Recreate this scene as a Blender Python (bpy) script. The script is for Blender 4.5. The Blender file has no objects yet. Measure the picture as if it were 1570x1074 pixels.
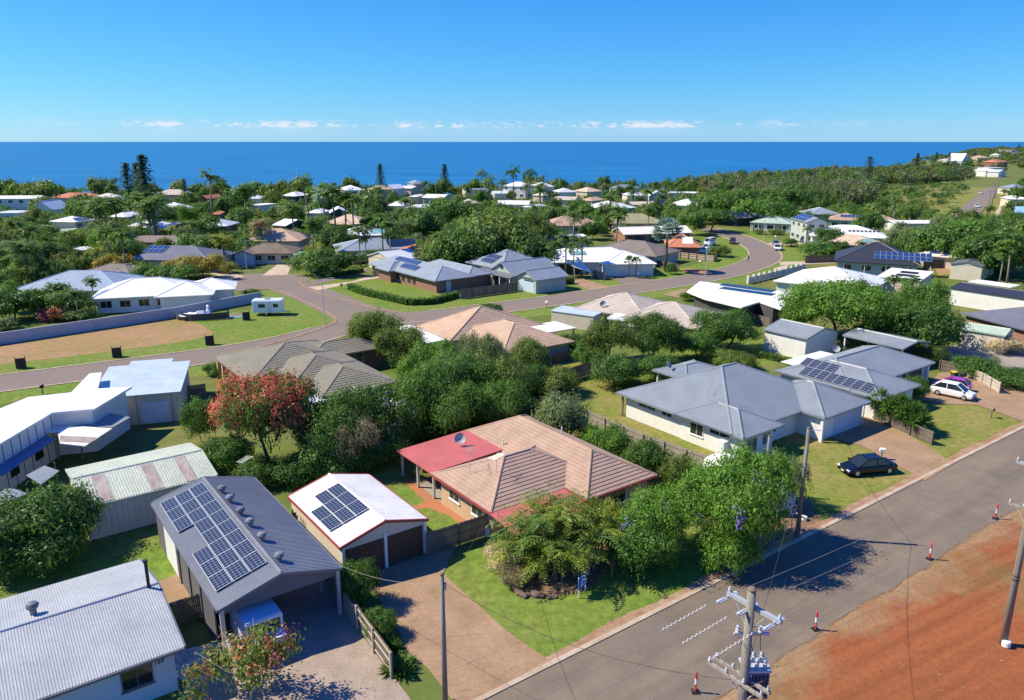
import bpy, bmesh, math, random
import numpy as np
from mathutils import Vector, Matrix
R = math.radians
rng = random.Random(7)
nrg = np.random.default_rng(11)
sc = bpy.context.scene
col = sc.collection

# ------------------------------------------------------------------ camera
F, CY, HZ, CH = 1175.0, 537.0, 217.0, 28.0            # focal length in photo pixels, centre row, horizon row, height
PITCH = math.atan((CY - HZ) / F); CP, SP = math.cos(PITCH), math.sin(PITCH)
cd = bpy.data.cameras.new('camera'); cam = bpy.data.objects.new('camera', cd); col.objects.link(cam)
cam.location = (0, 0, CH); cam.rotation_euler = (math.pi / 2 - PITCH, 0, 0)
cd.sensor_width = 36.0; cd.lens = F / 1570 * 36.0; cd.clip_start = 0.5; cd.clip_end = 120000
sc.camera = cam

# ------------------------------------------------------------------ sky, sun, exposure
SUN_EL, SUN_AZ = R(46), R(172)                      # azimuth of the sun, counter-clockwise from +X
w = bpy.data.worlds.new('World'); sc.world = w; w.use_nodes = True
nt = w.node_tree; bg = nt.nodes['Background']
sky = nt.nodes.new('ShaderNodeTexSky'); sky.sky_type = 'NISHITA'; sky.sun_disc = False
sky.sun_elevation = SUN_EL; sky.sun_rotation = math.pi / 2 - SUN_AZ
sky.altitude = 0; sky.air_density = 1.0; sky.dust_density = 0.0; sky.ozone_density = 1.6
sep = nt.nodes.new('ShaderNodeSeparateColor'); cmb = nt.nodes.new('ShaderNodeCombineColor'); nt.links.new(sky.outputs[0], sep.inputs[0])
for ch, (gain, power) in enumerate(((.092, 1.52), (.575, 1.0), (3.1, .40))):      # the camera's saturated blue rendering of a clear sky
    pw_ = nt.nodes.new('ShaderNodeMath'); pw_.operation = 'POWER'; pw_.inputs[1].default_value = power; ml_ = nt.nodes.new('ShaderNodeMath'); ml_.operation = 'MULTIPLY'; ml_.inputs[1].default_value = gain
    nt.links.new(sep.outputs[ch], pw_.inputs[0]); nt.links.new(pw_.outputs[0], ml_.inputs[0]); nt.links.new(ml_.outputs[0], cmb.inputs[ch])
# thin broken line of fair-weather cloud low over the horizon, all the way round
def wn(kind, **kw):
    n = nt.nodes.new(kind)
    for k, v in kw.items():
        if k in n.inputs: n.inputs[k].default_value = v
        else: setattr(n, k, v)
    return n
def wmath(op, a, b=None):
    n = wn('ShaderNodeMath', operation=op)
    for i, q in enumerate((a, b)):
        if q is None: continue
        if isinstance(q, (int, float)): n.inputs[i].default_value = q
        else: nt.links.new(q, n.inputs[i])
    return n.outputs[0]
def wrange(v, a, b, c=0.0, d=1.0):
    n = wn('ShaderNodeMapRange', interpolation_type='SMOOTHSTEP'); nt.links.new(v, n.inputs[0])
    for i, q in enumerate((a, b, c, d)): n.inputs[i + 1].default_value = q
    return n.outputs[0]
wtc = wn('ShaderNodeTexCoord'); wsx = wn('ShaderNodeSeparateXYZ'); nt.links.new(wtc.outputs['Generated'], wsx.inputs[0])
azi = wmath('ARCTAN2', wsx.outputs[0], wsx.outputs[1]); elv = wsx.outputs[2]
wv = wn('ShaderNodeCombineXYZ'); nt.links.new(wmath('MULTIPLY', azi, 1.0), wv.inputs[0]); nt.links.new(wmath('MULTIPLY', elv, 2.6), wv.inputs[1])
cn = wn('ShaderNodeTexNoise', Scale=92.0, Detail=5.0, Roughness=.6); nt.links.new(wv.outputs[0], cn.inputs['Vector'])
wv2 = wn('ShaderNodeCombineXYZ'); nt.links.new(azi, wv2.inputs[0]); cb = wn('ShaderNodeTexNoise', Scale=9.0, Detail=2.0); nt.links.new(wv2.outputs[0], cb.inputs['Vector'])
dens = wrange(wmath('ADD', cn.outputs[0], wmath('MULTIPLY', wrange(cb.outputs[0], .35, .65), .24)), .575, .77)
crisp = wmath('MULTIPLY', wmath('MULTIPLY', dens, wrange(elv, .0150, .0180)), wrange(elv, .0270, .0200))
veil = wmath('MULTIPLY', wmath('MULTIPLY', wrange(cb.outputs[0], .3, .7), wrange(elv, .004, .012)), wrange(elv, .024, .016))
bank = wmath('MULTIPLY', wrange(azi, -.50, -.40), wrange(azi, .40, .24)); bank = wmath('ADD', wmath('MULTIPLY', bank, .8), .2)
cf = wmath('MULTIPLY', wmath('MINIMUM', wmath('ADD', wmath('MULTIPLY', crisp, .80), wmath('MULTIPLY', veil, .18)), .85), bank)
cmx = wn('ShaderNodeMix', data_type='RGBA'); nt.links.new(cf, cmx.inputs[0]); nt.links.new(cmb.outputs[0], cmx.inputs[6]); cmx.inputs[7].default_value = (5.6, 5.8, 6.5, 1)
nt.links.new(cmx.outputs[2], bg.inputs[0]); bg.inputs[1].default_value = 0.10
sd = bpy.data.lights.new('sun', 'SUN'); sun = bpy.data.objects.new('sun', sd); col.objects.link(sun)
sd.energy = 5.0; sd.angle = R(0.5); sd.color = (1.0, 0.905, 0.69)
tosun = Vector((math.cos(SUN_AZ) * math.cos(SUN_EL), math.sin(SUN_AZ) * math.cos(SUN_EL), math.sin(SUN_EL)))
sun.rotation_euler = tosun.to_track_quat('Z', 'Y').to_euler(); sun.location = (-40, 20, 90)
vs = sc.view_settings; vs.view_transform = 'Standard'; vs.look = 'None'; vs.gamma = 1.0; vs.exposure = 0.58; vs.use_curve_mapping = False
sc.render.engine = 'CYCLES'; cy = sc.cycles
cy.use_denoising = True; cy.max_bounces = 6; cy.diffuse_bounces = 3; cy.glossy_bounces = 3; cy.transmission_bounces = 3
cy.transparent_max_bounces = 12; cy.caustics_reflective = False; cy.caustics_refractive = False

# ------------------------------------------------------------------ measuring: pixel of the photo -> point of the place
def ray(px, py):
    u = (px - 785.0) / F; v = (py - CY) / F
    return u, CP - v * SP, -(SP + v * CP)
def g(px, py, z=0.0):
    a, b, c = ray(px, py); k = (CH - z) / -c
    return (a * k, b * k)
def proj(x, y, z=0.0):
    f = y * CP - (z - CH) * SP; d = y * SP + (z - CH) * CP
    return 785 + F * x / f, CY - F * d / f
TH = R(36.3); CU, SU = math.cos(TH), math.sin(TH)
def uv(u, v):                                          # street grid coordinates -> world
    return (u * CU - v * SU, u * SU + v * CU)
def smooth(a, b, t):
    t = min(1, max(0, (t - a) / (b - a))); return t * t * (3 - 2 * t)
CX_ = [-900, -373, 0, 100, 269, 450, 700, 868, 1100, 1500, 2200]; CY_ = [385, 400, 455, 510, 720, 960, 1330, 1560, 1950, 2600, 3300]
def coast(x): return float(np.interp(x, CX_, CY_))
def terrain(x, y):
    d = coast(x) - y
    z = 3.5 * smooth(700, 1500, y) * smooth(500, 1000, x) + 1.5 * smooth(560, 800, y) * smooth(150, 420, x)
    z += 3 * smooth(1000, 1300, x) * smooth(1100, 1700, y)
    return z * smooth(0, 160, d) - 15 * (1 - smooth(-40, 25, d))
def gt(px, py, up=0.0):
    z = 0.0
    for _ in range(30):
        x, y = g(px, py, z + up)
        if y > 2600 or y < 0: y = 2600
        z += (terrain(x, y) - z) * .5
    return x, y, terrain(x, y)

# ------------------------------------------------------------------ materials
MATS = {}
def new_mat(name):
    m = bpy.data.materials.new(name); m.use_nodes = True; MATS[name] = m
    return m, m.node_tree, m.node_tree.nodes['Principled BSDF']
def node(t, kind, **kw):
    n = t.nodes.new(kind)
    for k, v in kw.items():
        if k in n.inputs: n.inputs[k].default_value = v
        else: setattr(n, k, v)
    return n
def M(name, c, rough=.6, var=.12, scale=1.5, c2=None, mix=.5, bump=0.0, bscale=30, metal=0, spec=.4, coord='Object', streak=None, lo=.35, hi=.65):
    """surface with soft mottling: two octaves of noise between c and c2"""
    if name in MATS: return MATS[name]
    m, t, b = new_mat(name)
    b.inputs['Roughness'].default_value = rough; b.inputs['Metallic'].default_value = metal; b.inputs['Specular IOR Level'].default_value = spec
    tc = node(t, 'ShaderNodeTexCoord'); src = tc.outputs[coord]
    if streak:
        mp = node(t, 'ShaderNodeMapping'); mp.inputs['Scale'].default_value = streak; t.links.new(src, mp.inputs[0]); src = mp.outputs[0]
    n1 = node(t, 'ShaderNodeTexNoise', Scale=scale, Detail=5.0, Roughness=.62); t.links.new(src, n1.inputs['Vector'])
    n2 = node(t, 'ShaderNodeTexNoise', Scale=scale * 9, Detail=4.0, Roughness=.7); t.links.new(src, n2.inputs['Vector'])
    r1 = node(t, 'ShaderNodeMapRange'); r1.inputs[1].default_value = lo; r1.inputs[2].default_value = hi; t.links.new(n1.outputs[0], r1.inputs[0])
    mx = node(t, 'ShaderNodeMix', data_type='RGBA'); t.links.new(r1.outputs[0], mx.inputs[0])
    c2 = c2 or [x * (1 - var * 1.6) for x in c]
    mx.inputs[6].default_value = (*c, 1); mx.inputs[7].default_value = (*c2, 1)
    r2 = node(t, 'ShaderNodeMapRange'); r2.inputs[1].default_value = .3; r2.inputs[2].default_value = .7
    r2.inputs[3].default_value = 1 - var; r2.inputs[4].default_value = 1 + var; t.links.new(n2.outputs[0], r2.inputs[0])
    vm = node(t, 'ShaderNodeVectorMath', operation='SCALE'); t.links.new(mx.outputs[2], vm.inputs[0]); t.links.new(r2.outputs[0], vm.inputs['Scale'])
    t.links.new(vm.outputs[0], b.inputs['Base Color'])
    if bump:
        n3 = node(t, 'ShaderNodeTexNoise', Scale=bscale, Detail=3.0); t.links.new(src, n3.inputs['Vector'])
        bp = node(t, 'ShaderNodeBump', Strength=bump, Distance=.05); t.links.new(n3.outputs[0], bp.inputs['Height']); t.links.new(bp.outputs[0], b.inputs['Normal'])
    return m
def metal_roof(name, c, rough=.42, pitch=.2, var=.10):
    """coated steel sheet: faint streaks, fine rib relief along the fall for roofs too far to carry modelled ribs"""
    return M(name, c, rough=rough, var=var, scale=.5, spec=.5, bump=.03, bscale=9, c2=[x * .84 for x in c])
def leaf_mat(name, c, c2, trans=.42, var=.14):
    if 'petal' not in name: c, c2 = [x * 1.75 for x in c], [x * 1.7 for x in c2]
    m, t, b = new_mat(name); t.nodes.remove(b); out = t.nodes['Material Output']
    at = node(t, 'ShaderNodeAttribute', attribute_name='tint'); oi = node(t, 'ShaderNodeObjectInfo')
    mx = node(t, 'ShaderNodeMix', data_type='RGBA'); mx.inputs[6].default_value = (*c, 1); mx.inputs[7].default_value = (*c2, 1)
    t.links.new(at.outputs['Fac'], mx.inputs[0])
    r = node(t, 'ShaderNodeMapRange'); r.inputs[3].default_value = 1 - var; r.inputs[4].default_value = 1 + var; t.links.new(oi.outputs['Random'], r.inputs[0])
    vm = node(t, 'ShaderNodeVectorMath', operation='SCALE'); t.links.new(mx.outputs[2], vm.inputs[0]); t.links.new(r.outputs[0], vm.inputs['Scale'])
    d = node(t, 'ShaderNodeBsdfPrincipled', Roughness=.5); d.inputs['Specular IOR Level'].default_value = .35
    tr = node(t, 'ShaderNodeBsdfTranslucent'); ms = node(t, 'ShaderNodeMixShader', Fac=trans)
    hu = node(t, 'ShaderNodeHueSaturation', Value=1.25, Hue=.485); t.links.new(vm.outputs[0], hu.inputs['Color'])
    t.links.new(vm.outputs[0], d.inputs['Base Color']); t.links.new(hu.outputs[0], tr.inputs['Color'])
    t.links.new(d.outputs[0], ms.inputs[1]); t.links.new(tr.outputs[0], ms.inputs[2]); t.links.new(ms.outputs[0], out.inputs[0])
    return m
def gloss(name, c, rough=.15, spec=.5, coat=0.0, metal=0):
    if name in MATS: return MATS[name]
    m, t, b = new_mat(name); b.inputs['Base Color'].default_value = (*c, 1); b.inputs['Roughness'].default_value = rough
    b.inputs['Specular IOR Level'].default_value = spec; b.inputs['Coat Weight'].default_value = coat; b.inputs['Metallic'].default_value = metal
    b.inputs['Coat Roughness'].default_value = .05
    return m

# ground
M('ground', (.105, .145, .030), .95, .22, .035, c2=(.19, .165, .06), bump=.5, bscale=2.5, lo=.45, hi=.72, spec=.15)
M('lawn', (.115, .195, .026), .95, .34, .16, c2=(.19, .20, .052), bump=.55, bscale=7, spec=.12, lo=.35, hi=.75)
M('lawn_dry', (.155, .19, .033), .95, .3, .2, c2=(.26, .205, .075), bump=.5, bscale=7, spec=.12, lo=.38, hi=.7)
M('red_dirt', (.36, .12, .045), .95, .22, .12, c2=(.27, .145, .07), bump=.6, bscale=4, spec=.15, lo=.3, hi=.8)
M('tan_verge', (.30, .19, .10), .95, .22, .25, c2=(.23, .10, .045), bump=.6, bscale=6, spec=.15)
M('bare_soil', (.34, .20, .115), .95, .18, .12, c2=(.25, .19, .07), bump=.5, bscale=5, spec=.15)
M('mulch', (.16, .095, .055), .95, .35, 1.5, c2=(.26, .17, .10), bump=.8, bscale=14, spec=.15)
M('white_gravel', (.62, .60, .58), .9, .3, 2.5, c2=(.35, .34, .33), bump=.9, bscale=18, spec=.2)
M('asphalt', (.165, .135, .112), .9, .10, .16, c2=(.20, .158, .127), bump=.25, bscale=45, spec=.25, lo=.35, hi=.7)
M('asphalt_far', (.19, .155, .135), .9, .08, .12, c2=(.215, .17, .14), bump=.2, bscale=30, spec=.2)
M('kerb_concrete', (.36, .25, .17), .9, .2, .8, c2=(.27, .145, .085), bump=.3, bscale=12, spec=.2)
M('kerb_pale', (.48, .40, .31), .9, .15, .6, c2=(.38, .26, .17), spec=.2)
M('drive', (.36, .235, .15), .9, .14, .45, c2=(.26, .17, .10), bump=.25, bscale=30, spec=.2, lo=.3, hi=.7)
M('drive_pale', (.52, .42, .33), .9, .12, .5, c2=(.42, .32, .23), spec=.2)
M('drive_exposed', (.36, .29, .235), .9, .2, .7, c2=(.29, .23, .18), bump=.4, bscale=40, spec=.2)
M('slab_grey', (.34, .31, .27), .9, .18, .5, c2=(.24, .21, .17), spec=.2)
M('paving_red', (.42, .155, .075), .85, .2, .8, c2=(.34, .17, .09), spec=.2)
M('sand', (.42, .37, .28), .95, .2, .1)
# roofs and walls
M('tile_pink', (.42, .288, .215), .8, .16, .8, c2=(.345, .235, .178), bump=.15, bscale=9, spec=.25)
M('tile_blush', (.51, .36, .26), .8, .14, .5, c2=(.43, .295, .21), bump=.3, bscale=7, spec=.25)
M('tile_pale', (.50, .43, .38), .8, .16, .5, c2=(.42, .36, .31), bump=.3, bscale=7, spec=.25)
M('tile_olive', (.235, .215, .165), .8, .18, .5, c2=(.185, .175, .14), bump=.3, bscale=7, spec=.25)
M('tile_brown', (.20, .16, .12), .85, .2, .5, c2=(.15, .12, .09), bump=.3, bscale=7, spec=.2)
M('tile_red', (.52, .19, .11), .8, .2, .5, c2=(.43, .17, .10), bump=.3, bscale=7, spec=.25)
M('tile_orange', (.50, .19, .07), .8, .2, .5, c2=(.40, .15, .06), bump=.3, bscale=7, spec=.25)
M('tile_cream', (.60, .46, .34), .8, .15, .5, c2=(.50, .37, .26), bump=.3, bscale=7, spec=.25)
M('tile_green', (.30, .29, .17), .8, .15, .4, c2=(.25, .235, .13), bump=.3, bscale=7, spec=.25)
M('tile_taupe', (.205, .17, .15), .8, .14, .4, c2=(.165, .14, .125), bump=.3, bscale=7, spec=.25)
M('tile_purple', (.24, .17, .16), .8, .14, .4, c2=(.20, .15, .14), bump=.3, bscale=7, spec=.25)
metal_roof('steel_white', (.82, .82, .80), .45)
metal_roof('steel_cream', (.80, .75, .64), .45)
metal_roof('steel_warmwhite', (.80, .78, .73), .5)
metal_roof('steel_pale', (.62, .66, .70), .4)
metal_roof('steel_bluegrey', (.235, .265, .295), .42)
metal_roof('steel_silver', (.40, .42, .445), .42, var=.1)
metal_roof('steel_azure', (.30, .37, .45), .42)
metal_roof('steel_grey', (.27, .31, .35), .42)
metal_roof('steel_dark', (.15, .155, .185), .45)
metal_roof('steel_black', (.035, .037, .045), .5)
metal_roof('steel_skyblue', (.47, .555, .62), .42)
metal_roof('steel_shed', (.185, .20, .235), .42)
metal_roof('steel_green', (.40, .50, .40), .45)
metal_roof('steel_palegreen', (.45, .49, .41), .55, var=.2)
metal_roof('steel_red', (.50, .13, .12), .55)
metal_roof('steel_redtrim', (.36, .06, .06), .5)
metal_roof('steel_teal', (.30, .48, .46), .45)
M('fibreglass', (.40, .35, .31), .5, .3, 1.4, c2=(.27, .20, .185), streak=(1, .4, 1))
M('wall_white', (.74, .73, .70), .75, .06, .5)
M('wall_cream', (.62, .54, .43), .8, .07, .5)
M('wall_grey', (.42, .42, .41), .8, .07, .5)
M('wall_bluewhite', (.50, .60, .68), .75, .05, .5)
M('wall_palegreen', (.42, .47, .43), .7, .07, .5)
M('wall_teal', (.33, .45, .42), .7, .07, .5)
M('wall_dark', (.07, .068, .066), .8, .1, .5)
M('wall_brick', (.34, .185, .125), .85, .2, 3.0, c2=(.25, .14, .10), bump=.3, bscale=14, spec=.2)
M('wall_sand', (.58, .40, .27), .85, .12, 2.0, c2=(.50, .34, .22), spec=.2)
M('shed_cream', (.66, .58, .47), .6, .06, .5)
M('shed_grey', (.36, .355, .37), .55, .06, .5)
M('shed_dark', (.15, .145, .165), .55, .08, .5)
M('vent_grey', (.24, .25, .27), .45, .1, 2.0, metal=.3)
M('fence_wood', (.20, .165, .135), .9, .25, 1.0, c2=(.13, .11, .09), streak=(1, 1, .15), bump=.3, bscale=20, spec=.15)
M('fence_pale', (.36, .32, .27), .9, .2, 1.0, c2=(.27, .24, .20), streak=(1, 1, .15), spec=.15)
M('fence_cream', (.55, .49, .40), .8, .12, 1.0, spec=.2)
M('wall_lilac', (.42, .43, .48), .8, .06, .4)
M('timber', (.25, .19, .13), .85, .2, 1.0, streak=(4, 4, .3))
M('timber_pole', (.30, .27, .235), .9, .26, .9, c2=(.18, .16, .14), streak=(5, 5, .25), bump=.4, bscale=18, spec=.15)
M('galv', (.58, .60, .62), .4, .12, 2.0, metal=.35)
M('alu', (.68, .69, .70), .35, .05, 2.0, metal=.4)
M('white_paint', (.78, .78, .77), .5, .04, 1.0)
M('black_plastic', (.018, .018, .02), .55, .15, 3.0)
M('grey_plastic', (.35, .36, .37), .5, .1, 2.0)
M('rock', (.19, .13, .10), .9, .3, 1.5, c2=(.12, .085, .07), bump=.6, bscale=6, spec=.2)
M('bark', (.15, .115, .085), .9, .3, 1.2, c2=(.09, .07, .055), streak=(3, 3, .6), bump=.6, bscale=9, spec=.15)
M('bark_pale', (.36, .32, .27), .9, .25, 1.0, c2=(.24, .21, .17), streak=(3, 3, .6), bump=.5, bscale=9, spec=.15)
M('palm_trunk', (.30, .265, .22), .9, .2, 1.0, c2=(.20, .17, .14), streak=(1, 1, 6), spec=.15)
gloss('glass', (.020, .026, .032), .06, .6)
gloss('glass_pale', (.10, .13, .15), .08, .6)
gloss('tyre', (.012, .012, .013), .8, .3)
gloss('rim', (.55, .56, .58), .3, .5, metal=.7)
gloss('car_white', (.80, .81, .82), .28, .5, .6)
gloss('car_black', (.006, .007, .009), .25, .4, .25)
gloss('car_purple', (.36, .025, .30), .25, .5, .6)
gloss('car_silver', (.42, .44, .46), .25, .5, .6, .4)
gloss('car_navy', (.03, .035, .09), .25, .5, .6)
gloss('car_maroon', (.07, .02, .03), .25, .5, .6)
gloss('lamp_clear', (.75, .77, .80), .1, .6)
gloss('lamp_red', (.45, .015, .015), .2, .5)
gloss('plate', (.75, .72, .6), .5)
gloss('post_red', (.62, .03, .035), .5)
gloss('tarp_white', (.80, .80, .80), .6)
gloss('tarp_blue', (.10, .28, .62), .45)
gloss('boat_blue', (.25, .44, .75), .3)
gloss('truck_blue', (.50, .62, .78), .35)
gloss('cover_blue', (.33, .43, .60), .6)
gloss('bin_green', (.03, .07, .04), .5)
gloss('bin_lid_yellow', (.75, .50, .02), .45)
gloss('bin_blue', (.20, .30, .40), .5)
gloss('sign_blue', (.03, .12, .55), .45)
gloss('ceramic', (.44, .47, .52), .25, .6)
gloss('arm_grey', (.34, .37, .42), .45, .4)
M('arm_timber', (.34, .31, .28), .85, .2, 1.0, c2=(.25, .22, .19), streak=(3, 3, 3))
gloss('transformer', (.075, .10, .16), .4, .5)
gloss('wire', (.30, .26, .22), .6, .3)
gloss('wire_dark', (.06, .055, .05), .6, .3)
gloss('teal_sheet', (.10, .36, .33), .5)
gloss('pool_water', (.10, .42, .55), .05, .6)
gloss('blue_wall', (.16, .24, .48), .6)
gloss('awning_blue', (.13, .17, .28), .6)
M('roller_brown', (.075, .045, .036), .6, .08, 1.0)
# solar module: dark cells with pale busbar lines
m, t, b = new_mat('solar_cells'); b.inputs['Roughness'].default_value = .22; b.inputs['Specular IOR Level'].default_value = .5
tc = node(t, 'ShaderNodeTexCoord'); br = node(t, 'ShaderNodeTexBrick', offset=0.0, squash=1.0)
mp = node(t, 'ShaderNodeMapping'); t.links.new(tc.outputs['Generated'], mp.inputs[0]); mp.inputs['Scale'].default_value = (1, 1, 0); t.links.new(mp.outputs[0], br.inputs['Vector'])
br.inputs['Color1'].default_value = (.012, .018, .045, 1); br.inputs['Color2'].default_value = (.017, .024, .055, 1); br.inputs['Mortar'].default_value = (.17, .19, .23, 1)
br.inputs['Scale'].default_value = 1.0; br.inputs['Mortar Size'].default_value = .016; br.inputs['Brick Width'].default_value = .1667; br.inputs['Row Height'].default_value = .25
t.links.new(br.outputs[0], b.inputs['Base Color'])
gloss('solar_dark', (.013, .018, .035), .2, .5)
gloss('solar_blue', (.022, .05, .15), .2, .5)
gloss('solar_mat', (.015, .017, .02), .6, .3)
gloss('skylight', (.16, .33, .33), .1, .6)
# foliage
leaf_mat('leaf_dark', (.020, .060, .010), (.062, .125, .018))
leaf_mat('leaf_mid', (.030, .082, .010), (.078, .15, .021))
leaf_mat('leaf_bright', (.042, .112, .011), (.10, .185, .021))
leaf_mat('leaf_olive', (.050, .092, .013), (.115, .155, .026))
leaf_mat('leaf_grey', (.062, .095, .034), (.125, .16, .062))
leaf_mat('leaf_yellow', (.10, .14, .012), (.20, .20, .022))
leaf_mat('leaf_gold', (.13, .125, .014), (.22, .175, .028))
leaf_mat('leaf_khaki', (.15, .13, .06), (.24, .20, .10))
leaf_mat('leaf_bluegreen', (.11, .165, .13), (.22, .29, .24))
leaf_mat('leaf_palm', (.045, .095, .016), (.10, .16, .03))
leaf_mat('leaf_cane', (.045, .10, .010), (.22, .235, .03))
leaf_mat('leaf_pine', (.026, .058, .026), (.055, .095, .038), .25)
leaf_mat('leaf_wood', (.06, .082, .032), (.12, .13, .055))
leaf_mat('leaf_hedge', (.03, .08, .012), (.075, .14, .02))
leaf_mat('petal_red', (.62, .10, .07), (.72, .24, .14), .45)
leaf_mat('petal_violet', (.28, .20, .62), (.40, .30, .72), .35)
leaf_mat('petal_white', (.62, .60, .48), (.75, .74, .62), .3)
leaf_mat('petal_pink', (.30, .045, .08), (.44, .12, .14), .3)
leaf_mat('leaf_rust', (.26, .085, .04), (.34, .17, .06), .4)
leaf_mat('leaf_straw', (.27, .22, .12), (.38, .33, .20), .3)

# near road: chip seal with faint wheel tracks and stains drawn out along the road
m, t, b = new_mat('road_seal'); b.inputs['Roughness'].default_value = .9; b.inputs['Specular IOR Level'].default_value = .22
tc = node(t, 'ShaderNodeTexCoord'); mp = node(t, 'ShaderNodeMapping'); mp.inputs['Rotation'].default_value = (0, 0, -TH); t.links.new(tc.outputs['Object'], mp.inputs[0])
mp2 = node(t, 'ShaderNodeMapping'); mp2.inputs['Scale'].default_value = (.035, .55, 1); t.links.new(mp.outputs[0], mp2.inputs[0])
n1 = node(t, 'ShaderNodeTexNoise', Scale=1.0, Detail=4.0, Roughness=.6); t.links.new(mp2.outputs[0], n1.inputs['Vector'])
n2 = node(t, 'ShaderNodeTexNoise', Scale=.35, Detail=6.0, Roughness=.7); t.links.new(tc.outputs['Object'], n2.inputs['Vector'])
n3 = node(t, 'ShaderNodeTexNoise', Scale=11.0, Detail=4.0, Roughness=.8); t.links.new(tc.outputs['Object'], n3.inputs['Vector'])
sm_ = node(t, 'ShaderNodeMath', operation='ADD'); t.links.new(n1.outputs[0], sm_.inputs[0]); t.links.new(n2.outputs[0], sm_.inputs[1])
r1 = node(t, 'ShaderNodeMapRange'); r1.inputs[1].default_value = .75; r1.inputs[2].default_value = 1.25; t.links.new(sm_.outputs[0], r1.inputs[0])
mx = node(t, 'ShaderNodeMix', data_type='RGBA'); mx.inputs[6].default_value = (.140, .114, .091, 1); mx.inputs[7].default_value = (.220, .172, .128, 1); t.links.new(r1.outputs[0], mx.inputs[0])
r3 = node(t, 'ShaderNodeMapRange'); r3.inputs[1].default_value = .3; r3.inputs[2].default_value = .7; r3.inputs[3].default_value = .82; r3.inputs[4].default_value = 1.16; t.links.new(n3.outputs[0], r3.inputs[0])
vm = node(t, 'ShaderNodeVectorMath', operation='SCALE'); t.links.new(mx.outputs[2], vm.inputs[0]); t.links.new(r3.outputs[0], vm.inputs['Scale']); t.links.new(vm.outputs[0], b.inputs['Base Color'])
bp = node(t, 'ShaderNodeBump', Strength=.25, Distance=.02); t.links.new(n3.outputs[0], bp.inputs['Height']); t.links.new(bp.outputs[0], b.inputs['Normal'])
# red earth that fades to sandy gravel towards the road
m, t, b = new_mat('red_earth'); b.inputs['Roughness'].default_value = .95; b.inputs['Specular IOR Level'].default_value = .15
tc = node(t, 'ShaderNodeTexCoord'); dt = node(t, 'ShaderNodeVectorMath', operation='DOT_PRODUCT'); dt.inputs[1].default_value = (-SU, CU, 0); t.links.new(tc.outputs['Object'], dt.inputs[0])
n1 = node(t, 'ShaderNodeTexNoise', Scale=.22, Detail=6.0, Roughness=.65); t.links.new(tc.outputs['Object'], n1.inputs['Vector'])
n2 = node(t, 'ShaderNodeTexNoise', Scale=2.6, Detail=5.0, Roughness=.7); t.links.new(tc.outputs['Object'], n2.inputs['Vector'])
ad = node(t, 'ShaderNodeMath', operation='MULTIPLY_ADD'); t.links.new(n1.outputs[0], ad.inputs[0]); ad.inputs[1].default_value = 9.0; t.links.new(dt.outputs['Value'], ad.inputs[2])
rg0 = node(t, 'ShaderNodeMapRange'); rg0.inputs[1].default_value = 22.9; rg0.inputs[2].default_value = 25.0; t.links.new(ad.outputs[0], rg0.inputs[0])
c1 = node(t, 'ShaderNodeMix', data_type='RGBA'); c1.inputs[6].default_value = (.33, .098, .034, 1); c1.inputs[7].default_value = (.20, .078, .036, 1); t.links.new(n1.outputs[0], c1.inputs[0])
c2_ = node(t, 'ShaderNodeMix', data_type='RGBA'); t.links.new(c1.outputs[2], c2_.inputs[6]); c2_.inputs[7].default_value = (.31, .19, .10, 1); t.links.new(rg0.outputs[0], c2_.inputs[0])
n3 = node(t, 'ShaderNodeTexNoise', Scale=.10, Detail=4.0); t.links.new(tc.outputs['Object'], n3.inputs['Vector']); r3 = node(t, 'ShaderNodeMapRange'); r3.inputs[1].default_value = .56; r3.inputs[2].default_value = .72; r3.inputs[4].default_value = .75; t.links.new(n3.outputs[0], r3.inputs[0])
c3_ = node(t, 'ShaderNodeMix', data_type='RGBA'); t.links.new(c2_.outputs[2], c3_.inputs[6]); c3_.inputs[7].default_value = (.20, .15, .06, 1); t.links.new(r3.outputs[0], c3_.inputs[0])
r2 = node(t, 'ShaderNodeMapRange'); r2.inputs[1].default_value = .3; r2.inputs[2].default_value = .7; r2.inputs[3].default_value = .84; r2.inputs[4].default_value = 1.14; t.links.new(n2.outputs[0], r2.inputs[0])
mpr = node(t, 'ShaderNodeMapping'); mpr.inputs['Rotation'].default_value = (0, 0, -TH + .12); t.links.new(tc.outputs['Object'], mpr.inputs[0]); mps = node(t, 'ShaderNodeMapping'); mps.inputs['Scale'].default_value = (.05, .9, 1); t.links.new(mpr.outputs[0], mps.inputs[0]); n5 = node(t, 'ShaderNodeTexNoise', Scale=1.0, Detail=5.0, Roughness=.65); t.links.new(mps.outputs[0], n5.inputs['Vector']); r5 = node(t, 'ShaderNodeMapRange'); r5.inputs[1].default_value = .3; r5.inputs[2].default_value = .7; r5.inputs[3].default_value = .74; r5.inputs[4].default_value = 1.22; t.links.new(n5.outputs[0], r5.inputs[0]); mu5 = node(t, 'ShaderNodeMath', operation='MULTIPLY'); t.links.new(r2.outputs[0], mu5.inputs[0]); t.links.new(r5.outputs[0], mu5.inputs[1])
vm = node(t, 'ShaderNodeVectorMath', operation='SCALE'); t.links.new(c3_.outputs[2], vm.inputs[0]); t.links.new(mu5.outputs[0], vm.inputs['Scale']); t.links.new(vm.outputs[0], b.inputs['Base Color'])
bp = node(t, 'ShaderNodeBump', Strength=.7, Distance=.08); t.links.new(n2.outputs[0], bp.inputs['Height']); t.links.new(bp.outputs[0], b.inputs['Normal'])

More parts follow.
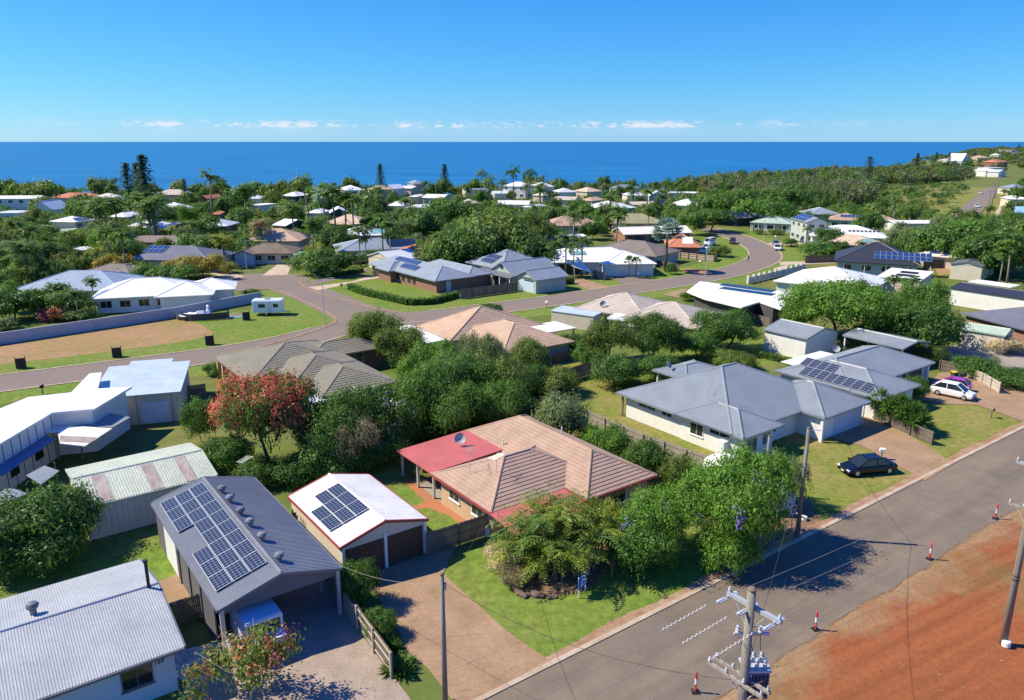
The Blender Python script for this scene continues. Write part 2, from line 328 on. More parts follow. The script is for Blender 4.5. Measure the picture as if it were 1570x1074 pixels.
# ------------------------------------------------------------------ mesh builder
class MB:
    def __init__(s): s.v = []; s.f = []; s.m = []; s.k = 0
    def add(s, vs, fs, mi=None):
        n = len(s.v); s.v += [tuple(p) for p in vs]; s.f += [tuple(i + n for i in f) for f in fs]; s.m += [s.k if mi is None else mi] * len(fs); return s
    def quad(s, *p, mi=None): return s.add(p, [tuple(range(len(p)))], mi)
    def box(s, x0, y0, z0, x1, y1, z1, mi=None):
        return s.add([(x0, y0, z0), (x1, y0, z0), (x1, y1, z0), (x0, y1, z0), (x0, y0, z1), (x1, y0, z1), (x1, y1, z1), (x0, y1, z1)],
                     [(0, 3, 2, 1), (4, 5, 6, 7), (0, 1, 5, 4), (1, 2, 6, 5), (2, 3, 7, 6), (3, 0, 4, 7)], mi)
    def obox(s, o, ax, ay, az, mi=None):                # box from a corner and three edge vectors
        o, ax, ay, az = map(Vector, (o, ax, ay, az)); p = [o, o + ax, o + ax + ay, o + ay]; p += [q + az for q in p]
        return s.add(p, [(0, 3, 2, 1), (4, 5, 6, 7), (0, 1, 5, 4), (1, 2, 6, 5), (2, 3, 7, 6), (3, 0, 4, 7)], mi)
    def tube(s, path, rad, n=8, cap=True, mi=None):
        path = [Vector(p) for p in path]; rad = rad if isinstance(rad, (list, tuple)) else [rad] * len(path); vs = []; fs = []
        for i, p in enumerate(path):
            d = (path[min(i + 1, len(path) - 1)] - path[max(i - 1, 0)]).normalized()
            a = d.cross(Vector((0, 0, 1)) if abs(d.z) < .95 else Vector((1, 0, 0))).normalized(); b = d.cross(a)
            vs += [p + (a * math.cos(2 * math.pi * k / n) + b * math.sin(2 * math.pi * k / n)) * rad[i] for k in range(n)]
        for i in range(len(path) - 1):
            fs += [(i * n + k, i * n + (k + 1) % n, (i + 1) * n + (k + 1) % n, (i + 1) * n + k) for k in range(n)]
        if cap: fs += [tuple(range(n - 1, -1, -1)), tuple(range((len(path) - 1) * n, len(path) * n))]
        return s.add(vs, fs, mi)
    def prism(s, pts, vec, mi=None):
        n = len(pts); a = [Vector(p) for p in pts]; b = [p + Vector(vec) for p in a]
        return s.add(a + b, [tuple(range(n - 1, -1, -1)), tuple(range(n, 2 * n))] + [(i, (i + 1) % n, n + (i + 1) % n, n + i) for i in range(n)], mi)
    def lathe(s, prof, c=(0, 0, 0), n=12, mi=None):
        vs = []; fs = []; c = Vector(c)
        for r, z in prof: vs += [c + Vector((r * math.cos(2 * math.pi * k / n), r * math.sin(2 * math.pi * k / n), z)) for k in range(n)]
        for i in range(len(prof) - 1): fs += [(i * n + k, i * n + (k + 1) % n, (i + 1) * n + (k + 1) % n, (i + 1) * n + k) for k in range(n)]
        fs += [tuple(range(n - 1, -1, -1)), tuple(range((len(prof) - 1) * n, len(prof) * n))]
        return s.add(vs, fs, mi)
    def mesh(s, name, mats, smooth=False):
        me = bpy.data.meshes.new(name); me.from_pydata(s.v, [], s.f); me.update()
        for x in (mats if isinstance(mats, (list, tuple)) else [mats]): me.materials.append(MATS[x])
        if len(me.materials) > 1: me.polygons.foreach_set('material_index', s.m)
        if smooth: me.polygons.foreach_set('use_smooth', [True] * len(me.polygons))
        return me
    def build(s, name, mats, parent=None, loc=None, rz=0, smooth=False):
        return put(name, s.mesh(name, mats, smooth), parent, loc, rz)
def put(name, me, parent=None, loc=None, rz=0):
    o = bpy.data.objects.new(name, me); col.objects.link(o)
    if loc is not None: o.location = loc
    if rz: o.rotation_euler = (0, 0, rz)
    if parent: o.parent = parent
    return o
def tag(o, label, cat, group=None):
    o['label'] = label; o['category'] = cat
    if group: o['group'] = group
    return o
def thing(name, label, cat, loc=(0, 0, 0), rz=0, group=None):
    return tag(put(name, None, None, loc, rz), label, cat, group)
def struct(o): o['kind'] = 'structure'; return o
def stuff(o): o['kind'] = 'stuff'; return o
def copy_tree(o, parent=None):
    c = o.copy(); col.objects.link(c)
    if parent: c.parent = parent
    for ch in o.children: copy_tree(ch, c)
    return c
def setmat(o, name, slot=0):
    o.material_slots[slot].link = 'OBJECT'; o.material_slots[slot].material = MATS[name]
def w3(px, py, z=0.0, h=None): x, y = g(px, py, z); return (x, y, z if h is None else h)

# ------------------------------------------------------------------ ground and sea
def sheet(name, pts, z, mat, parent=None):
    """flat patch from a loop of ground points"""
    bm = bmesh.new(); vs = [bm.verts.new((x, y, z)) for x, y in pts]; f = bm.faces.new(vs)
    if f.normal.z < 0: bmesh.ops.reverse_faces(bm, faces=[f])
    bmesh.ops.triangulate(bm, faces=bm.faces[:]); me = bpy.data.meshes.new(name); bm.to_mesh(me); bm.free(); me.materials.append(MATS[mat])
    o = put(name, me, parent); return o if parent else struct(o)
def pxs(name, pts, z, mat): return sheet(name, [g(*p) for p in pts], z, mat)
def uvs(name, pts, z, mat): return sheet(name, [uv(*p) for p in pts], z, mat)
def spline(pts, n=8):
    P = [np.array(p, float) for p in pts]; P = [2 * P[0] - P[1]] + P + [2 * P[-1] - P[-2]]; out = []
    for i in range(1, len(P) - 2):
        for k in range(n):
            t = k / n; a, b, c, d = P[i - 1], P[i], P[i + 1], P[i + 2]
            out.append(.5 * ((2 * b) + (c - a) * t + (2 * a - 5 * b + 4 * c - d) * t * t + (3 * b - a - 3 * c + d) * t ** 3))
    return [tuple(p) for p in out + [P[-2]]]
def ribbon(name, line, left, right, z, mat, h=None, parent=None):
    """strip along a line, offsets to each side; h gives it a raised box section"""
    P = [np.array(p) for p in line]; mb = MB(); A = []; B = []
    for i, p in enumerate(P):
        d = P[min(i + 1, len(P) - 1)] - P[max(i - 1, 0)]; d = d / np.linalg.norm(d); n = np.array((-d[1], d[0]))
        A.append(p + n * left); B.append(p - n * right)
    k = len(P)
    vs = [(*a, z) for a in A] + [(*b, z) for b in B]
    if h is None: mb.add(vs, [(k + i, k + i + 1, i + 1, i) for i in range(k - 1)])
    else:
        vs += [(*a, z + h) for a in A] + [(*b, z + h) for b in B]
        for i in range(k - 1):
            mb.add([vs[k + i], vs[k + i + 1], vs[3 * k + i + 1], vs[3 * k + i]], [(0, 1, 2, 3)]); mb.add([vs[i + 1], vs[i], vs[2 * k + i], vs[2 * k + i + 1]], [(0, 1, 2, 3)])
            mb.add([vs[3 * k + i], vs[3 * k + i + 1], vs[2 * k + i + 1], vs[2 * k + i]], [(0, 1, 2, 3)])
    o = mb.build(name, mat, parent); return o if parent else struct(o)

xs = sorted(set(list(range(-900, 800, 25)) + list(range(800, 2300, 50)))); ys = sorted(set(list(range(-80, 1000, 25)) + list(range(1000, 3400, 50))))
mb = MB(); mb.v = [(x, y, terrain(x, y)) for y in ys for x in xs]; nx = len(xs)
mb.f = [(j * nx + i, j * nx + i + 1, (j + 1) * nx + i + 1, (j + 1) * nx + i) for j in range(len(ys) - 1) for i in range(nx - 1)]
struct(mb.build('ground', 'ground', smooth=True))
# sea: deep blue water, wind ripples as bump
m, t, b = new_mat('sea'); b.inputs['Roughness'].default_value = .32; b.inputs['IOR'].default_value = 1.33; b.inputs['Specular IOR Level'].default_value = .28
tc = node(t, 'ShaderNodeTexCoord'); mp = node(t, 'ShaderNodeMapping'); mp.inputs['Scale'].default_value = (.004, .016, 1); t.links.new(tc.outputs['Object'], mp.inputs[0])
n1 = node(t, 'ShaderNodeTexNoise', Scale=1.0, Detail=6.0, Roughness=.65); t.links.new(mp.outputs[0], n1.inputs['Vector'])
mx = node(t, 'ShaderNodeMix', data_type='RGBA'); mx.inputs[6].default_value = (.004, .088, .245, 1); mx.inputs[7].default_value = (.012, .155, .34, 1)
rr = node(t, 'ShaderNodeMapRange'); rr.inputs[1].default_value = .35; rr.inputs[2].default_value = .7; t.links.new(n1.outputs[0], rr.inputs[0]); t.links.new(rr.outputs[0], mx.inputs[0]); t.links.new(mx.outputs[2], b.inputs['Base Color'])
n2 = node(t, 'ShaderNodeTexNoise', Scale=.12, Detail=4.0); t.links.new(tc.outputs['Object'], n2.inputs['Vector'])
bp = node(t, 'ShaderNodeBump', Strength=.6, Distance=1.2); t.links.new(n2.outputs[0], bp.inputs['Height']); t.links.new(bp.outputs[0], b.inputs['Normal'])
struct(MB().quad((-60000, 300, -10), (60000, 300, -10), (60000, 60000, -10), (-60000, 60000, -10)).build('sea', 'sea'))
# near ground patches, in street grid coordinates
RA = [uv(-60, 0), uv(30, 0), uv(130, 0), uv(230, 0)]
def band(name, lo, hi, z, mat):
    k = len(lo); return struct(MB().add([(*uv(*p), z) for p in lo] + [(*uv(*p), z) for p in hi], [(i, i + 1, k + i + 1, k + i) for i in range(k - 1)]).build(name, mat))
us = list(np.arange(-60, 240, .55))
ed = [(u, 20.9 + .10 * math.sin(u * .35) + .07 * math.sin(u * 1.3 + 1) + rng.uniform(-.09, .09)) for u in us]
ed2_ = [(u, 17.4 + .9 * math.sin(u * .31) + .7 * math.sin(u * .83 + 2) + rng.uniform(-.3, .3)) for u in us]
uvs('red_dirt', [(-60, -60), (260, -60), (260, 21.5), (-60, 21.5)], .006, 'red_earth')
band('road_edge', [(a, b - .06 - .16 * abs(math.sin(a * 1.9) * math.sin(a * .53))) for a, b in ed], [(a, b + .05) for a, b in ed], .014, 'mulch')
band('road', ed, [(u, 27.95) for u in us], .022, 'road_seal')
uvs('road_patch', [(62, 24.6), (64.4, 24.5), (64.5, 26.6), (62.1, 26.7)], .027, 'asphalt'); uvs('road_patch', [(27, 26.1), (31.5, 26.2), (31.4, 27.4), (27.1, 27.3)], .027, 'asphalt')
ribbon('kerb', [uv(-60, 28.1), uv(240, 28.1)], .17, .17, 0, 'kerb_pale', .075)
band('verge_strip', [(u, 28.25) for u in us], [(u, 28.85 + .14 * math.sin(u * .7) + rng.uniform(-.08, .08)) for u in us], .05, 'kerb_concrete')
uvs('lawn', [(20, 28.3), (53, 28.3), (53, 39.5), (36, 39.5), (20, 42)], .006, 'lawn')
uvs('dry_lawn', [(53, 28.3), (110, 28.3), (110, 41), (53, 41)], .006, 'lawn_dry')
uvs('back_lawn', [(43, 41), (54.6, 41), (54.6, 55), (63, 57), (62, 66), (46, 64)], .006, 'lawn_dry')
uvs('side_lawn', [(23.6, 42), (28.8, 42), (29, 57), (36, 60), (30, 66), (22, 62)], .006, 'lawn')
uvs('side_yard', [(-6, 48), (9.2, 48), (9.2, 58), (-6, 60)], .006, 'lawn')
uvs('yard_lawn', [(86, 57), (97, 57), (93, 70), (76, 68), (70, 60)], .007, 'lawn')
pxs('driveway', [(500, 890), (527, 868), (655, 850), (700, 838), (679, 881), (780, 971), (838, 1011), (760, 1062), (693, 1074), (656, 1026), (625, 1000), (612, 971), (574, 909)], .055, 'drive')
dv = bpy.data.objects['driveway']
for q0, q1 in (((590, 934), (716, 915)), ((618, 985), (778, 970)), ((668, 1040), (800, 985))):
    a, b = g(*q0), g(*q1); ribbon('expansion_joint', [a, b], .012, .012, .0585, 'asphalt', parent=dv)
pxs('carport_paving', [(255, 1130), (285, 1045), (330, 985), (345, 940), (300, 880), (440, 830), (545, 920), (600, 1032), (630, 1074), (645, 1130)], .012, 'drive_exposed')
pxs('gravel_bed', [(262, 1002), (330, 985), (318, 1050), (285, 1046), (268, 1040)], .020, 'white_gravel')
pxs('side_path', [(240, 893), (272, 880), (300, 925), (285, 935), (258, 925)], .020, 'drive')
pxs('paver_path', [(618, 738), (634, 735), (662, 760), (712, 797), (722, 790), (735, 800), (705, 806), (690, 792), (655, 779), (637, 782), (630, 778), (652, 770)], .014, 'paving_red')
pxs('patio_slab', [(634, 735), (700, 725), (740, 760), (712, 797), (662, 760)], .010, 'slab_grey')
pxs('garden_bed', [(737, 846), (775, 832), (935, 800), (960, 850), (900, 905), (850, 916), (805, 915), (790, 900), (765, 866)], .012, 'mulch')
pxs('tree_bed', [(1060, 845), (1095, 822), (1150, 800), (1235, 760), (1260, 800), (1150, 880), (1100, 850)], .012, 'mulch')
pxs('house_drive', [(1256, 668), (1330, 640), (1373, 655), (1462, 712), (1418, 738), (1320, 684)], .055, 'drive')
pxs('neighbour_drive', [(1403, 612), (1440, 573), (1470, 568), (1570, 600), (1640, 640), (1570, 648), (1500, 622), (1440, 620)], .055, 'drive')
pxs('hardstand', [(1440, 535), (1475, 528), (1570, 540), (1640, 560), (1570, 568), (1520, 570), (1470, 566)], .012, 'slab_grey')
pxs('rear_patio', [(960, 637), (1000, 612), (1010, 628), (1004, 658)], .02, 'paving_red')
pxs('far_yard', [(835, 555), (880, 545), (905, 570), (840, 590), (825, 585)], .012, 'lawn_dry')
# back street
BL = [g(*p) for p in [(-140, 606), (0, 588), (170, 566), (340, 543), (450, 523), (530, 502), (600, 489), (680, 483), (760, 473), (850, 461), (950, 446), (1050, 431), (1120, 417), (1166, 401), (1172, 387), (1150, 372), (1115, 359), (1082, 350)]]
BS = spline(BL, 6)
CL = spline([g(*p) for p in [(565, 492), (520, 469), (475, 450), (430, 436), (400, 431)]], 6)
ribbon('street_verge', BS, 11, 9, .004, 'lawn'); ribbon('court_verge', CL, 9, 16, .005, 'lawn')
ribbon('street', BS, 3.9, 3.9, .022, 'asphalt_far'); ribbon('court', CL, 4.6, 4.6, .026, 'asphalt_far')
cx, cyy = g(395, 432)
sheet('turning_circle', [(cx + 10.5 * math.cos(a * .2618), cyy + 10.5 * math.sin(a * .2618)) for a in range(24)], .030, 'asphalt_far')
pxs('street_corner', [(500, 499), (520, 486), (512, 470), (560, 466), (625, 481), (700, 480), (640, 500), (560, 505)], .034, 'asphalt_far')
n = len(BS)
ribbon('street_kerb', BS[:int(n * .285)], 4.2, -3.85, .02, 'kerb_pale', .06); ribbon('street_kerb', BS[int(n * .40):], 4.2, -3.85, .02, 'kerb_pale', .06)
ribbon('street_kerb', BS, -3.85, 4.2, .02, 'kerb_pale', .06)
ribbon('court_kerb', spline([g(*p) for p in [(625, 480.5), (580, 475), (540, 463), (490, 450), (462, 436), (461, 427)]], 5), .2, .2, .02, 'kerb_concrete', .06)
ribbon('court_kerb', spline([g(*p) for p in [(345, 545), (430, 524), (497, 503), (514, 493), (508, 484), (470, 464), (425, 446), (390, 444)]], 5), .2, .2, .02, 'kerb_concrete', .06)
pxs('bare_lot', [(-60, 528), (130, 503), (245, 487), (275, 486), (300, 494), (332, 512), (290, 523), (160, 541), (0, 559), (-60, 566)], .012, 'bare_soil')
pxs('lot_lawn', [(300, 490), (420, 468), (470, 462), (505, 485), (500, 500), (420, 522), (345, 538), (300, 525)], .009, 'lawn')
pxs('front_lawn', [(510, 447), (562, 425), (640, 440), (700, 452), (640, 464), (580, 462)], .012, 'lawn')
for pts, mt in [([(488, 446), (560, 430), (600, 424), (578, 420), (540, 432), (473, 441)], 'drive_pale'), ([(402, 423), (432, 401), (452, 402), (440, 422)], 'drive_pale'),
                ([(318, 418), (340, 414), (375, 425), (350, 429)], 'drive_pale'), ([(475, 432), (545, 413), (565, 411), (560, 417), (510, 431), (480, 438)], 'asphalt_far'),
                ([(872, 432), (893, 428), (937, 441), (905, 446)], 'drive'), ([(940, 428), (965, 422), (1000, 430), (960, 438)], 'asphalt_far'), ([(1015, 452), (1050, 443), (1062, 452), (1040, 457)], 'drive'),
                ([(1195, 402), (1280, 400), (1280, 404), (1196, 407)], 'drive_pale'), ([(1178, 373), (1215, 371), (1240, 374), (1182, 378)], 'drive_pale'), ([(1185, 412), (1210, 406), (1200, 418)], 'drive_pale'),
                ([(1050, 412), (1095, 415), (1075, 421), (1048, 418)], 'paving_red'), ([(1440, 398), (1500, 395), (1495, 410), (1440, 424), (1432, 410)], 'bare_soil')]:
    pxs('driveway', pts, .040, mt)
# far road towards the headland, with its grass verge and the park
CR = [gt(*p)[:2] for p in [(1455, 352), (1478, 334), (1502, 309), (1515, 297), (1524, 288)]]
def drape(name, line, left, right, up, mat):
    P = [np.array(p) for p in spline(line, 8)]; mb = MB()
    k = len(P); A = []
    for i, p in enumerate(P):
        d = P[min(i + 1, k - 1)] - P[max(i - 1, 0)]; d /= np.linalg.norm(d); nn = np.array((-d[1], d[0]))
        for q in (p + nn * left, p - nn * right): A.append((*q, terrain(*q) + up))
    mb.add(A, [(2 * i + 1, 2 * i + 3, 2 * i + 2, 2 * i) for i in range(k - 1)]); return struct(mb.build(name, mat))
drape('road_verge', CR, 17, 14, .04, 'lawn_dry'); drape('far_road', CR, 4.2, 4.2, .08, 'asphalt_far'); drape('far_path', CR, -9, 10.5, .07, 'drive_pale')
pxs('park_lawn', [(1335, 292), (1445, 288), (1440, 303), (1420, 318), (1365, 320), (1340, 306)], .05, 'lawn_dry')
pxs('park_lawn', [(1215, 300), (1300, 296), (1330, 306), (1230, 315)], .05, 'lawn_dry')

# ------------------------------------------------------------------ buildings
KEEP = []            # picture boxes of roofs, so that planted trees do not stand in front of them
FOOT = []            # footprints
REFS = []            # (phrase, x, y, radius)
def reg(root, x0, x1, y0, y1, ez, top, ref=None, pad=0):
    c, s = math.cos(root.rotation_euler.z), math.sin(root.rotation_euler.z); ox, oy = root.location.x, root.location.y
    P = [(ox + x * c - y * s, oy + x * s + y * c) for x, y in ((x0, y0), (x1, y0), (x1, y1), (x0, y1))]
    q = [proj(x, y, z + root.location.z) for x, y in P for z in (ez * (.55 if math.hypot(ox, oy) < 200 else .85), top)]
    m = (sum(p[0] for p in P) / 4, sum(p[1] for p in P) / 4)
    KEEP.append((min(a for a, b in q), min(b for a, b in q), max(a for a, b in q), max(b for a, b in q), math.hypot(*m)))
    FOOT.append((ox, oy, c, s, x0, x1, y0, y1))
    if ref: REFS.append((ref, *m))
def inside(x, y, pad=1.0):
    for ox, oy, c, s, x0, x1, y0, y1 in FOOT:
        a, b = (x - ox) * c + (y - oy) * s, -(x - ox) * s + (y - oy) * c
        if x0 - pad < a < x1 + pad and y0 - pad < b < y1 + pad: return True
    return False
def plane(mb, P, surf, sp=.25, th=.03, mi=0):
    """roof slope: P[0],P[1] eave, then the upper points back to above P[0]; modelled ribs or tile courses"""
    P = [Vector(p) for p in P]; e = P[1] - P[0]; L = e.length; sx = e / L
    nrm = e.cross(P[2] - P[0]).normalized()
    if nrm.z < 0: nrm = -nrm
    tx = nrm.cross(sx)
    if tx.z < 0: tx = -tx
    up = [((p - P[0]).dot(sx), (p - P[0]).dot(tx)) for p in P[2:]][::-1]
    S = [0.0] + [max(0, min(L, a)) for a, b in up] + [L]; T = [0.0] + [b for a, b in up] + [0.0]
    for i in range(1, len(S)): S[i] = max(S[i], S[i - 1] + 1e-4)
    at = lambda s, t, h: P[0] + sx * s + tx * t + nrm * h
    if surf == 'corr':
        br = set(S); k = 0.0
        while k < L:
            br |= {k, k + sp * .42, k + sp * .52, k + sp * .86, k + sp * .96}; k += sp
        br = sorted(x for x in br if 0 <= x <= L); vs = []
        for s in br:
            ph = (s % sp) / sp; h = th if .50 < ph < .88 else 0.0; t1 = float(np.interp(s, S, T)); vs += [at(s, 0, h), at(s, t1, h)]
        mb.add(vs, [(2 * i, 2 * i + 2, 2 * i + 3, 2 * i + 1) for i in range(len(br) - 1)], mi)
    elif surf == 'tile':
        tm = max(T); k = max(2, int(round(tm / sp))); vs = []; iu = T.index(tm)
        def rng_s(t):
            a = float(np.interp(t, T[:iu + 1], S[:iu + 1])); j = len(T) - 1 - T[::-1].index(tm); b = float(np.interp(t, T[j:][::-1], S[j:][::-1])); return a, b
        if abs(min(b for a, b in up) - tm) > .05: return plane(mb, P, None)
        for i in range(k):
            t0, t1 = tm * i / k, tm * (i + 1) / k; a0, b0 = rng_s(t0); a1, b1 = rng_s(t1)
            vs += [at(a0, t0, th), at(b0, t0, th), at(a1, t1, 0), at(b1, t1, 0)]
        fs = []
        for i in range(k):
            fs.append((4 * i, 4 * i + 1, 4 * i + 3, 4 * i + 2))
            if i + 1 < k: fs.append((4 * i + 2, 4 * i + 3, 4 * i + 5, 4 * i + 4))
        mb.add(vs, fs, mi)
    else: mb.quad(*P, mi=mi)
def cap(root, a, b, mat, r=.11, name='ridge_cap'):
    a, b = Vector(a), Vector(b); d = (b - a).normalized(); sd_ = d.cross(Vector((0, 0, 1))).normalized(); u_ = sd_.cross(d)
    sec = [sd_ * -r * 1.3 + u_ * -.05, sd_ * -r * .7 + u_ * r * .55, u_ * r * .8, sd_ * r * .7 + u_ * r * .55, sd_ * r * 1.3 + u_ * -.05]
    n = 5; mb = MB(); mb.add([a + q for q in sec] + [b + q for q in sec], [(i, i + 1, n + i + 1, n + i) for i in range(n - 1)] + [(0, n, 2 * n - 1, n - 1), (4, 3, 2, 1, 0), (5, 6, 7, 8, 9)])
    return mb.build(name, mat, root)
def ring(root, x0, x1, y0, y1, z0, z1, t, mat, name='gutter'):
    mb = MB(); o = [(x0 - t, y0 - t), (x1 + t, y0 - t), (x1 + t, y1 + t), (x0 - t, y1 + t)]; i_ = [(x0, y0), (x1, y0), (x1, y1), (x0, y1)]
    v = [(*p, z0) for p in o] + [(*p, z0) for p in i_] + [(*p, z1) for p in o] + [(*p, z1) for p in i_]; f = []
    for k in range(4):
        l = (k + 1) % 4; f += [(k, l, 8 + l, 8 + k), (4 + l, 4 + k, 12 + k, 12 + l), (8 + k, 8 + l, 12 + l, 12 + k), (l, k, 4 + k, 4 + l)]
    mb.add(v, f); return mb.build(name, mat, root)
WZ = [0]
def wing(root, x0, x1, y0, y1, ez, roof='hip', pitch=22, oh=.55, rm='steel_grey', wm='wall_white', surf=None, sp=.25, walls=True, caps=True, capm=None, gm=None, rid=None, ref=None, th=.03, gwm=None, z0=0.0, top=None):
    """one roofed block in the frame of its building; x0..y1 are the eave lines"""
    WZ[0] = (WZ[0] + 1) % 5; ez = ez + WZ[0] * .0035
    W, D = x1 - x0, y1 - y0; tp = math.tan(R(pitch)); mb = MB(); lines = []
    gm = gm or rm; capm = capm or rm
    if roof == 'hip':
        if (rid or ('x' if W >= D else 'y')) == 'x':
            h = D / 2 * tp; r = min(D / 2, W / 2); ym = (y0 + y1) / 2; a, b = (x0 + r, ym, ez + h), (x1 - r, ym, ez + h)
            plane(mb, [(x0, y0, ez), (x1, y0, ez), b, a], surf, sp, th); plane(mb, [(x1, y1, ez), (x0, y1, ez), a, b], surf, sp, th)
            plane(mb, [(x0, y1, ez), (x0, y0, ez), a], surf, sp, th); plane(mb, [(x1, y0, ez), (x1, y1, ez), b], surf, sp, th)
            lines = [((x0, y0, ez), a), ((x0, y1, ez), a), ((x1, y0, ez), b), ((x1, y1, ez), b)]
        else:
            h = W / 2 * tp; r = min(W / 2, D / 2); xm = (x0 + x1) / 2; a, b = (xm, y0 + r, ez + h), (xm, y1 - r, ez + h)
            plane(mb, [(x1, y0, ez), (x1, y1, ez), b, a], surf, sp, th); plane(mb, [(x0, y1, ez), (x0, y0, ez), a, b], surf, sp, th)
            plane(mb, [(x0, y0, ez), (x1, y0, ez), a], surf, sp, th); plane(mb, [(x1, y1, ez), (x0, y1, ez), b], surf, sp, th)
            lines = [((x0, y0, ez), a), ((x1, y0, ez), a), ((x0, y1, ez), b), ((x1, y1, ez), b)]
        if (Vector(a) - Vector(b)).length > .05: lines.append((a, b))
        tz = ez + h
    elif roof in ('gx', 'gy'):
        if roof == 'gx':
            h = D / 2 * tp; ym = (y0 + y1) / 2; a, b = (x0, ym, ez + h), (x1, ym, ez + h)
            plane(mb, [(x0, y0, ez), (x1, y0, ez), b, a], surf, sp, th); plane(mb, [(x1, y1, ez), (x0, y1, ez), a, b], surf, sp, th)
        else:
            h = W / 2 * tp; xm = (x0 + x1) / 2; a, b = (xm, y0, ez + h), (xm, y1, ez + h)
            plane(mb, [(x1, y0, ez), (x1, y1, ez), b, a], surf, sp, th); plane(mb, [(x0, y1, ez), (x0, y0, ez), a, b], surf, sp, th)
        lines = [(a, b)]; tz = ez + h
        if walls:
            gb = MB(); og = oh * .6
            if roof == 'gx':
                pr = [(x0 + og, y0 + oh, ez - .05), (x0 + og, y1 - oh, ez - .05), (x0 + og, y1 - oh, ez + (oh) * tp - .04), (x0 + og, ym, ez + h - .05), (x0 + og, y0 + oh, ez + oh * tp - .04)]; gb.prism(pr, (W - 2 * og, 0, 0))
            else:
                pr = [(x0 + oh, y0 + og, ez - .05), (x1 - oh, y0 + og, ez - .05), (x1 - oh, y0 + og, ez + oh * tp - .04), (xm, y0 + og, ez + h - .05), (x0 + oh, y0 + og, ez + oh * tp - .04)]; gb.prism(pr, (0, D - 2 * og, 0))
            gb.build('gable_wall', gwm or wm, root)
    elif roof in ('sx', 'sy', '-sx', '-sy', 'flat'):                # single slope rising along the axis
        h = {'sx': W, '-sx': W, 'sy': D, '-sy': D, 'flat': 0}[roof] * tp
        z = {'sx': (0, h, h, 0), '-sx': (h, 0, 0, h), 'sy': (0, 0, h, h), '-sy': (h, h, 0, 0), 'flat': (0, 0, 0, 0)}[roof]
        c = [(x0, y0, ez + z[0]), (x1, y0, ez + z[1]), (x1, y1, ez + z[2]), (x0, y1, ez + z[3])]
        k = {'sx': 3, '-sx': 1, 'sy': 0, '-sy': 2, 'flat': 0}[roof]; c2 = c[k:] + c[:k]
        plane(mb, c2, surf, sp, th)
        mb.add([(p[0], p[1], p[2] - .10) for p in c] + c, [(3, 2, 1, 0), (0, 1, 5, 4), (1, 2, 6, 5), (2, 3, 7, 6), (3, 0, 4, 7)]); tz = ez + h
    if roof not in ('sx', 'sy', '-sx', '-sy', 'flat'):
        if roof == 'hip': mb.quad((x0, y1, ez - .03), (x1, y1, ez - .03), (x1, y0, ez - .03), (x0, y0, ez - .03))
        elif roof == 'gx':
            for i, y in ((0, y0), (1, y1)): mb.quad((x0, y, ez - .02), (x0, ym, tz - .03), (x1, ym, tz - .03), (x1, y, ez - .02))
        else:
            for i, x in ((0, x0), (1, x1)): mb.quad((x, y0, ez - .02), (xm, y0, tz - .03), (xm, y1, tz - .03), (x, y1, ez - .02))
    o = mb.build('roof', rm, root)
    if surf == 'tile': o['kind'] = 'stuff'
    if caps and not roof in ('sx', 'sy', '-sx', '-sy', 'flat'):
        for a, b in lines: cap(root, a, b, capm)
        if roof == 'hip': ring(root, x0, x1, y0, y1, ez - .16, ez - .012, .10, gm)
        else:
            for q in ((0, 1), (1, 1)):
                if roof == 'gx': yy = y0 - .1 if q[0] == 0 else y1; MB().box(x0, yy, ez - .16, x1, yy + .1, ez - .015).build('gutter', gm, root)
                else: xx = x0 - .1 if q[0] == 0 else x1; MB().box(xx, y0, ez - .16, xx + .1, y1, ez - .015).build('gutter', gm, root)
            for (a, b) in lines:                                            # barge boards along the gable slopes
                for e in (a, b):
                    for sg in (0, 1):
                        f = (e[0], (y0, y1)[sg], ez) if roof == 'gx' else ((x0, x1)[sg], e[1], ez)
                        off = Vector((.05 if e is b else -.05, 0, 0)) if roof == 'gx' else Vector((0, .05 if e is b else -.05, 0))
                        p, q_ = Vector(e) + off, Vector(f) + off
                        t_ = off.normalized() * .05
                        MB().add([p + t_ + Vector((0, 0, .04)), q_ + t_ + Vector((0, 0, .04)), q_ + t_ - Vector((0, 0, .15)), p + t_ - Vector((0, 0, .15)), p - t_ + Vector((0, 0, .04)), q_ - t_ + Vector((0, 0, .04)), q_ - t_ - Vector((0, 0, .15)), p - t_ - Vector((0, 0, .15))],
                                 [(0, 1, 2, 3), (7, 6, 5, 4), (0, 4, 5, 1), (1, 5, 6, 2), (2, 6, 7, 3), (3, 7, 4, 0)]).build('barge_board', gm, root)
    if walls: MB().box(x0 + oh, y0 + oh, z0, x1 - oh, y1 - oh, ez - .045).build('wall', wm, root)
    reg(root, x0, x1, y0, y1, ez, tz, ref)
    return dict(x0=x0 + oh, x1=x1 - oh, y0=y0 + oh, y1=y1 - oh, ez=ez, tz=tz, root=root, rx=(x0, x1, y0, y1), tp=tp)
def face(w, side):
    return {'S': (Vector((w['x0'], w['y0'], 0)), Vector((1, 0, 0)), Vector((0, -1, 0)), w['x1'] - w['x0']), 'E': (Vector((w['x1'], w['y0'], 0)), Vector((0, 1, 0)), Vector((1, 0, 0)), w['y1'] - w['y0']),
            'N': (Vector((w['x1'], w['y1'], 0)), Vector((-1, 0, 0)), Vector((0, 1, 0)), w['x1'] - w['x0']), 'W': (Vector((w['x0'], w['y1'], 0)), Vector((0, -1, 0)), Vector((-1, 0, 0)), w['y1'] - w['y0'])}[side]
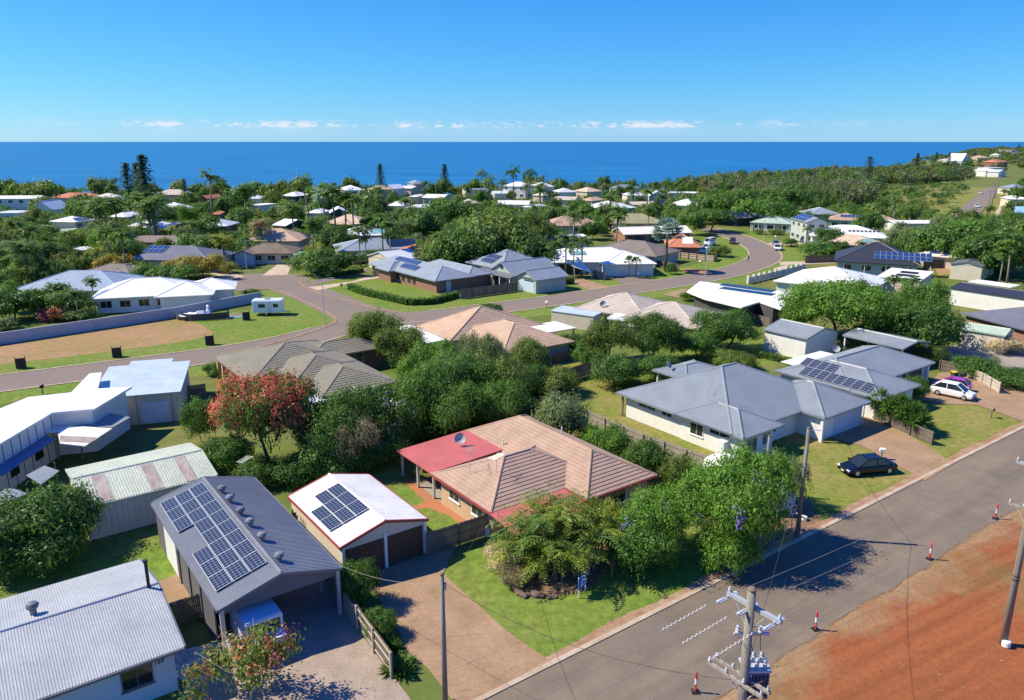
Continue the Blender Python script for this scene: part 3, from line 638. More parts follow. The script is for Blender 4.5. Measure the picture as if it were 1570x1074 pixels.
def window(w, side, s, sill, ww, hh, fm='white_paint', gmn='glass', mull=1):
    """s: distance of the window's centre along the wall"""
    p, d, n, L = face(w, side); a = p + d * (s - ww / 2); Z = Vector((0, 0, 1)); mb = MB(); t = .06
    for u0, u1, z0, z1 in [(0, ww, sill, sill + t), (0, ww, sill + hh - t, sill + hh), (0, t, sill + t, sill + hh - t), (ww - t, ww, sill + t, sill + hh - t)] + [(ww * k / (mull + 1) - .02, ww * k / (mull + 1) + .02, sill + t, sill + hh - t) for k in range(1, mull + 1)]:
        mb.obox(a + d * u0 + Z * z0, d * (u1 - u0), n * .05, Z * (z1 - z0))
    o = mb.build('window', fm, w['root']); MB().obox(a + d * t + Z * (sill + t), d * (ww - 2 * t), n * .02, Z * (hh - 2 * t)).build('pane', gmn, o)
    MB().obox(a - d * .05 + Z * (sill - .07), d * (ww + .1), n * .11, Z * .066).build('sill', fm, o)
    return o
def door(w, side, s, ww, hh, mat='wall_white', name='door', slats=0, z0=.02):
    p, d, n, L = face(w, side); a = p + d * (s - ww / 2); Z = Vector((0, 0, 1)); o = MB().obox(a + Z * z0, d * ww, n * .03, Z * hh).build(name, mat, w['root'])
    if slats:
        for k in range(slats): MB().obox(a + Z * (z0 + hh * k / slats + .01) + d * .02, d * (ww - .04), n * .055, Z * (hh / slats - .035)).build('door_panel', mat, o)
    return o
def solar_mesh(name, pw, pl, mats=('alu', 'solar_cells')):
    mb = MB(); mb.box(0, 0, 0, pw, pl, .035, 0); t = .03; mb.quad((t, t, .038), (pw - t, t, .038), (pw - t, pl - t, .038), (t, pl - t, .038), mi=1); return mb.mesh(name, mats)
SOLAR = {}
def panel(root, o, ax, ay, pw=1.0, pl=1.65, mats=('alu', 'solar_cells'), name='solar_panel'):
    """one module lying on a slope: o corner, ax across, ay up the slope (unit vectors)"""
    key = (round(pw, 2), round(pl, 2), mats)
    if key not in SOLAR: SOLAR[key] = solar_mesh(name, pw, pl, mats)
    ax, ay = Vector(ax).normalized(), Vector(ay).normalized(); az = ax.cross(ay)
    ob = put(name, SOLAR[key], root); mt = Matrix((ax, ay, az)).transposed().to_4x4(); mt.translation = Vector(o) + az * .09; ob.matrix_local = mt; return ob
def array(w, side, s0, t0, cols, rows, pw=1.0, pl=1.65, gap=.03, mats=('alu', 'solar_cells'), skip=(), name='solar_panel', rgap=None):
    """rows x cols of modules on the slope above the given eave; s0 along the eave from its start, t0 up the slope"""
    x0, x1, y0, y1 = w['rx']; c = 1 / math.hypot(1, w['tp']); sn = w['tp'] * c; ez = w['ez'] + .03
    O, ax, up = {'S': ((x0, y0, ez), (1, 0, 0), (0, c, sn)), 'N': ((x1, y1, ez), (-1, 0, 0), (0, -c, sn)), 'E': ((x1, y0, ez), (0, 1, 0), (-c, 0, sn)), 'W': ((x0, y1, ez), (0, -1, 0), (c, 0, sn))}[side]
    O, ax, up = Vector(O), Vector(ax), Vector(up); rgap = gap if rgap is None else rgap
    for r in range(rows):
        for k in range(cols):
            if (k, r) not in skip: panel(w['root'], O + ax * (s0 + k * (pw + gap)) + up * (t0 + r * (pl + rgap)), ax, up, pw, pl, mats, name)
def post(root, x, y, z1, r=.06, mat='white_paint', z0=0, name='post'):
    return MB().box(x - r, y - r, z0, x + r, y + r, z1).build(name, mat, root)
def whirlybird(root, x, y, z, dark=False, s=1.0):
    mb = MB(); o = MB().lathe([(.16 * s, -.05), (.16 * s, .18 * s), (.11 * s, .2 * s)], (x, y, z), 12).build('vent_base', 'vent_grey', root)
    prof = [(.14 * s, .2 * s), (.27 * s, .30 * s), (.30 * s, .42 * s), (.22 * s, .54 * s), (.06 * s, .58 * s)]
    MB().lathe(prof, (x, y, z), 14).build('vent_cowl', 'steel_dark' if dark else 'vent_grey', o); return o
def dish(root, x, y, z, az=0, r=.38):
    o = MB().tube([(x, y, z - .05), (x, y, z + .55)], .025, 6).build('dish_mast', 'galv', root)
    mb = MB(); mb.lathe([(.02, 0), (r * .5, .05), (r * .85, .13), (r, .20), (r * .98, .21), (r * .8, .14), (r * .4, .06), (.02, .02)], n=16)
    d = mb.build('dish', 'grey_plastic', o); d.location = (x, y, z + .6); d.rotation_euler = (R(60), 0, az); return o
def antenna(root, x, y, z, h=1.6, az=0):
    o = MB().tube([(x, y, z - .05), (x, y, z + h)], .02, 6).build('antenna_mast', 'galv', root); c, s = math.cos(az), math.sin(az)
    mb = MB().tube([(x - c * .7, y - s * .7, z + h), (x + c * .7, y + s * .7, z + h)], .015, 5)
    for k in range(-3, 4): mb.tube([(x + c * k * .2 - s * .3, y + s * k * .2 + c * .3, z + h), (x + c * k * .2 + s * .3, y + s * k * .2 - c * .3, z + h)], .009, 4)
    mb.build('antenna', 'galv', o); return o
def house(name, label, cat, u, v, ang=TH, ref=None, group=None, grid=True, z=0):
    x, y = uv(u, v) if grid else (u, v); r = thing(name, label, cat, (x, y, z), ang, group); return r
def puv(px, py, z=0.0):
    x, y = g(px, py, z); return x * CU + y * SU, -x * SU + y * CU
def text(root, s, loc, rot, size, mat, name='house_number'):
    c = bpy.data.curves.new(name, 'FONT'); c.body = s; c.size = size; c.extrude = .012; c.align_x = 'CENTER'; c.align_y = 'CENTER'; c.materials.append(MATS[mat])
    dg_o = bpy.data.objects.new(name, c); col.objects.link(dg_o); me = bpy.data.meshes.new_from_object(dg_o); bpy.data.objects.remove(dg_o)
    o = put(name, me, root); o.location = loc; o.rotation_euler = rot; return o
# --- pale corrugated house at the lower edge
h = house('house', 'pale blue house with silver corrugated gable roof and the number 159 on its wall', 'house', -9, 37.7)
W1 = wing(h, 0, 15.6, 0, 10.7, 2.7, 'gx', 11, .5, 'steel_silver', 'wall_bluewhite', 'corr', .135, ref='silver corrugated roof', gm='steel_dark', th=.022)
u_, v_ = puv(208, 1033, 1.6); window(W1, 'S', u_ + 9 - .5, 1.05, 1.5, 1.15, 'steel_dark')
window(W1, 'S', u_ + 9 - 6.5, 1.05, 1.5, 1.15, 'steel_dark'); window(W1, 'E', 3.2, 1.0, 1.2, 1.1, 'steel_dark')
u_, v_ = puv(245, 1017, 2.1); text(h, '159', (u_ + 9, .47, 2.05), (R(90), 0, 0), .34, 'wall_dark')
whirlybird(h, 9.6, 6.4, 2.7 + .95, True, 1.1)
fl = MB().tube([(15.1, 5.2, 3.6), (15.1, 5.2, 5.35)], .09, 10).build('flue', 'black_plastic', h); MB().tube([(15.1, 5.2, 5.35), (15.1, 5.2, 5.45)], .13, 10).build('flue_cap', 'black_plastic', fl)
MB().tube([(15.12, .55, 2.6), (15.12, .52, .02)], .045, 8).build('downpipe', 'wall_bluewhite', h)
# --- dark shed with the long solar array
h = house('shed', 'charcoal steel shed with long solar array and a row of roof vents', 'shed', 8.8, 39.2)
W2 = wing(h, 0, 7.25, 0, 16, 3.2, 'gy', 15.5, .14, 'steel_shed', 'shed_dark', 'corr', .19, walls=False, ref='charcoal shed with solar panels', th=.024)
array(W2, 'W', 1.0, .38, 8, 3, 1.65, 1.0, .04, skip=((3, 0), (4, 0)))
MB().box(.12, 1.6, 0, .2, 15.85, 3.14).build('wall', 'shed_dark', h); MB().box(.22, 15.75, 0, 7.1, 15.85, 3.14).build('wall', 'shed_dark', h); MB().box(7.05, 6.2, 0, 7.13, 15.73, 3.14).build('wall', 'shed_dark', h)
MB().box(.22, 7.9, 0, 7.03, 8.0, 3.2).build('partition', 'wall_dark', h)
MB().prism([(.1, .12, 2.75), (7.15, .12, 2.75), (7.15, .12, 3.2), (3.625, .12, 4.14), (.1, .12, 3.2)], (0, .06, 0)).build('gable_panel', 'shed_dark', h)
for x, y in ((.2, .2), (7.05, .2), (7.05, 3.2)): post(h, x, y, 3.1, .11, 'galv')
for y in (4.2, 6.8, 9.4): MB().box(.04, y, 0, .118, y + .22, 3.1).build('post', 'steel_dark', h)
MB().box(.09, 10.2, .05, .117, 13.4, 2.5).build('side_door', 'white_paint', h)
for q in ((336, 757), (350, 771), (364, 791), (380, 808), (398, 830), (423, 862)):
    u_, v_ = puv(*q, 4.1); whirlybird(h, max(4.05, u_ - 8.8), v_ - 39.2, 3.2 + (7.25 - max(4.05, u_ - 8.8)) * math.tan(R(15.5)), q[0] in (336, 364), 1.0)
antenna(h, 6.6, 15.6, 3.3, 1.7, .6)
# --- white garage with red trim
h = house('garage', 'white roofed double garage with dark roller doors and eight solar panels', 'garage', 17.35, 42.35)
W3 = wing(h, 0, 6.5, 0, 9.15, 2.7, 'gy', 15.5, .12, 'steel_warmwhite', 'shed_cream', 'corr', .25, th=.012, ref='white garage', gm='steel_redtrim', capm='steel_warmwhite', gwm='shed_cream')
array(W3, 'W', 2.1, .22, 3, 3, 1.62, .98, .04, skip=((0, 0),))
for s in (1.62, 4.62):
    o = door(W3, 'S', s, 2.75, 2.3, 'roller_brown' if 'roller_brown' in MATS else 'tile_brown', 'roller_door', 9)
for x in (.2, 3.25, 6.3): MB().box(x - .1, .02, 0, x + .1, .115, 2.66).build('post', 'white_paint', h)
# --- long pale green shed
h = house('shed', 'long pale green corrugated shed with faded pink skylight strips', 'shed', 4.8, 58.4)
W4 = wing(h, 0, 9.35, 0, 8.3, 2.7, 'gx', 9.6, .12, 'steel_palegreen', 'shed_cream', 'corr', .2, ref='pale green shed', th=.03, capm='steel_palegreen')
for f_ in (.13, .50, .76):
    c = math.cos(R(9.6)); x = f_ * 9.35; MB().obox((x, .05, 2.745), (.85, 0, 0), (0, 3.95 * c * c, 3.95 * c * math.sin(R(9.6))), (0, 0, .02)).build('skylight_strip', 'fibreglass', h)
for k in range(46): MB().box(.12 + k * .2, .07, 0, .19 + k * .2, .117, 2.6).build('wall_rib', 'shed_cream', h) if k % 2 == 0 else None
# --- angular white house with sky-blue roofed garage
x0_, y0_ = uv(12.9, 82.1)
h = house('house', 'white angular house with sky blue metal garage roof beside the back street', 'house', x0_, y0_, R(17), grid=False)
W5 = wing(h, -4.2, 4.3, -.35, 10.6, 3.25, 'sy', 1.5, .3, 'steel_skyblue', 'wall_cream', None, ref='angular white house')
MB().box(-2.2, 10.6, 3.3, 2.3, 12.4, 3.5).build('roof', 'steel_skyblue', h)
door(W5, 'S', 5.6, 2.7, 2.25, 'steel_pale', 'garage_door', 4)
for s in (2.4, 3.9, 7.2): MB().box(-3.9 + s - .03, -.075, 0, -3.9 + s + .03, -.052, 3.2).build('wall_batten', 'timber', h)
def pp(root, name, pts, z, mat, th=.15, zs=None):
    """roof or awning sheet given by picture points at known heights"""
    c, s = math.cos(root.rotation_euler.z), math.sin(root.rotation_euler.z); P = []
    for i, (px, py) in enumerate(pts):
        zz = zs[i] if zs else z; x, y = g(px, py, zz); x -= root.location.x; y -= root.location.y; P.append((x * c + y * s, -x * s + y * c, zz))
    mb = MB(); n = len(P); mb.add([(p[0], p[1], p[2] - th) for p in P] + P, [tuple(range(n - 1, -1, -1)), tuple(range(n, 2 * n))] + [(i, (i + 1) % n, n + (i + 1) % n, n + i) for i in range(n)])
    return mb.build(name, mat, root), P
MB_ = [(-70, 655), (44, 609), (109, 602), (137, 573), (156, 571), (150, 596), (202, 593), (145, 627), (80, 633), (-70, 722)]
o, P = pp(h, 'roof', MB_, 4.3, 'steel_white', .2)
cx_ = sum(p[0] for p in P) / len(P); cy_ = sum(p[1] for p in P) / len(P)
mb = MB(); Q = [(cx_ + (p[0] - cx_) * .9, cy_ + (p[1] - cy_) * .9) for p in P]; n = len(Q)
mb.add([(*q, 0) for q in Q] + [(*q, 4.08) for q in Q], [(i, (i + 1) % n, n + (i + 1) % n, n + i) for i in range(n)]); mb.build('wall', 'wall_white', h)
pp(h, 'lower_roof', [(82, 640), (148, 629), (200, 640), (172, 656), (64, 650)], 2.75, 'steel_bluegrey')
pp(h, 'awning', [(64, 650), (172, 657), (130, 684), (92, 680), (88, 662), (64, 664)], 2.9, 'steel_warmwhite', .08)
pp(h, 'awning_stripe', [(92, 668), (152, 671), (138, 679), (92, 677)], 2.93, 'fibreglass', .02)
pp(h, 'awning', [(-20, 728), (62.6, 664), (84.7, 673.4), (5, 729)], 2.6, 'awning_blue', .06)
pp(h, 'awning', [(40, 729), (68, 714), (91, 722), (63, 743)], 2.4, 'steel_bluegrey', .06); pp(h, 'awning', [(-10, 758), (18, 748), (42, 757), (-10, 778)], 2.4, 'steel_bluegrey', .06)
for q in ((128, 706), (92, 706), (62, 772), (90, 750)):
    x, y = g(*q); x -= x0_; y -= y0_; c, s = math.cos(R(17)), math.sin(R(17)); post(h, x * c + y * s, -x * s + y * c, 2.38, .05, 'timber')
A_, B_ = np.array(Q[8]), np.array(Q[9]); L_ = np.linalg.norm(B_ - A_); d_ = (B_ - A_) / L_; n_ = np.array((-d_[1], d_[0])); n_ = n_ if n_ @ (A_ - np.array((cx_, cy_))) > 0 else -n_
for k in range(14):
    q = A_ + d_ * (.5 + k * 1.15) + n_ * .004; MB().obox((*q, 0), (*(d_ * .06), 0), (*(n_ * .025), 0), (0, 0, 4.07)).build('wall_batten', 'wall_dark', h)
for k in range(4):
    q = A_ + d_ * (2.4 + k * 3.45) + n_ * .006; o = MB().obox((*q, .9), (*(d_ * 1.2), 0), (*(n_ * .05), 0), (0, 0, 1.25)).build('window', 'timber', h); MB().obox((*(q + d_ * .07), .97), (*(d_ * 1.06), 0), (*(n_ * .06), 0), (0, 0, 1.1)).build('pane', 'glass', o)
c, s = math.cos(R(17)), math.sin(R(17)); reg(h, -22, 2, -8, 8, 3, 4.5)
# --- olive tiled house behind the red flowering tree
h = house('house', 'olive grey tiled house with stepped hip roof behind the red flowering tree', 'house', 24.1, 72)
for a in [(0, 13.4, 9.2, 22.6, 2.5), (2.5, 13.4, 4.2, 16.5, 2.5), (4.6, 13.4, 0.2, 10.5, 2.5)]:
    Wq = wing(h, *a, 'hip', 18, .6, 'tile_olive', 'wall_brick', 'tile', .42, rid='y', ref='olive tiled house' if a[0] == 0 else None, th=.04)
    if a[0] == 0: W6 = Wq
Wd = wing(h, 9, 19.4, 14.2, 20.4, 2.52, 'hip', 18, .6, 'tile_olive', 'wall_brick', 'tile', .42, rid='x', th=.04)
window(Wd, 'S', 5.5, .9, 2.2, 1.3)
for y in (22.0, 20.0): post(h, .35, y, 2.4, .22, 'wall_sand')
x_, y_ = puv(491, 610, 2.3); MB().box(x_ - 24.1 - 1.3, y_ - 72 - 1, 2.2, x_ - 24.1 + 1.3, y_ - 72 + 1.2, 2.28).build('patio_cover', 'steel_pale', h)
# --- tiled house with red verandah
h = house('house', 'pink tiled house with bright red verandah roof behind the cane palms', 'house', 28.1, 38.3)
WA = wing(h, 0, 10.9, 2.5, 10.8, 2.5, 'hip', 24, .55, 'tile_pink', 'wall_sand', 'tile', .34, rid='x', ref='pink tiled house', th=.04, gm='steel_redtrim', walls=True)
WB = wing(h, 6.9, 14.3, 0, 17, 2.51, 'hip', 26, .55, 'tile_pink', 'wall_sand', 'tile', .34, rid='y', th=.04, gm='steel_redtrim')
WC = wing(h, .1, 8.0, 11.05, 16.8, 2.42, 'sx', 2.2, .1, 'steel_red', 'wall_sand', 'corr', .3, walls=False, th=.008)
WD = wing(h, -.1, 6.9, -.75, 2.45, 2.16, 'sy', 6, .1, 'steel_red', 'wall_brick', 'corr', .3, walls=False, th=.01)
for y in (11.3, 13.9, 16.6): post(h, .5, y, 2.4, .09, 'galv')
for x, y in ((.2, -.6), (3.4, -.6), (6.6, -.6)): post(h, x, y, 2.15, .09, 'wall_brick')
MB().box(2.2, 16.2, 0, 6.8, 16.4, 2.3).build('verandah_screen', 'wall_brick', h)
MB().box(.62, 3.0, 0, 2.0, 10.2, .02).build('wall_plinth', 'wall_sand', h)
window(WA, 'W', 2.0, 1.0, 1.5, 1.1); window(WA, 'W', 5.2, 1.0, 1.5, 1.1); window(WA, 'S', 4.5, .9, 1.8, 1.2); window(WB, 'S', 3.1, .9, 1.8, 1.2)
MB().box(.3, 3.4, .05, .52, 4.3, .75).build('air_conditioner', 'white_paint', h)
dish(h, 4.9, 14.2, 2.62, R(-35), .5); antenna(h, 2.7, 5.6, 3.6, 1.5, .3); antenna(h, 1.6, 7.6, 3.2, 2.1, .9)
MB().tube([(7.6, 11.6, 2.7), (7.6, 11.6, 3.4)], .06, 8).build('roof_pipe', 'white_paint', h); MB().tube([(12.3, 9.4, 3.2), (12.3, 9.4, 4.1)], .06, 8).build('roof_pipe', 'white_paint', h)
# --- grey steel hip roof house
h = house('house', 'white walled house with large blue grey steel hip roof and front garage', 'house', 54.05, 37.7)
G = dict(rm='steel_bluegrey', wm='wall_white', surf='corr', sp=.28, th=.02)
W8 = wing(h, 0, 17, 2.5, 17.3, 2.6, 'hip', 24, .7, **G, rid='x', ref='blue grey hip roofed house')
W8b = wing(h, 0, 5.9, 1.3, 9.5, 2.6, 'hip', 24, .6, **G, rid='y'); W8c = wing(h, 10.55, 18.65, 0, 8.75, 2.6, 'hip', 24, .5, **G, rid='y')
W8d = wing(h, 9.5, 16.5, 16, 21.2, 2.45, 'hip', 16, .4, **G, rid='x', walls=False)
post(h, .5, 16.9, 2.5, .08, 'timber'); post(h, 9.9, 20.8, 2.4, .07, 'white_paint'); post(h, 16.1, 20.8, 2.4, .07, 'white_paint')
for s, ww, hh, sl in ((3.0, 2.4, .45, 1.75), (5.7, 1.4, .5, 1.7)): window(W8, 'W', s, sl, ww, hh)
for s, ww, hh, sl in ((1.9, 1.6, 1.2, .95), (4.6, 2.4, .5, 1.7)): window(W8b, 'W', s, sl, ww, hh)
window(W8b, 'S', 1.5, .5, 1.7, 1.5, gmn='glass_pale'); window(W8b, 'S', 3.7, .8, 1.2, 1.2, gmn='glass_pale'); window(W8, 'S', 6.3, .9, 1.3, 1.1, gmn='glass_pale')
door(W8c, 'S', 4.6, 4.9, 2.25, 'wall_bluewhite', 'garage_door', 4); MB().box(-.12, 3.2, .5, -.02 + .7, 4.0, 1.6).build('meter_box', 'white_paint', h)
dish(h, 10.2, 19.6, 2.7, R(20), .45); antenna(h, 4.0, 8.0, 3.9, .6, .5)
for x, y in ((10.75, .15), (18.45, .15)): MB().tube([(x, y + .3, 2.5), (x, y + .3, .02)], .045, 8).build('downpipe', 'white_paint', h)
post(h, 10.75, .25, 2.5, .12, 'white_paint')
# --- neighbouring grey house with panels on its roof
h = house('house', 'grey steel roofed house with two rows of solar panels above the spiky plants', 'house', 74.45, 36.8)
G['sp'] = .32
W9 = wing(h, 0, 18.4, 4.2, 13.4, 2.5, 'hip', 21, .5, **G, rid='x', ref='grey house with twelve panels'); W9b = wing(h, 0, 8.2, .8, 13.3, 2.5, 'hip', 21, .5, **G, rid='y')
array(W9b, 'W', 2.7, .35, 8, 1, 1.0, 1.65, .03); array(W9b, 'W', 1.7, 2.05, 4, 1, 1.0, 1.6, .03)
door(W9, 'S', 13.6, 4.8, 2.2, 'wall_dark', 'garage_door'); MB().box(10.6, 4.3, 0, 11.0, 4.68, 2.4).build('pier', 'wall_white', h); MB().box(17.1, 4.3, 0, 17.5, 4.68, 2.4).build('pier', 'wall_white', h)
window(W9b, 'S', 3.4, .9, 2.0, 1.2)
x_, y_ = puv(1247, 551, 2.5); MB().box(x_ - 74.45 - 4.2, y_ - 36.8 - 1.6, 2.45, x_ - 74.45 + 4, y_ - 36.8 + 1.6, 2.55).build('patio_roof', 'steel_white', h)
for dx in (-4, 3.8): post(h, x_ - 74.45 + dx, y_ - 36.8 - 1.4, 2.45, .05, 'timber')
dish(h, 11.0, 12.6, 2.9, R(-50), .45)

# ------------------------------------------------------------------ houses measured from their eave line
def mid(name, label, cat, ref, A, B, C, ez=2.6, roof='hip', pitch=20, rm='steel_grey', wm='wall_white', oh=.5, wins='', wm2=None, surf=None, sp=.4, rid=None, x_extra=(0, 0), walls=True, caps=True, gm=None, z0=0.0, gwm=None):
    """A, B: picture points of the front eave corners; C: third eave corner in the picture, or the depth in metres"""
    zt = 0.0
    ax, ay = g(*A, ez); 
    if math.hypot(ax, ay) > 480: zt = gt(A[0], A[1], ez)[2]
    a = np.array(g(*A, ez + zt)); b = np.array(g(*B, ez + zt)); d = b - a; L = np.linalg.norm(d); ang = math.atan2(d[1], d[0]); n = np.array((-d[1], d[0])) / L
    D = C if isinstance(C, (int, float)) else float((np.array(g(*C, ez + zt)) - a) @ n)
    r = thing(name, label, cat, (a[0], a[1], zt), ang)
    W = wing(r, -x_extra[0], L + x_extra[1], 0, D, ez, roof, pitch, oh, rm, wm, surf, sp, ref=ref, rid=rid, walls=walls, caps=caps, gm=gm, z0=z0, gwm=gwm)
    for q in wins.split():
        side = q[0]; k = q[1]; n_ = int(q[2:]) if len(q) > 2 else 1; LL = face(W, side)[3]
        for j in range(n_):
            s = LL * (j + .5) / n_
            if k == 'w': window(W, side, s, .85, min(2.0, LL / n_ * .6), 1.25)
            elif k == 'u': window(W, side, s, ez - 1.75, min(1.6, LL / n_ * .6), 1.2)
            elif k == 'd': door(W, side, s, min(4.8, LL / n_ * .8), 2.2, 'steel_pale', 'garage_door', 4)
            elif k == 'o': door(W, side, s, min(5, LL / n_ * .8), 2.2, 'wall_dark', 'opening')
    return r, W
def add_wing(r, W, x0, x1, y0, y1, **kw): return wing(r, x0, x1, y0, y1, kw.pop('ez', W['ez'] - .004), **kw)
# brick house with grey roof
h, W = mid('house', 'brick house with grey hip roof and two blocks of solar panels behind a clipped hedge', 'house', 'hedge-fronted brick house', (564.6, 404.6), (667.4, 431.4), (717, 421), 2.5, 'hip', 22, 'steel_grey', 'wall_brick', .6, '', rid='x')
L = W['rx'][1]; add_wing(h, W, 5.5, 11.5, -1.3, 6, roof='hip', pitch=22, oh=.6, rm='steel_grey', wm='wall_brick', rid='y')
add_wing(h, W, L * .3, L - .6, 8, W['rx'][3] + 5, roof='hip', pitch=22, oh=.6, rm='steel_grey', wm='wall_brick', rid='x')
door(W, 'S', 2.6, 3.8, 2.1, 'wall_dark', 'garage_door', 4)
for s in (7.3, 8.9, 11.2, 13.3, 15.6, 17.6): window(W, 'S', min(s, L - 2.4), .75, 1.15, 1.35, 'wall_dark')
MB().box(L - .585, W['y0'] + 2.2, 0, L - .5, W['y0'] + 3.2, 2.1).build('side_door', 'wall_bluewhite', h)
array(W, 'S', 11.2, 1.4, 6, 1, 1.0, 1.65, .02, ('alu', 'solar_blue')); array(W, 'S', 6.0, 3.3, 9, 1, 1.0, 1.5, .02, ('alu', 'solar_blue'))
h, W = mid('garage', 'grey steel garage tucked behind the hedge-fronted brick house', 'garage', None, (563, 392), (600, 400), 8, 2.7, 'gy', 15, 'steel_pale', 'wall_cream', .2, 'Sd1')
# grey gabled house with white picket fence
h, W = mid('house', 'grey gabled cottage with porch and solar panels behind a white picket fence', 'house', 'picket-fenced cottage', (714, 402), (760, 412), 13, 2.7, 'hip', 24, 'steel_grey', 'wall_grey', .5, 'Sw2', x_extra=(0, 2))
L = W['rx'][1]; a2 = add_wing(h, W, L - 1.5, L + 6.5, -2.0, 9.5, roof='gy', pitch=27, oh=.45, rm='steel_grey', wm='wall_palegreen', gwm='wall_palegreen')
MB().box(L + 2.1, -1.88, 3.5, L + 2.9, -1.80, 4.3).build('gable_window', 'glass', h)
array(a2, 'W', 1.2, .5, 6, 2, 1.0, 1.6, .02, ('alu', 'solar_blue')); array(W, 'S', 4.0, 1.2, 4, 2, 1.0, 1.6, .02, ('alu', 'solar_blue'))
pt = wing(h, L - 4.5, L + 7.5, -3.6, -1.6, 2.35, 'sy', 14, .05, 'steel_dark', 'wall_palegreen', walls=False)
for x in (L - 4.3, L + .8, L + 4.0, L + 7.3): post(h, x, -3.4, 2.34, .08)
window(a2, 'S', 1.7, .7, 1.1, 1.4); window(a2, 'S', 4.2, .7, .8, 1.6); door(a2, 'S', 5.8, .95, 2.1, 'wall_dark')
a3 = add_wing(h, W, L + 7.6, L + 14, -2.3, 6, roof='gy', pitch=24, oh=.4, rm='steel_grey', wm='wall_palegreen'); MB().box(L + 9.6, -2.3, 2.6, L + 12.6, -2.25, 2.9).build('awning', 'wall_dark', h)
door(a3, 'S', 2.9, 4.4, 2.1, 'wall_bluewhite', 'garage_door', 4)
# big white hip roof house at the left
h, W = mid('house', 'white house with broad white hip roof behind the long rendered wall', 'house', 'broad white roofed house', (137, 459), (297, 451), 12, 2.7, 'hip', 20, 'steel_white', 'wall_white', .8, 'Sw5', rid='x')
L = W['rx'][1]; add_wing(h, W, L - 6, L + 3.2, -1.5, 8, roof='hip', pitch=20, oh=.7, rm='steel_white', wm='wall_white', rid='y'); add_wing(h, W, L - 2, L + 6.5, 3, 11, roof='hip', pitch=20, oh=.7, rm='steel_white', wm='wall_white')
# blush tile house and pale tile house behind the back fences
h, W = mid('house', 'blush tiled house with white carport in the middle of the block', 'house', 'blush tiled house', (637, 501), (690, 523), 16, 2.4, 'hip', 20, 'tile_blush', 'wall_cream', .5, '', surf='tile', sp=.42, rid='x')
L = W['rx'][1]; q = add_wing(h, W, L * .55, L + 9.5, 2.0, 13.5, roof='hip', pitch=20, oh=.5, rm='tile_blush', wm='wall_cream', surf='tile', sp=.42, rid='x')
a = wing(h, -1.5, 9, -3.0, -.1, 2.3, 'sy', 2, .1, 'steel_warmwhite', 'wall_cream', walls=False); [post(h, x, -2.8, 2.3, .06, 'timber') for x in (-1.2, 3.8, 8.7)]
h2, W = mid('carport', 'white flat carport roof beside the blush tiled house', 'carport', None, (800, 517), (884, 503), 5, 2.5, 'flat', 0, 'steel_warmwhite', 'wall_cream', .1, walls=False)
for x, y in ((.3, .3), (W['rx'][1] - .3, .3), (.3, 4.7), (W['rx'][1] - .3, 4.7)): post(h2, x, y, 2.42, .07, 'timber')
h, W = mid('house', 'pale pinkish tiled hip roof house with blue lean-to and satellite dish', 'house', 'pale tiled house', (878, 473), (990, 488), 12, 2.5, 'hip', 20, 'tile_pale', 'wall_cream', .5, '', surf='tile', sp=.42, rid='x')
L = W['rx'][1]; q = add_wing(h, W, L - 3.5, L + 9.0, -2.2, 9.5, roof='hip', pitch=20, oh=.5, rm='tile_pale', wm='wall_brick', surf='tile', sp=.42, rid='x'); window(q, 'S', 7.5, .8, 2, 1.3)
a = wing(h, -2.4, 5.2, -2.8, .8, 2.35, 'sy', 3, .1, 'steel_skyblue', 'wall_cream'); b_ = wing(h, 7.5, L - 1, -3.4, .2, 2.45, 'sy', 3, .1, 'steel_white', 'wall_cream', walls=False)
post(h, 7.8, -3.2, 2.4, .06); post(h, L - 1.3, -3.2, 2.4, .06); dish(h, 4.6, 1.5, 2.8, .5, .55)
wing(h, 11, L + 2.5, -5.4, -3.6, 2.3, 'flat', 0, .05, 'steel_cream', 'wall_palegreen')
# flat white roofed modern house
x_, y_ = g(1136, 471, 3.0)
h = thing('house', 'modern house with flat white roof, dark walls and black solar block', 'house', (x_, y_, 0), R(36.3 - 9))
REFS.append(('flat white roofed house', x_, y_ + 8)); o, P = pp(h, 'roof', [(1053, 447), (1073, 431.5), (1224, 450), (1197, 474), (1165, 463), (1137, 471.5), (1080, 458)], 3.1, 'steel_white', .22)
cx_ = sum(p[0] for p in P) / len(P); cy_ = sum(p[1] for p in P) / len(P); mb = MB(); Q = [(cx_ + (p[0] - cx_) * .84, cy_ + (p[1] - cy_) * .84) for p in P]; n = len(Q)
mb.add([(*q, 0) for q in Q] + [(*q, 2.85) for q in Q], [(i, (i + 1) % n, n + (i + 1) % n, n + i) for i in range(n)]); mb.build('wall', 'wall_dark', h)
KEEP.append((1053, 431, 1224, 480, 110)); xs_ = [p[0] for p in P]; ys_ = [p[1] for p in P]; FOOT.append((x_, y_, math.cos(R(27.3)), math.sin(R(27.3)), min(xs_), max(xs_), min(ys_), max(ys_)))
for q in ((1112, 470), (1137, 480), (1192, 484)):
    a, b = g(*q, 1.5); a -= x_; b -= y_; c, s = math.cos(R(27.3)), math.sin(R(27.3)); post(h, a * c + b * s, -a * s + b * c, 2.9, .12, 'timber')
for i in range(9):
    for j in range(2):
        a = np.array(g(1102 + i * 8.7 - j * 0 , 442.5 + i * 1.2 - j * 5.2, 3.15)) - (x_, y_); c, s = math.cos(R(27.3)), math.sin(R(27.3))
        pd = np.array(g(1111, 443.7, 3.15)) - np.array(g(1102, 442.5, 3.15)); an = math.atan2(pd[1], pd[0]) - R(27.3)
        panel(h, (a[0] * c + a[1] * s, -a[0] * s + a[1] * c, 3.06), (math.cos(an), math.sin(an), 0), (-math.sin(an), math.cos(an), 0), 1.2, 2.1, ('solar_dark', 'solar_dark'))
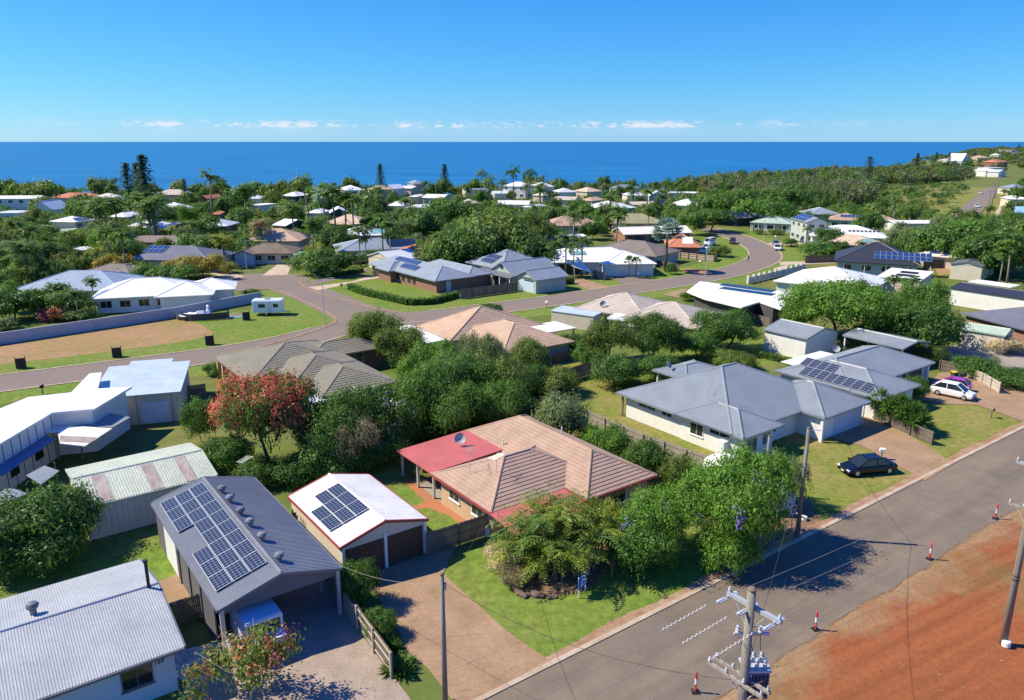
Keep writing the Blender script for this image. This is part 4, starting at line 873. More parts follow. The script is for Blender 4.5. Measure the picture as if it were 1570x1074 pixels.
for i in range(3):
    a = np.array(g(1192 + i * 6, 459 + i * 1, 3.15)) - (x_, y_); panel(h, (a[0] * c + a[1] * s, -a[0] * s + a[1] * c, 3.06), (math.cos(an), math.sin(an), 0), (-math.sin(an), math.cos(an), 0), .95, 2.0, ('alu', 'solar_blue'))
# sheds and carports of the right-hand block
h, W = mid('shed', 'white steel shed with grey blue gable roof on the back lawn', 'shed', 'grey blue roofed shed', (1171, 505), (1237, 520), (1265, 503), 3.0, 'gx', 14, 'steel_bluegrey', 'wall_white', .15, '', x_extra=(0, 0)); door(W, 'E', 3.2, 2.6, 2.4, 'wall_white', 'roller_door', 6)
h, W = mid('carport', 'open carport with grey blue curved roof on pale posts', 'carport', None, (1293, 514), (1385, 535), 6.0, 2.9, 'gx', 10, 'steel_bluegrey', 'wall_white', .1, walls=False)
for x in (.2, 5.0, W['rx'][1] - .2):
    for y in (.2, 5.8): post(h, x, y, 2.86, .08)
MB().box(.3, 5.6, 0, W['rx'][1] - .3, 5.7, 1.9).build('screen', 'wall_dark', h)
h, W = mid('shed', 'pale green roofed cream shed beside the concrete hardstand', 'shed', 'green roofed cream shed', (1472, 504), (1541, 515), 4, 2.7, 'gx', 16, 'steel_green', 'shed_cream', .1)
h, W = mid('house', 'dark charcoal roofed house behind the green roofed cream shed', 'house', 'charcoal roofed house', (1474, 481), (1540, 498), 12, 2.6, 'hip', 18, 'steel_dark', 'wall_brick', .5, x_extra=(0, 12)); MB().obox((14, 3.6, 3.9), (7, 0, 0), (0, 2.4, .8), (0, 0, .06)).build('skylight', 'steel_pale', h)
h, W = mid('shed', 'long white walled shed with black roof at the edge of the block', 'shed', 'long black roofed shed', (1458, 441.5), (1536, 453), 7, 3.0, 'gx', 10, 'steel_black', 'wall_white', .1, x_extra=(0, 10))
h, W = mid('carport', 'white flat carport roof behind the long black roofed shed', 'carport', None, (1484, 432), (1550, 441), 4, 2.8, 'flat', 0, 'steel_white', 'wall_white', .1, walls=False); [post(h, x, y, 2.7, .06) for x in (.2, W['rx'][1] - .2) for y in (.2, 3.8)]
h, W = mid('shed', 'cream gable ended shed with dark roof beside the bare yard', 'shed', 'cream gable shed', (1457.5, 404.5), (1507, 409), 14, 3.2, 'gy', 12, 'steel_dark', 'shed_cream', .1)
h, W = mid('house', 'cream roofed house dotted with solar panels and skylights', 'house', 'cream house with scattered panels', (1400, 390), (1468, 396), 13, 2.7, 'hip', 15, 'steel_cream', 'wall_cream', .5, x_extra=(0, 4)); array(W, 'S', 3, 1.2, 2, 1, 2.2, 1.8, .6, ('alu', 'solar_blue')); array(W, 'S', 9, .8, 5, 1, 1.0, 1.6, .03, ('alu', 'solar_dark')); array(W, 'S', 7.4, 3.0, 1, 1, 2.4, 1.8, .03, ('alu', 'solar_blue'))
h, W = mid('house', 'black roofed house with twenty solar panels in two rows', 'house', 'black roofed house', (1279, 400.5), (1413, 408), 16, 2.7, 'hip', 24, 'steel_black', 'wall_palegreen', .7, 'Sw4', rid='x'); array(W, 'S', 8.0, 1.6, 10, 2, 1.05, 1.6, .06, ('alu', 'solar_blue'))
for k in range(5): post(h, 2 + k * 4.2, .2, 2.6, .08)
h, W = mid('house', 'large bright white pyramid roofed house behind the flat white roofed house', 'house', 'white pyramid roofed house', (1186, 431), (1330, 447), (1345, 426), 2.8, 'hip', 17, 'steel_white', 'wall_white', .5, rid='x')
h, W = mid('house', 'cream walled block with white roof carrying two black solar strips', 'house', 'cream block with black strips', (1344, 424), (1412, 431), 10, 3.4, 'sy', 2.5, 'steel_white', 'wall_cream', .25, x_extra=(0, 0)); L = W['rx'][1]
for q in (2.6, 5.6): MB().obox((2.6, q, 3.4 + q * math.tan(R(2.5)) + .07), (L - 4.6, 0, 0), (0, 1.7, 1.7 * math.tan(R(2.5))), (0, 0, .05)).build('solar_strip', 'solar_mat', h)
# ------------------------------------------------------------------ middle distance
def H_(label, ref, A, B, C, ez, roof, pitch, rm, wm, wins='', oh=.5, rid=None, name='house', cat='house', **kw): return mid(name, label, cat, ref, A, B, C, ez, roof, pitch, rm, wm, oh, wins, rid=rid, **kw)
h, W = H_('white metal roofed house with shade sail and young palms in front', 'white roofed house with shade sail', (832, 403), (990, 401), 13, 2.7, 'hip', 19, 'steel_white', 'wall_white', 'So2', rid='x'); L = W['rx'][1]
add_wing(h, W, L * .55, L + 1.5, -3.5, 8, roof='hip', pitch=19, oh=.5, rm='steel_white', wm='wall_white', rid='y'); array(W, 'S', L * .28, 3.3, 3, 1, 1.2, 1.6, .05, ('alu', 'skylight'))
mb = MB(); mb.add([(6, -6, 2.6), (9.8, -5.5, 1.2), (7.5, -1, 4.0), (4, -.6, 3.2), (6.8, -3.4, 2.4)], [(0, 1, 4), (1, 2, 4), (2, 3, 4), (3, 0, 4)]); mb.build('shade_sail', 'tarp_white', h); [post(h, x, y, z, .05) for x, y, z in ((6, -6, 2.6), (9.8, -5.5, 2.4))]
h, W = H_('taupe tiled hip roof house behind the blue palm', 'taupe tiled house', (905, 384), (1006, 394), 13, 2.6, 'hip', 20, 'tile_taupe', 'wall_grey', 'Sw3', rid='x'); add_wing(h, W, -1, 9, 3, 15, roof='hip', pitch=20, oh=.5, rm='tile_taupe', wm='wall_grey')
h, W = H_('white shed roof with dark panels among the palms', 'white shed among palms', (837, 368), (903, 365), 8, 3.0, 'gx', 8, 'steel_white', 'wall_cream', '', oh=.15, name='shed', cat='shed'); array(W, 'S', 4, .6, 5, 1, 1.1, 2.0, .02, ('solar_dark', 'solar_dark'))
h, W = H_('cream roofed long house with brick gable end', 'cream roofed brick gable house', (957, 360), (1062, 357), 10, 2.7, 'gx', 17, 'steel_cream', 'wall_brick', 'So3')
h, W = H_('terracotta tiled house with a white roof patch behind parked vans', 'terracotta house on the bend', (1022, 379), (1075, 380), 13, 2.7, 'hip', 22, 'tile_red', 'wall_brick', '', rid='x'); MB().obox((W['rx'][1] - 4.4, 1.5, 3.35), (2.6, 0, 0), (0, 3.2, 1.3), (0, 0, .08)).build('skylight', 'steel_warmwhite', h)
h, W = H_('olive green hip roof house on the far side of the block', 'olive hip roofed house', (937, 343), (1022, 343), 14, 2.7, 'hip', 20, 'tile_green', 'wall_cream', 'Sw3')
h, W = H_('pinkish tiled house half hidden by a dark tree', 'half hidden pinkish house', (840, 347), (925, 346), 13, 2.7, 'hip', 21, 'tile_pink', 'wall_cream', 'Sw3')
h, W = H_('white hip roofed house with blue grey end wall', 'white roof with blue grey wall', (896, 317), (944, 321), 12, 3.4, 'hip', 20, 'steel_white', 'wall_grey', 'Su2')
h, W = H_('white hip roofed house with skylight at the edge of the wood', 'white house at the wood edge', (1028, 315), (1077, 316), 12, 3.0, 'hip', 20, 'steel_white', 'wall_white', 'Sw2 ')
h, W = H_('pale green roofed verandah house set back from the bend', 'green roofed verandah house', (1150, 341), (1213, 344), 12, 2.8, 'hip', 17, 'steel_green', 'wall_cream', 'Sw3'); [post(h, x, .15, 2.7, .08) for x in np.linspace(.3, W['rx'][1] - .3, 6)]
h, W = H_('grey roofed house with solar panels behind the green verandah house', 'grey roof by the fig', (1131, 335), (1183, 332), 12, 2.7, 'hip', 18, 'steel_bluegrey', 'wall_dark', 'So2'); array(W, 'S', 1.5, .8, 4, 2, 1.0, 1.6, .03, ('alu', 'solar_dark'))
h, W = H_('two-storey white house with blue solar roof on the bend', 'two-storey white house', (1212, 335), (1237, 341.5), (1268, 341), 6.0, 'gx', 22, 'steel_bluegrey', 'wall_palegreen', 'Su3 Sw3 Ew2 Eu2', oh=.25); array(W, 'S', .4, .2, 8, 2, 1.05, 1.65, .02, ('alu', 'solar_blue'))
h, W = H_('grey hip roof house behind the two-storey white house', 'grey hip behind two-storey house', (1244, 329), (1290, 329), 12, 2.7, 'hip', 20, 'steel_grey', 'wall_grey')
h, W = H_('rose tiled house with wide solar bank and teal wall', 'rose tiled house with teal wall', (1270, 337), (1322, 339), 12, 2.9, 'hip', 20, 'tile_pink', 'wall_teal', 'Sw3'); array(W, 'S', 3.5, 2.2, 8, 1, 1.1, 1.8, .02, ('alu', 'solar_blue'))
h, W = H_('bright white roof with a row of eight dark skylights', 'white roof with eight skylights', (1243, 362), (1366, 366), 16, 2.9, 'hip', 17, 'steel_white', 'wall_white', '', rid='x'); array(W, 'S', 9.8, 3.6, 8, 1, .75, 1.0, .28, ('alu', 'solar_mat'), name='roof_window')
h, W = H_('sandy tan tiled house in front of the roof with eight skylights', 'sandy tan tiled house', (1262, 374), (1352, 378), 11, 2.6, 'hip', 20, 'tile_cream', 'wall_cream', '', rid='x'); array(W, 'S', 9, 1.6, 2, 1, 1.3, 1.9, .04, ('alu', 'skylight'))
h, W = H_('small rose roofed house beside the tall dark conifer hedge', 'small rose roof', (1339, 338), (1376, 339), 9, 2.7, 'hip', 20, 'tile_pink', 'wall_cream')
h, W = H_('long low white roof near the start of the far road', 'long low white roof', (1373, 343), (1440, 343), 9, 2.7, 'gx', 7, 'steel_white', 'wall_white')
# left and middle, nearer rows
h, W = H_('blue white metal roofed house with dark panels in the jungle garden', 'blue white roof in jungle', (14, 446), (186, 446), 14, 2.6, 'hip', 19, 'steel_azure', 'wall_white', '', rid='x'); array(W, 'W', 2.5, 1.2, 6, 2, 1.1, 1.7, .02, ('alu', 'solar_dark'))
h, W = H_('grey brown tiled house with a row of five framed panels', 'grey brown tiled house', (88, 428), (206, 432), 13, 2.7, 'hip', 18, 'tile_taupe', 'wall_cream', '', rid='x'); array(W, 'S', 4.2, 1.5, 5, 1, 1.35, 2.0, .3, ('white_paint', 'solar_blue'))
h, W = H_('slate grey roofed house with panels behind the golden bushes', 'slate roof behind golden bushes', (190, 398), (320, 401), 14, 2.6, 'hip', 18, 'steel_dark', 'wall_cream', '', rid='x'); array(W, 'S', 2.4, 3.6, 4, 2, 1.2, 1.7, .02, ('alu', 'solar_blue'))
h, W = H_('long low plum brown roof in a line behind the shrubs', 'long plum brown roof', (197, 372), (336, 372), 9, 2.7, 'gx', 15, 'tile_purple', 'wall_cream')
h, W = H_('brown tiled low house with small gable at the turning circle', 'brown house at turning circle', (360, 389), (449, 389), 10, 2.6, 'hip', 20, 'tile_brown', 'wall_cream', 'Sw4', rid='x'); add_wing(h, W, 0, 5, -2, 5, roof='gy', pitch=20, oh=.4, rm='tile_brown', wm='wall_bluewhite'); L = W['rx'][1]; add_wing(h, W, L + .2, L + 4.2, -1, 5, ez=2.4, roof='flat', pitch=0, oh=.2, rm='steel_teal', wm='wall_cream')
h, W = H_('salmon tiled house behind the brown house at the turning circle', 'salmon tiled house', (372, 370), (459, 370), 13, 2.9, 'hip', 22, 'tile_blush', 'wall_cream', '', rid='x')
h, W = H_('grey green roof with black solar block behind the clipped orange hedge', 'grey green roof with black solar block', (521, 386), (628, 381), 13, 2.6, 'hip', 18, 'steel_grey', 'wall_grey', '', rid='x'); array(W, 'S', 12, 1.2, 6, 2, 1.2, 2.0, .0, ('solar_dark', 'solar_dark'))
h, W = H_('stone grey roof with pool heating mats between palms', 'stone grey roof with pool mats', (517, 362), (590, 361), 12, 2.7, 'hip', 18, 'steel_pale', 'wall_grey', 'Sw3', rid='x'); MB().obox((9, 1.2, 3.1), (5, 0, 0), (0, 2.6, .85), (0, 0, .05)).build('pool_mat', 'skylight', h)
h, W = H_('orange tiled roof peeking over the hedge-fronted brick house', 'orange tiled roof', (630, 391), (668, 389), 11, 2.7, 'hip', 23, 'tile_orange', 'wall_brick')
h, W = H_('cream orange multi hip roof in the palm grove', 'cream orange roof in palm grove', (494, 343), (557, 344), 12, 2.7, 'hip', 22, 'tile_cream', 'wall_brick', '', rid='x'); add_wing(h, W, 5, 10, -2, 7, roof='hip', pitch=24, oh=.4, rm='tile_cream', wm='wall_brick', rid='y')
h, W = H_('two-storey cream house with white roof above a grey garage', 'two-storey cream house', (115, 341), (146, 337), 9, 5.4, 'hip', 17, 'steel_white', 'wall_cream', 'Su2'); array(W, 'S', 1.5, .4, 4, 1, 1.1, 2.2, .05, ('alu', 'solar_blue'))
h, W = H_('grey walled garage with white roof below the two-storey cream house', None, (116, 354), (148, 350.5), 7, 2.9, 'sy', 4, 'steel_white', 'shed_grey', 'Sd2', name='garage', cat='garage')
h, W = H_('white hip roof above a yellow palm and the plum brown roof', 'white hip above plum roof', (187, 349), (235, 350), 12, 2.7, 'hip', 20, 'steel_white', 'wall_white')
h, W = H_('pale blue roof between the white hip and the bushes', 'pale blue roof', (242, 350), (272, 350), 10, 2.7, 'hip', 20, 'steel_pale', 'wall_white')
h, W = H_('blue white roof with brown walls beside the tall palms', 'blue white roof with brown walls', (305, 347), (348, 347), 11, 3.2, 'hip', 20, 'steel_pale', 'wall_brick')
h, W = H_('pale concrete patio roof behind the shrubs of the jungle garden', None, (126, 384), (156, 381), 7, 2.5, 'flat', 0, 'steel_pale', 'wall_white', name='carport', cat='carport', walls=False); [post(h, x, y, 2.42, .06) for x in (.3, W['rx'][1] - .3) for y in (.3, 6.6)]
h, W = H_('pale mossy roof sunk among dark trees', 'pale mossy roof', (42, 352), (95, 358), 9, 2.7, 'gx', 12, 'steel_green', 'wall_cream')
# ------------------------------------------------------------------ rows towards the sea: phrase, left px, right px, eave row, eave height, roof, wall, storeys
FAR = [
 ('white barrel roofed two-storey house at the shore', -12, 57, 305, 6.2, 'steel_white', 'wall_white', 'gx', 9, 'Su4 Sw3'), ('white gabled house with steep grey roof', 46, 80, 322, 4.2, 'steel_pale', 'wall_white', 'gy', 36, 'Su2'),
 ('blue white low house with dark square windows', -14, 28, 327, 3.4, 'steel_pale', 'wall_bluewhite', 'flat', 0, 'Sw4'), ('long red brown tiled house by the sea', 76, 144, 304, 3.6, 'tile_red', 'wall_cream', 'hip', 20, 'Sw3'),
 ('cream white roofed house beside the first tall pine', 146, 184, 303, 4.0, 'steel_cream', 'wall_cream', 'hip', 18, 'Sw2'), ('small white roof between the two tall pines and the palms', 165, 190, 333, 3.4, 'steel_white', 'wall_cream', 'hip', 20, ''),
 ('big white double roof behind the drooping palm', 234, 285, 322, 4.2, 'steel_white', 'wall_white', 'hip', 22, 'Sw2'), ('pinkish white hip roof against the sea', 233, 284, 299, 3.4, 'tile_pale', 'wall_cream', 'hip', 22, 'Sw2'),
 ('red steep roof below the coconut palm', 303, 317, 305, 4.0, 'tile_red', 'wall_brick', 'gy', 30, ''), ('red timber deck house under the trees', 322, 337, 329, 3.4, 'tile_red', 'wall_brick', 'hip', 20, ''),
 ('pale blue grey roof behind the spiky palm', 383, 404, 305, 4.0, 'steel_pale', 'wall_white', 'hip', 20, 'Sw2'), ('white flat roof in front of the spiky palm', 378, 396, 315, 3.2, 'steel_white', 'wall_white', 'flat', 0, ''),
 ('small white pavilion roof on dark posts', 417, 438, 346, 3.2, 'steel_white', 'wall_dark', 'gx', 14, ''), ('white hip roof with dark eaves near the shore', 430, 453, 301, 4.0, 'steel_white', 'wall_dark', 'hip', 22, 'Sw2'),
 ('white roofs glimpsed through the feather palms', 468, 492, 327, 3.2, 'steel_white', 'wall_white', 'hip', 20, ''), ('dark gabled house with white side roof', 505, 534, 327, 4.2, 'steel_white', 'wall_dark', 'gy', 26, ''),
 ('white two-level house with balcony by the sea', 528, 561, 292, 5.4, 'steel_white', 'wall_white', 'hip', 22, 'Su3 Sw3'), ('salmon pink roof beside the white balcony house', 562, 577, 291, 4.0, 'tile_blush', 'wall_cream', 'hip', 22, ''),
 ('white twin gable house by the shore', 586, 603, 290, 4.2, 'steel_white', 'wall_white', 'gy', 30, 'Sw1'), ('long white roof beside the twin gable house', 604, 630, 289, 3.8, 'steel_white', 'wall_cream', 'gx', 10, ''),
 ('beach lookout with grey pyramid roof', 633, 652, 282, 5.6, 'steel_grey', 'wall_grey', 'hip', 26, 'Su2'), ('white roof with dark valley among trees', 592, 617, 316, 3.2, 'steel_white', 'wall_white', 'hip', 24, ''),
 ('small white roof beside the grey leafless tree', 621, 636, 319, 3.2, 'steel_white', 'wall_white', 'hip', 20, ''), ('long cream roof with grey walls', 646, 679, 304, 3.6, 'steel_cream', 'wall_grey', 'gx', 14, 'Sw3'), ('short cream roof left of the long cream roof', 626, 640, 302, 3.4, 'steel_cream', 'wall_cream', 'hip', 18, ''),
 ('modern grey house with dark overhangs', 713, 750, 291, 4.4, 'steel_grey', 'wall_cream', 'flat', 0, 'Su3'), ('sandy roof behind the broad green fig', 707, 733, 312, 3.2, 'tile_pale', 'wall_cream', 'hip', 20, ''),
 ('white two-storey beach house under coconut palms', 769, 806, 286, 6.0, 'steel_white', 'wall_white', 'hip', 20, 'Su3 Sw3'), ('pale low roofs in front of the two-storey beach house', 757, 784, 297, 3.0, 'steel_pale', 'wall_white', 'gx', 10, ''),
 ('long white roof with lit yellowish wall', 761, 811, 314, 3.2, 'steel_white', 'wall_cream', 'gx', 13, 'Sw3'), ('red roof corner beside the broad fig tree', 715, 730, 330, 3.2, 'tile_red', 'wall_brick', 'gy', 25, ''),
 ('white beach house with several small gables', 808, 832, 287, 5.0, 'steel_white', 'wall_white', 'hip', 24, 'Su2'), ('white roof at the wood edge above the hedge', 800, 812, 318, 3.2, 'steel_white', 'wall_white', 'hip', 20, ''),
 ('grey white hip roof at the start of the wood', 857, 885, 295, 3.4, 'steel_pale', 'wall_white', 'hip', 20, ''), ('cream hip roof below the wood', 900, 925, 294, 3.4, 'tile_cream', 'wall_cream', 'hip', 20, ''),
 ('blue grey roof under the wood', 946, 982, 289, 3.6, 'steel_bluegrey', 'wall_cream', 'hip', 18, ''), ('pale blue hip roof beside the blue gabled house', 961, 993, 300, 3.4, 'steel_pale', 'wall_cream', 'hip', 20, ''),
 ('pale blue house with steep dark gable', 994, 1022, 302, 4.0, 'steel_skyblue', 'wall_grey', 'gy', 30, ''), ('pale pink long roof in the middle rows', 846, 881, 307, 3.2, 'tile_pale', 'wall_cream', 'gx', 12, ''),
 ('pink roof with cream gable in the middle rows', 889, 908, 308, 3.6, 'tile_blush', 'wall_cream', 'hip', 22, ''), ('low pinkish white roof before the wood', 965, 1011, 314, 3.0, 'tile_pale', 'wall_cream', 'gx', 9, ''),
 ('white flat roofs in the clearing of the wood', 1024, 1066, 296, 3.4, 'steel_white', 'wall_cream', 'flat', 0, ''), ('cream low roof between the pale pink roof and the palms', 815, 832, 300, 3.2, 'steel_cream', 'wall_cream', 'hip', 18, ''),
 ('blue roofed house beside the far road', 1555, 1580, 326, 3.4, 'boat_blue', 'wall_white', 'gx', 16, ''), ('white roofed house beside the far road', 1552, 1580, 306, 3.4, 'steel_white', 'wall_cream', 'hip', 20, ''), ('grey roofed house beside the far road', 1556, 1582, 289, 3.4, 'steel_grey', 'wall_cream', 'hip', 20, ''),
 ('large white stepped house at the end of the far road', 1487, 1512, 262, 4.5, 'steel_white', 'wall_white', 'hip', 16, 'Su2'), ('white upper house behind the stepped house', 1498, 1510, 257, 5.0, 'steel_white', 'wall_white', 'flat', 0, 'Su2'), ('pale roof beside the stepped house', 1513, 1532, 264, 4.0, 'steel_pale', 'wall_white', 'gx', 12, ''),
 ('white headland house nearest the water', 1445, 1456, 246, 5, 'steel_white', 'wall_white', 'gx', 14, ''), ('second white headland house', 1457, 1470, 246, 5, 'tile_pale', 'wall_white', 'gx', 14, ''), ('white headland house with sloping roof', 1475, 1486, 247, 5, 'steel_white', 'wall_white', 'gy', 20, ''),
 ('cream headland house below the brown ridge house', 1517, 1532, 238, 6, 'steel_cream', 'wall_cream', 'hip', 20, 'Su2'), ('long brown roofed house on the headland ridge', 1527, 1550, 231, 6, 'tile_brown', 'wall_grey', 'gx', 12, ''), ('red roofed house on the headland slope', 1530, 1546, 249, 5, 'tile_red', 'wall_brick', 'hip', 20, ''),
 ('pink roofed house above the headland shore', 1486, 1498, 242, 5, 'tile_pink', 'wall_cream', 'hip', 20, ''),
]
for ph, xa, xb, ye, ez, rm, wm, roof, pt_, wins in FAR:
    d = 11 if ye > 270 else 16
    tilt = rng.uniform(-.7, .7)
    mid('house', ph, 'house', ph, (xa, ye - tilt), (xb, ye + tilt), d, ez, roof, pt_, rm, wm, .4, wins.replace('Su', 'Su') if ye > 280 else '', caps=ye > 320)
# ------------------------------------------------------------------ plants
def quads_mesh(name, C, N, T, ln, wd, tint, mats, mi=None, fold=.0):
    """leaf faces: centre C, normal N, direction T, length, width -> one mesh with a per-leaf tint"""
    n = len(C); N = N / np.linalg.norm(N, axis=1, keepdims=True); T = T - N * np.sum(T * N, 1, keepdims=True); T /= np.maximum(1e-6, np.linalg.norm(T, axis=1, keepdims=True)); B = np.cross(N, T)
    ln = np.asarray(ln).reshape(-1, 1) * np.ones((n, 1)); wd = np.asarray(wd).reshape(-1, 1) * np.ones((n, 1))
    V = np.empty((n, 4, 3)); V[:, 0] = C - T * ln * .5; V[:, 1] = C + B * wd * .5 + N * fold * wd; V[:, 2] = C + T * ln * .5; V[:, 3] = C - B * wd * .5 + N * fold * wd
    me = bpy.data.meshes.new(name); me.vertices.add(4 * n); me.vertices.foreach_set('co', V.astype(np.float32).ravel()); me.loops.add(4 * n); me.loops.foreach_set('vertex_index', np.arange(4 * n, dtype=np.int32))
    me.polygons.add(n); me.polygons.foreach_set('loop_start', np.arange(0, 4 * n, 4, dtype=np.int32)); me.polygons.foreach_set('loop_total', np.full(n, 4, dtype=np.int32))
    at = me.attributes.new('tint', 'FLOAT', 'FACE'); at.data.foreach_set('value', np.clip(tint, 0, 1).astype(np.float32))
    for x in mats: me.materials.append(MATS[x])
    if mi is not None: me.polygons.foreach_set('material_index', mi.astype(np.int32))
    me.update(calc_edges=True); return me
def rdir(n, rg):
    v = rg.normal(size=(n, 3)); return v / np.linalg.norm(v, axis=1, keepdims=True)
def crown_arrays(lobes, nclump, per, spread, leaf, rg, up=.35, wander=.75, shell=.45, flat=1.0):
    """clumps of leaves spread through ellipsoid lobes, thicker towards their surface"""
    Lb = np.array(lobes, float); wt = (Lb[:, 3] * Lb[:, 4] + Lb[:, 3] * Lb[:, 5]); k = rg.choice(len(Lb), nclump, p=wt / wt.sum()); d = rdir(nclump, rg); d[:, 2] = np.where(d[:, 2] < -.35, -d[:, 2], d[:, 2])
    r = (1 - shell * rg.random(nclump) ** 1.6)[:, None] * (1 + .10 * rg.normal(size=(nclump, 1))); cc = Lb[k, :3] + d * Lb[k, 3:6] * r
    C = np.repeat(cc, per, 0) + rg.normal(size=(nclump * per, 3)) * spread * np.array((1, 1, .75 * flat)); out = np.repeat(d, per, 0)
    n = len(C); off = C - np.repeat(cc, per, 0); off /= np.maximum(1e-6, np.linalg.norm(off, axis=1, keepdims=True)); N = out * .45 + off * .75 + np.array((0, 0, up)) + rdir(n, rg) * wander * .7; T = rdir(n, rg) + np.array((0, 0, -.25))
    tint = np.repeat(rg.random(nclump), per) * .65 + rg.random(n) * .35; ln = leaf * (.65 + .7 * rg.random(n)) * np.repeat(.75 + .5 * rg.random(nclump), per); return C, N, T, ln, tint
def trunk_mesh(name, h, r, spread, nl, rg, mat='bark', bend=.15):
    mb = MB(); top = Vector((rg.normal() * bend, rg.normal() * bend, h * .55)); mb.tube([(0, 0, -.1), top * .5 + Vector((.05, 0, 0)), top], [r * 1.15, r * .85, r * .7], 8)
    for i in range(nl):
        a = 2 * math.pi * (i + rg.random() * .6) / nl; e = Vector((math.cos(a) * spread * (.62 + .3 * rg.random()), math.sin(a) * spread * (.62 + .3 * rg.random()), h * (.72 + .28 * rg.random()))); s = top * (.55 + .4 * rg.random())
        m_ = (s + e) / 2 + Vector((0, 0, -.08 * h)); mb.tube([s, m_, e], [r * .5, r * .33, r * .12], 6)
    return mb.mesh(name, mat, True)
PROTO = {}
def tree_proto(key, nclump, per, spread, leaf, lobes, seed, trunk=(.9, .035, .9, 5), asp=.5, extra=None, up=.35, flat=1.0, shell=.45, bark='bark'):
    """unit tree (height 1, radius about 1): crown mesh and trunk mesh"""
    rg = np.random.default_rng(seed); C, N, T, ln, tint = crown_arrays(lobes, nclump, per, spread, leaf, rg, up, flat=flat, shell=shell); mats = ['leaf_mid']; mi = np.zeros(len(C), int); wd = ln * asp
    if extra:
        for em, share in extra:
            mats.append(em); ids = rg.choice(nclump, max(1, int(nclump * share)), replace=False); ids = ids[np.argsort(-C.reshape(nclump, per, 3)[ids, 0, 2])][:max(1, int(len(ids) * .93))]
            for q in ids: mi[q * per:(q + 1) * per] = len(mats) - 1
    PROTO[key] = (quads_mesh('crown', C, N, T, ln, wd, tint, mats, mi), trunk_mesh('trunk', trunk[0], trunk[1], trunk[2], trunk[3], rg, bark))
def lobes_round(n, seed, hz=.62, rz=.36, r=.55):
    rg = np.random.default_rng(seed); L = [(.1 * rg.normal(), .1 * rg.normal(), hz, .52, .52, rz * .9)]
    for i in range(n):
        a = 2 * math.pi * i / n + rg.random() * .9; q = .34 + .42 * rg.random(); s = .24 + .28 * rg.random(); L.append((math.cos(a) * q, math.sin(a) * q, hz - .26 + .42 * rg.random(), s, s * (.8 + .4 * rg.random()), s * (.42 + .25 * rg.random())))
    return L
for s in range(4):                                      # near trees: many small leaves
    tree_proto(('near', s), 430, 64, .085, .050, lobes_round(7 + s, 40 + s), 50 + s)
    tree_proto(('mid', s), 150, 40, .105, .095, lobes_round(6 + s, 60 + s), 70 + s)
for s in range(4): tree_proto(('far', s), 64, 24, .14, .17, lobes_round(6, 80 + s), 90 + s)
for s in range(3):                                       # bushes, foliage to the ground
    Lb = [(0, 0, .48, .72, .72, .48)] + [(math.cos(a) * .5, math.sin(a) * .5, .38 + .2 * ((i * 7 + s) % 3) / 2, .42, .42, .36) for i, a in enumerate(np.linspace(0, 5.4, 6 + s))]
    tree_proto(('bush', s), 300, 46, .095, .065, Lb, 110 + s, (.6, .03, .5, 4)); tree_proto(('bushm', s), 90, 30, .13, .13, Lb, 120 + s, (.6, .03, .5, 4))
umb = [(0, 0, .80, .85, .85, .16)] + [(math.cos(a) * .62, math.sin(a) * .62, .70 + .1 * math.sin(3 * a), .45, .45, .13) for a in np.linspace(0, 5.5, 8)] + [(math.cos(a) * .3, math.sin(a) * .3, .62, .5, .5, .2) for a in (0, 2, 4)]
tree_proto('flame', 620, 46, .07, .048, umb + [(0, 0, .5, .75, .75, .3)], 130, (.85, .035, .95, 7), extra=[('petal_red', .38), ('leaf_rust', .12)], bark='bark_pale')
tree_proto('jacaranda', 760, 52, .065, .042, lobes_round(10, 131, .6, .34), 132, (.85, .03, .9, 6), extra=[('petal_violet', .012)])
tree_proto('umbrella', 640, 46, .07, .048, umb + [(0, 0, .55, .8, .8, .3), (.4, .2, .45, .5, .5, .3), (-.4, -.2, .45, .5, .5, .3)], 133, (.85, .03, .95, 7)); tree_proto('umbrella_mid', 190, 30, .09, .095, umb, 134, (.85, .035, .95, 6))
tree_proto('loose', 380, 44, .07, .045, lobes_round(11, 135, .58, .42, .45), 136, (.9, .025, .8, 8), shell=.8, bark='bark_pale')
tree_proto('flowering', 420, 50, .08, .05, lobes_round(8, 137), 138, extra=[('petal_white', .05)])
tree_proto('autumn', 190, 22, .07, .055, [(-.35, .1, .62, .5, .5, .33), (.1, .3, .6, .4, .4, .3), (.55, -.2, .5, .3, .3, .18), (-.1, -.4, .45, .4, .4, .26), (.8, .1, .45, .2, .2, .12), (.3, -.55, .42, .25, .25, .15)], 139, (.85, .02, 1.0, 9), extra=[('leaf_rust', .22), ('petal_pink', .03), ('petal_white', .02)], shell=.9, bark='bark_pale', asp=.6)
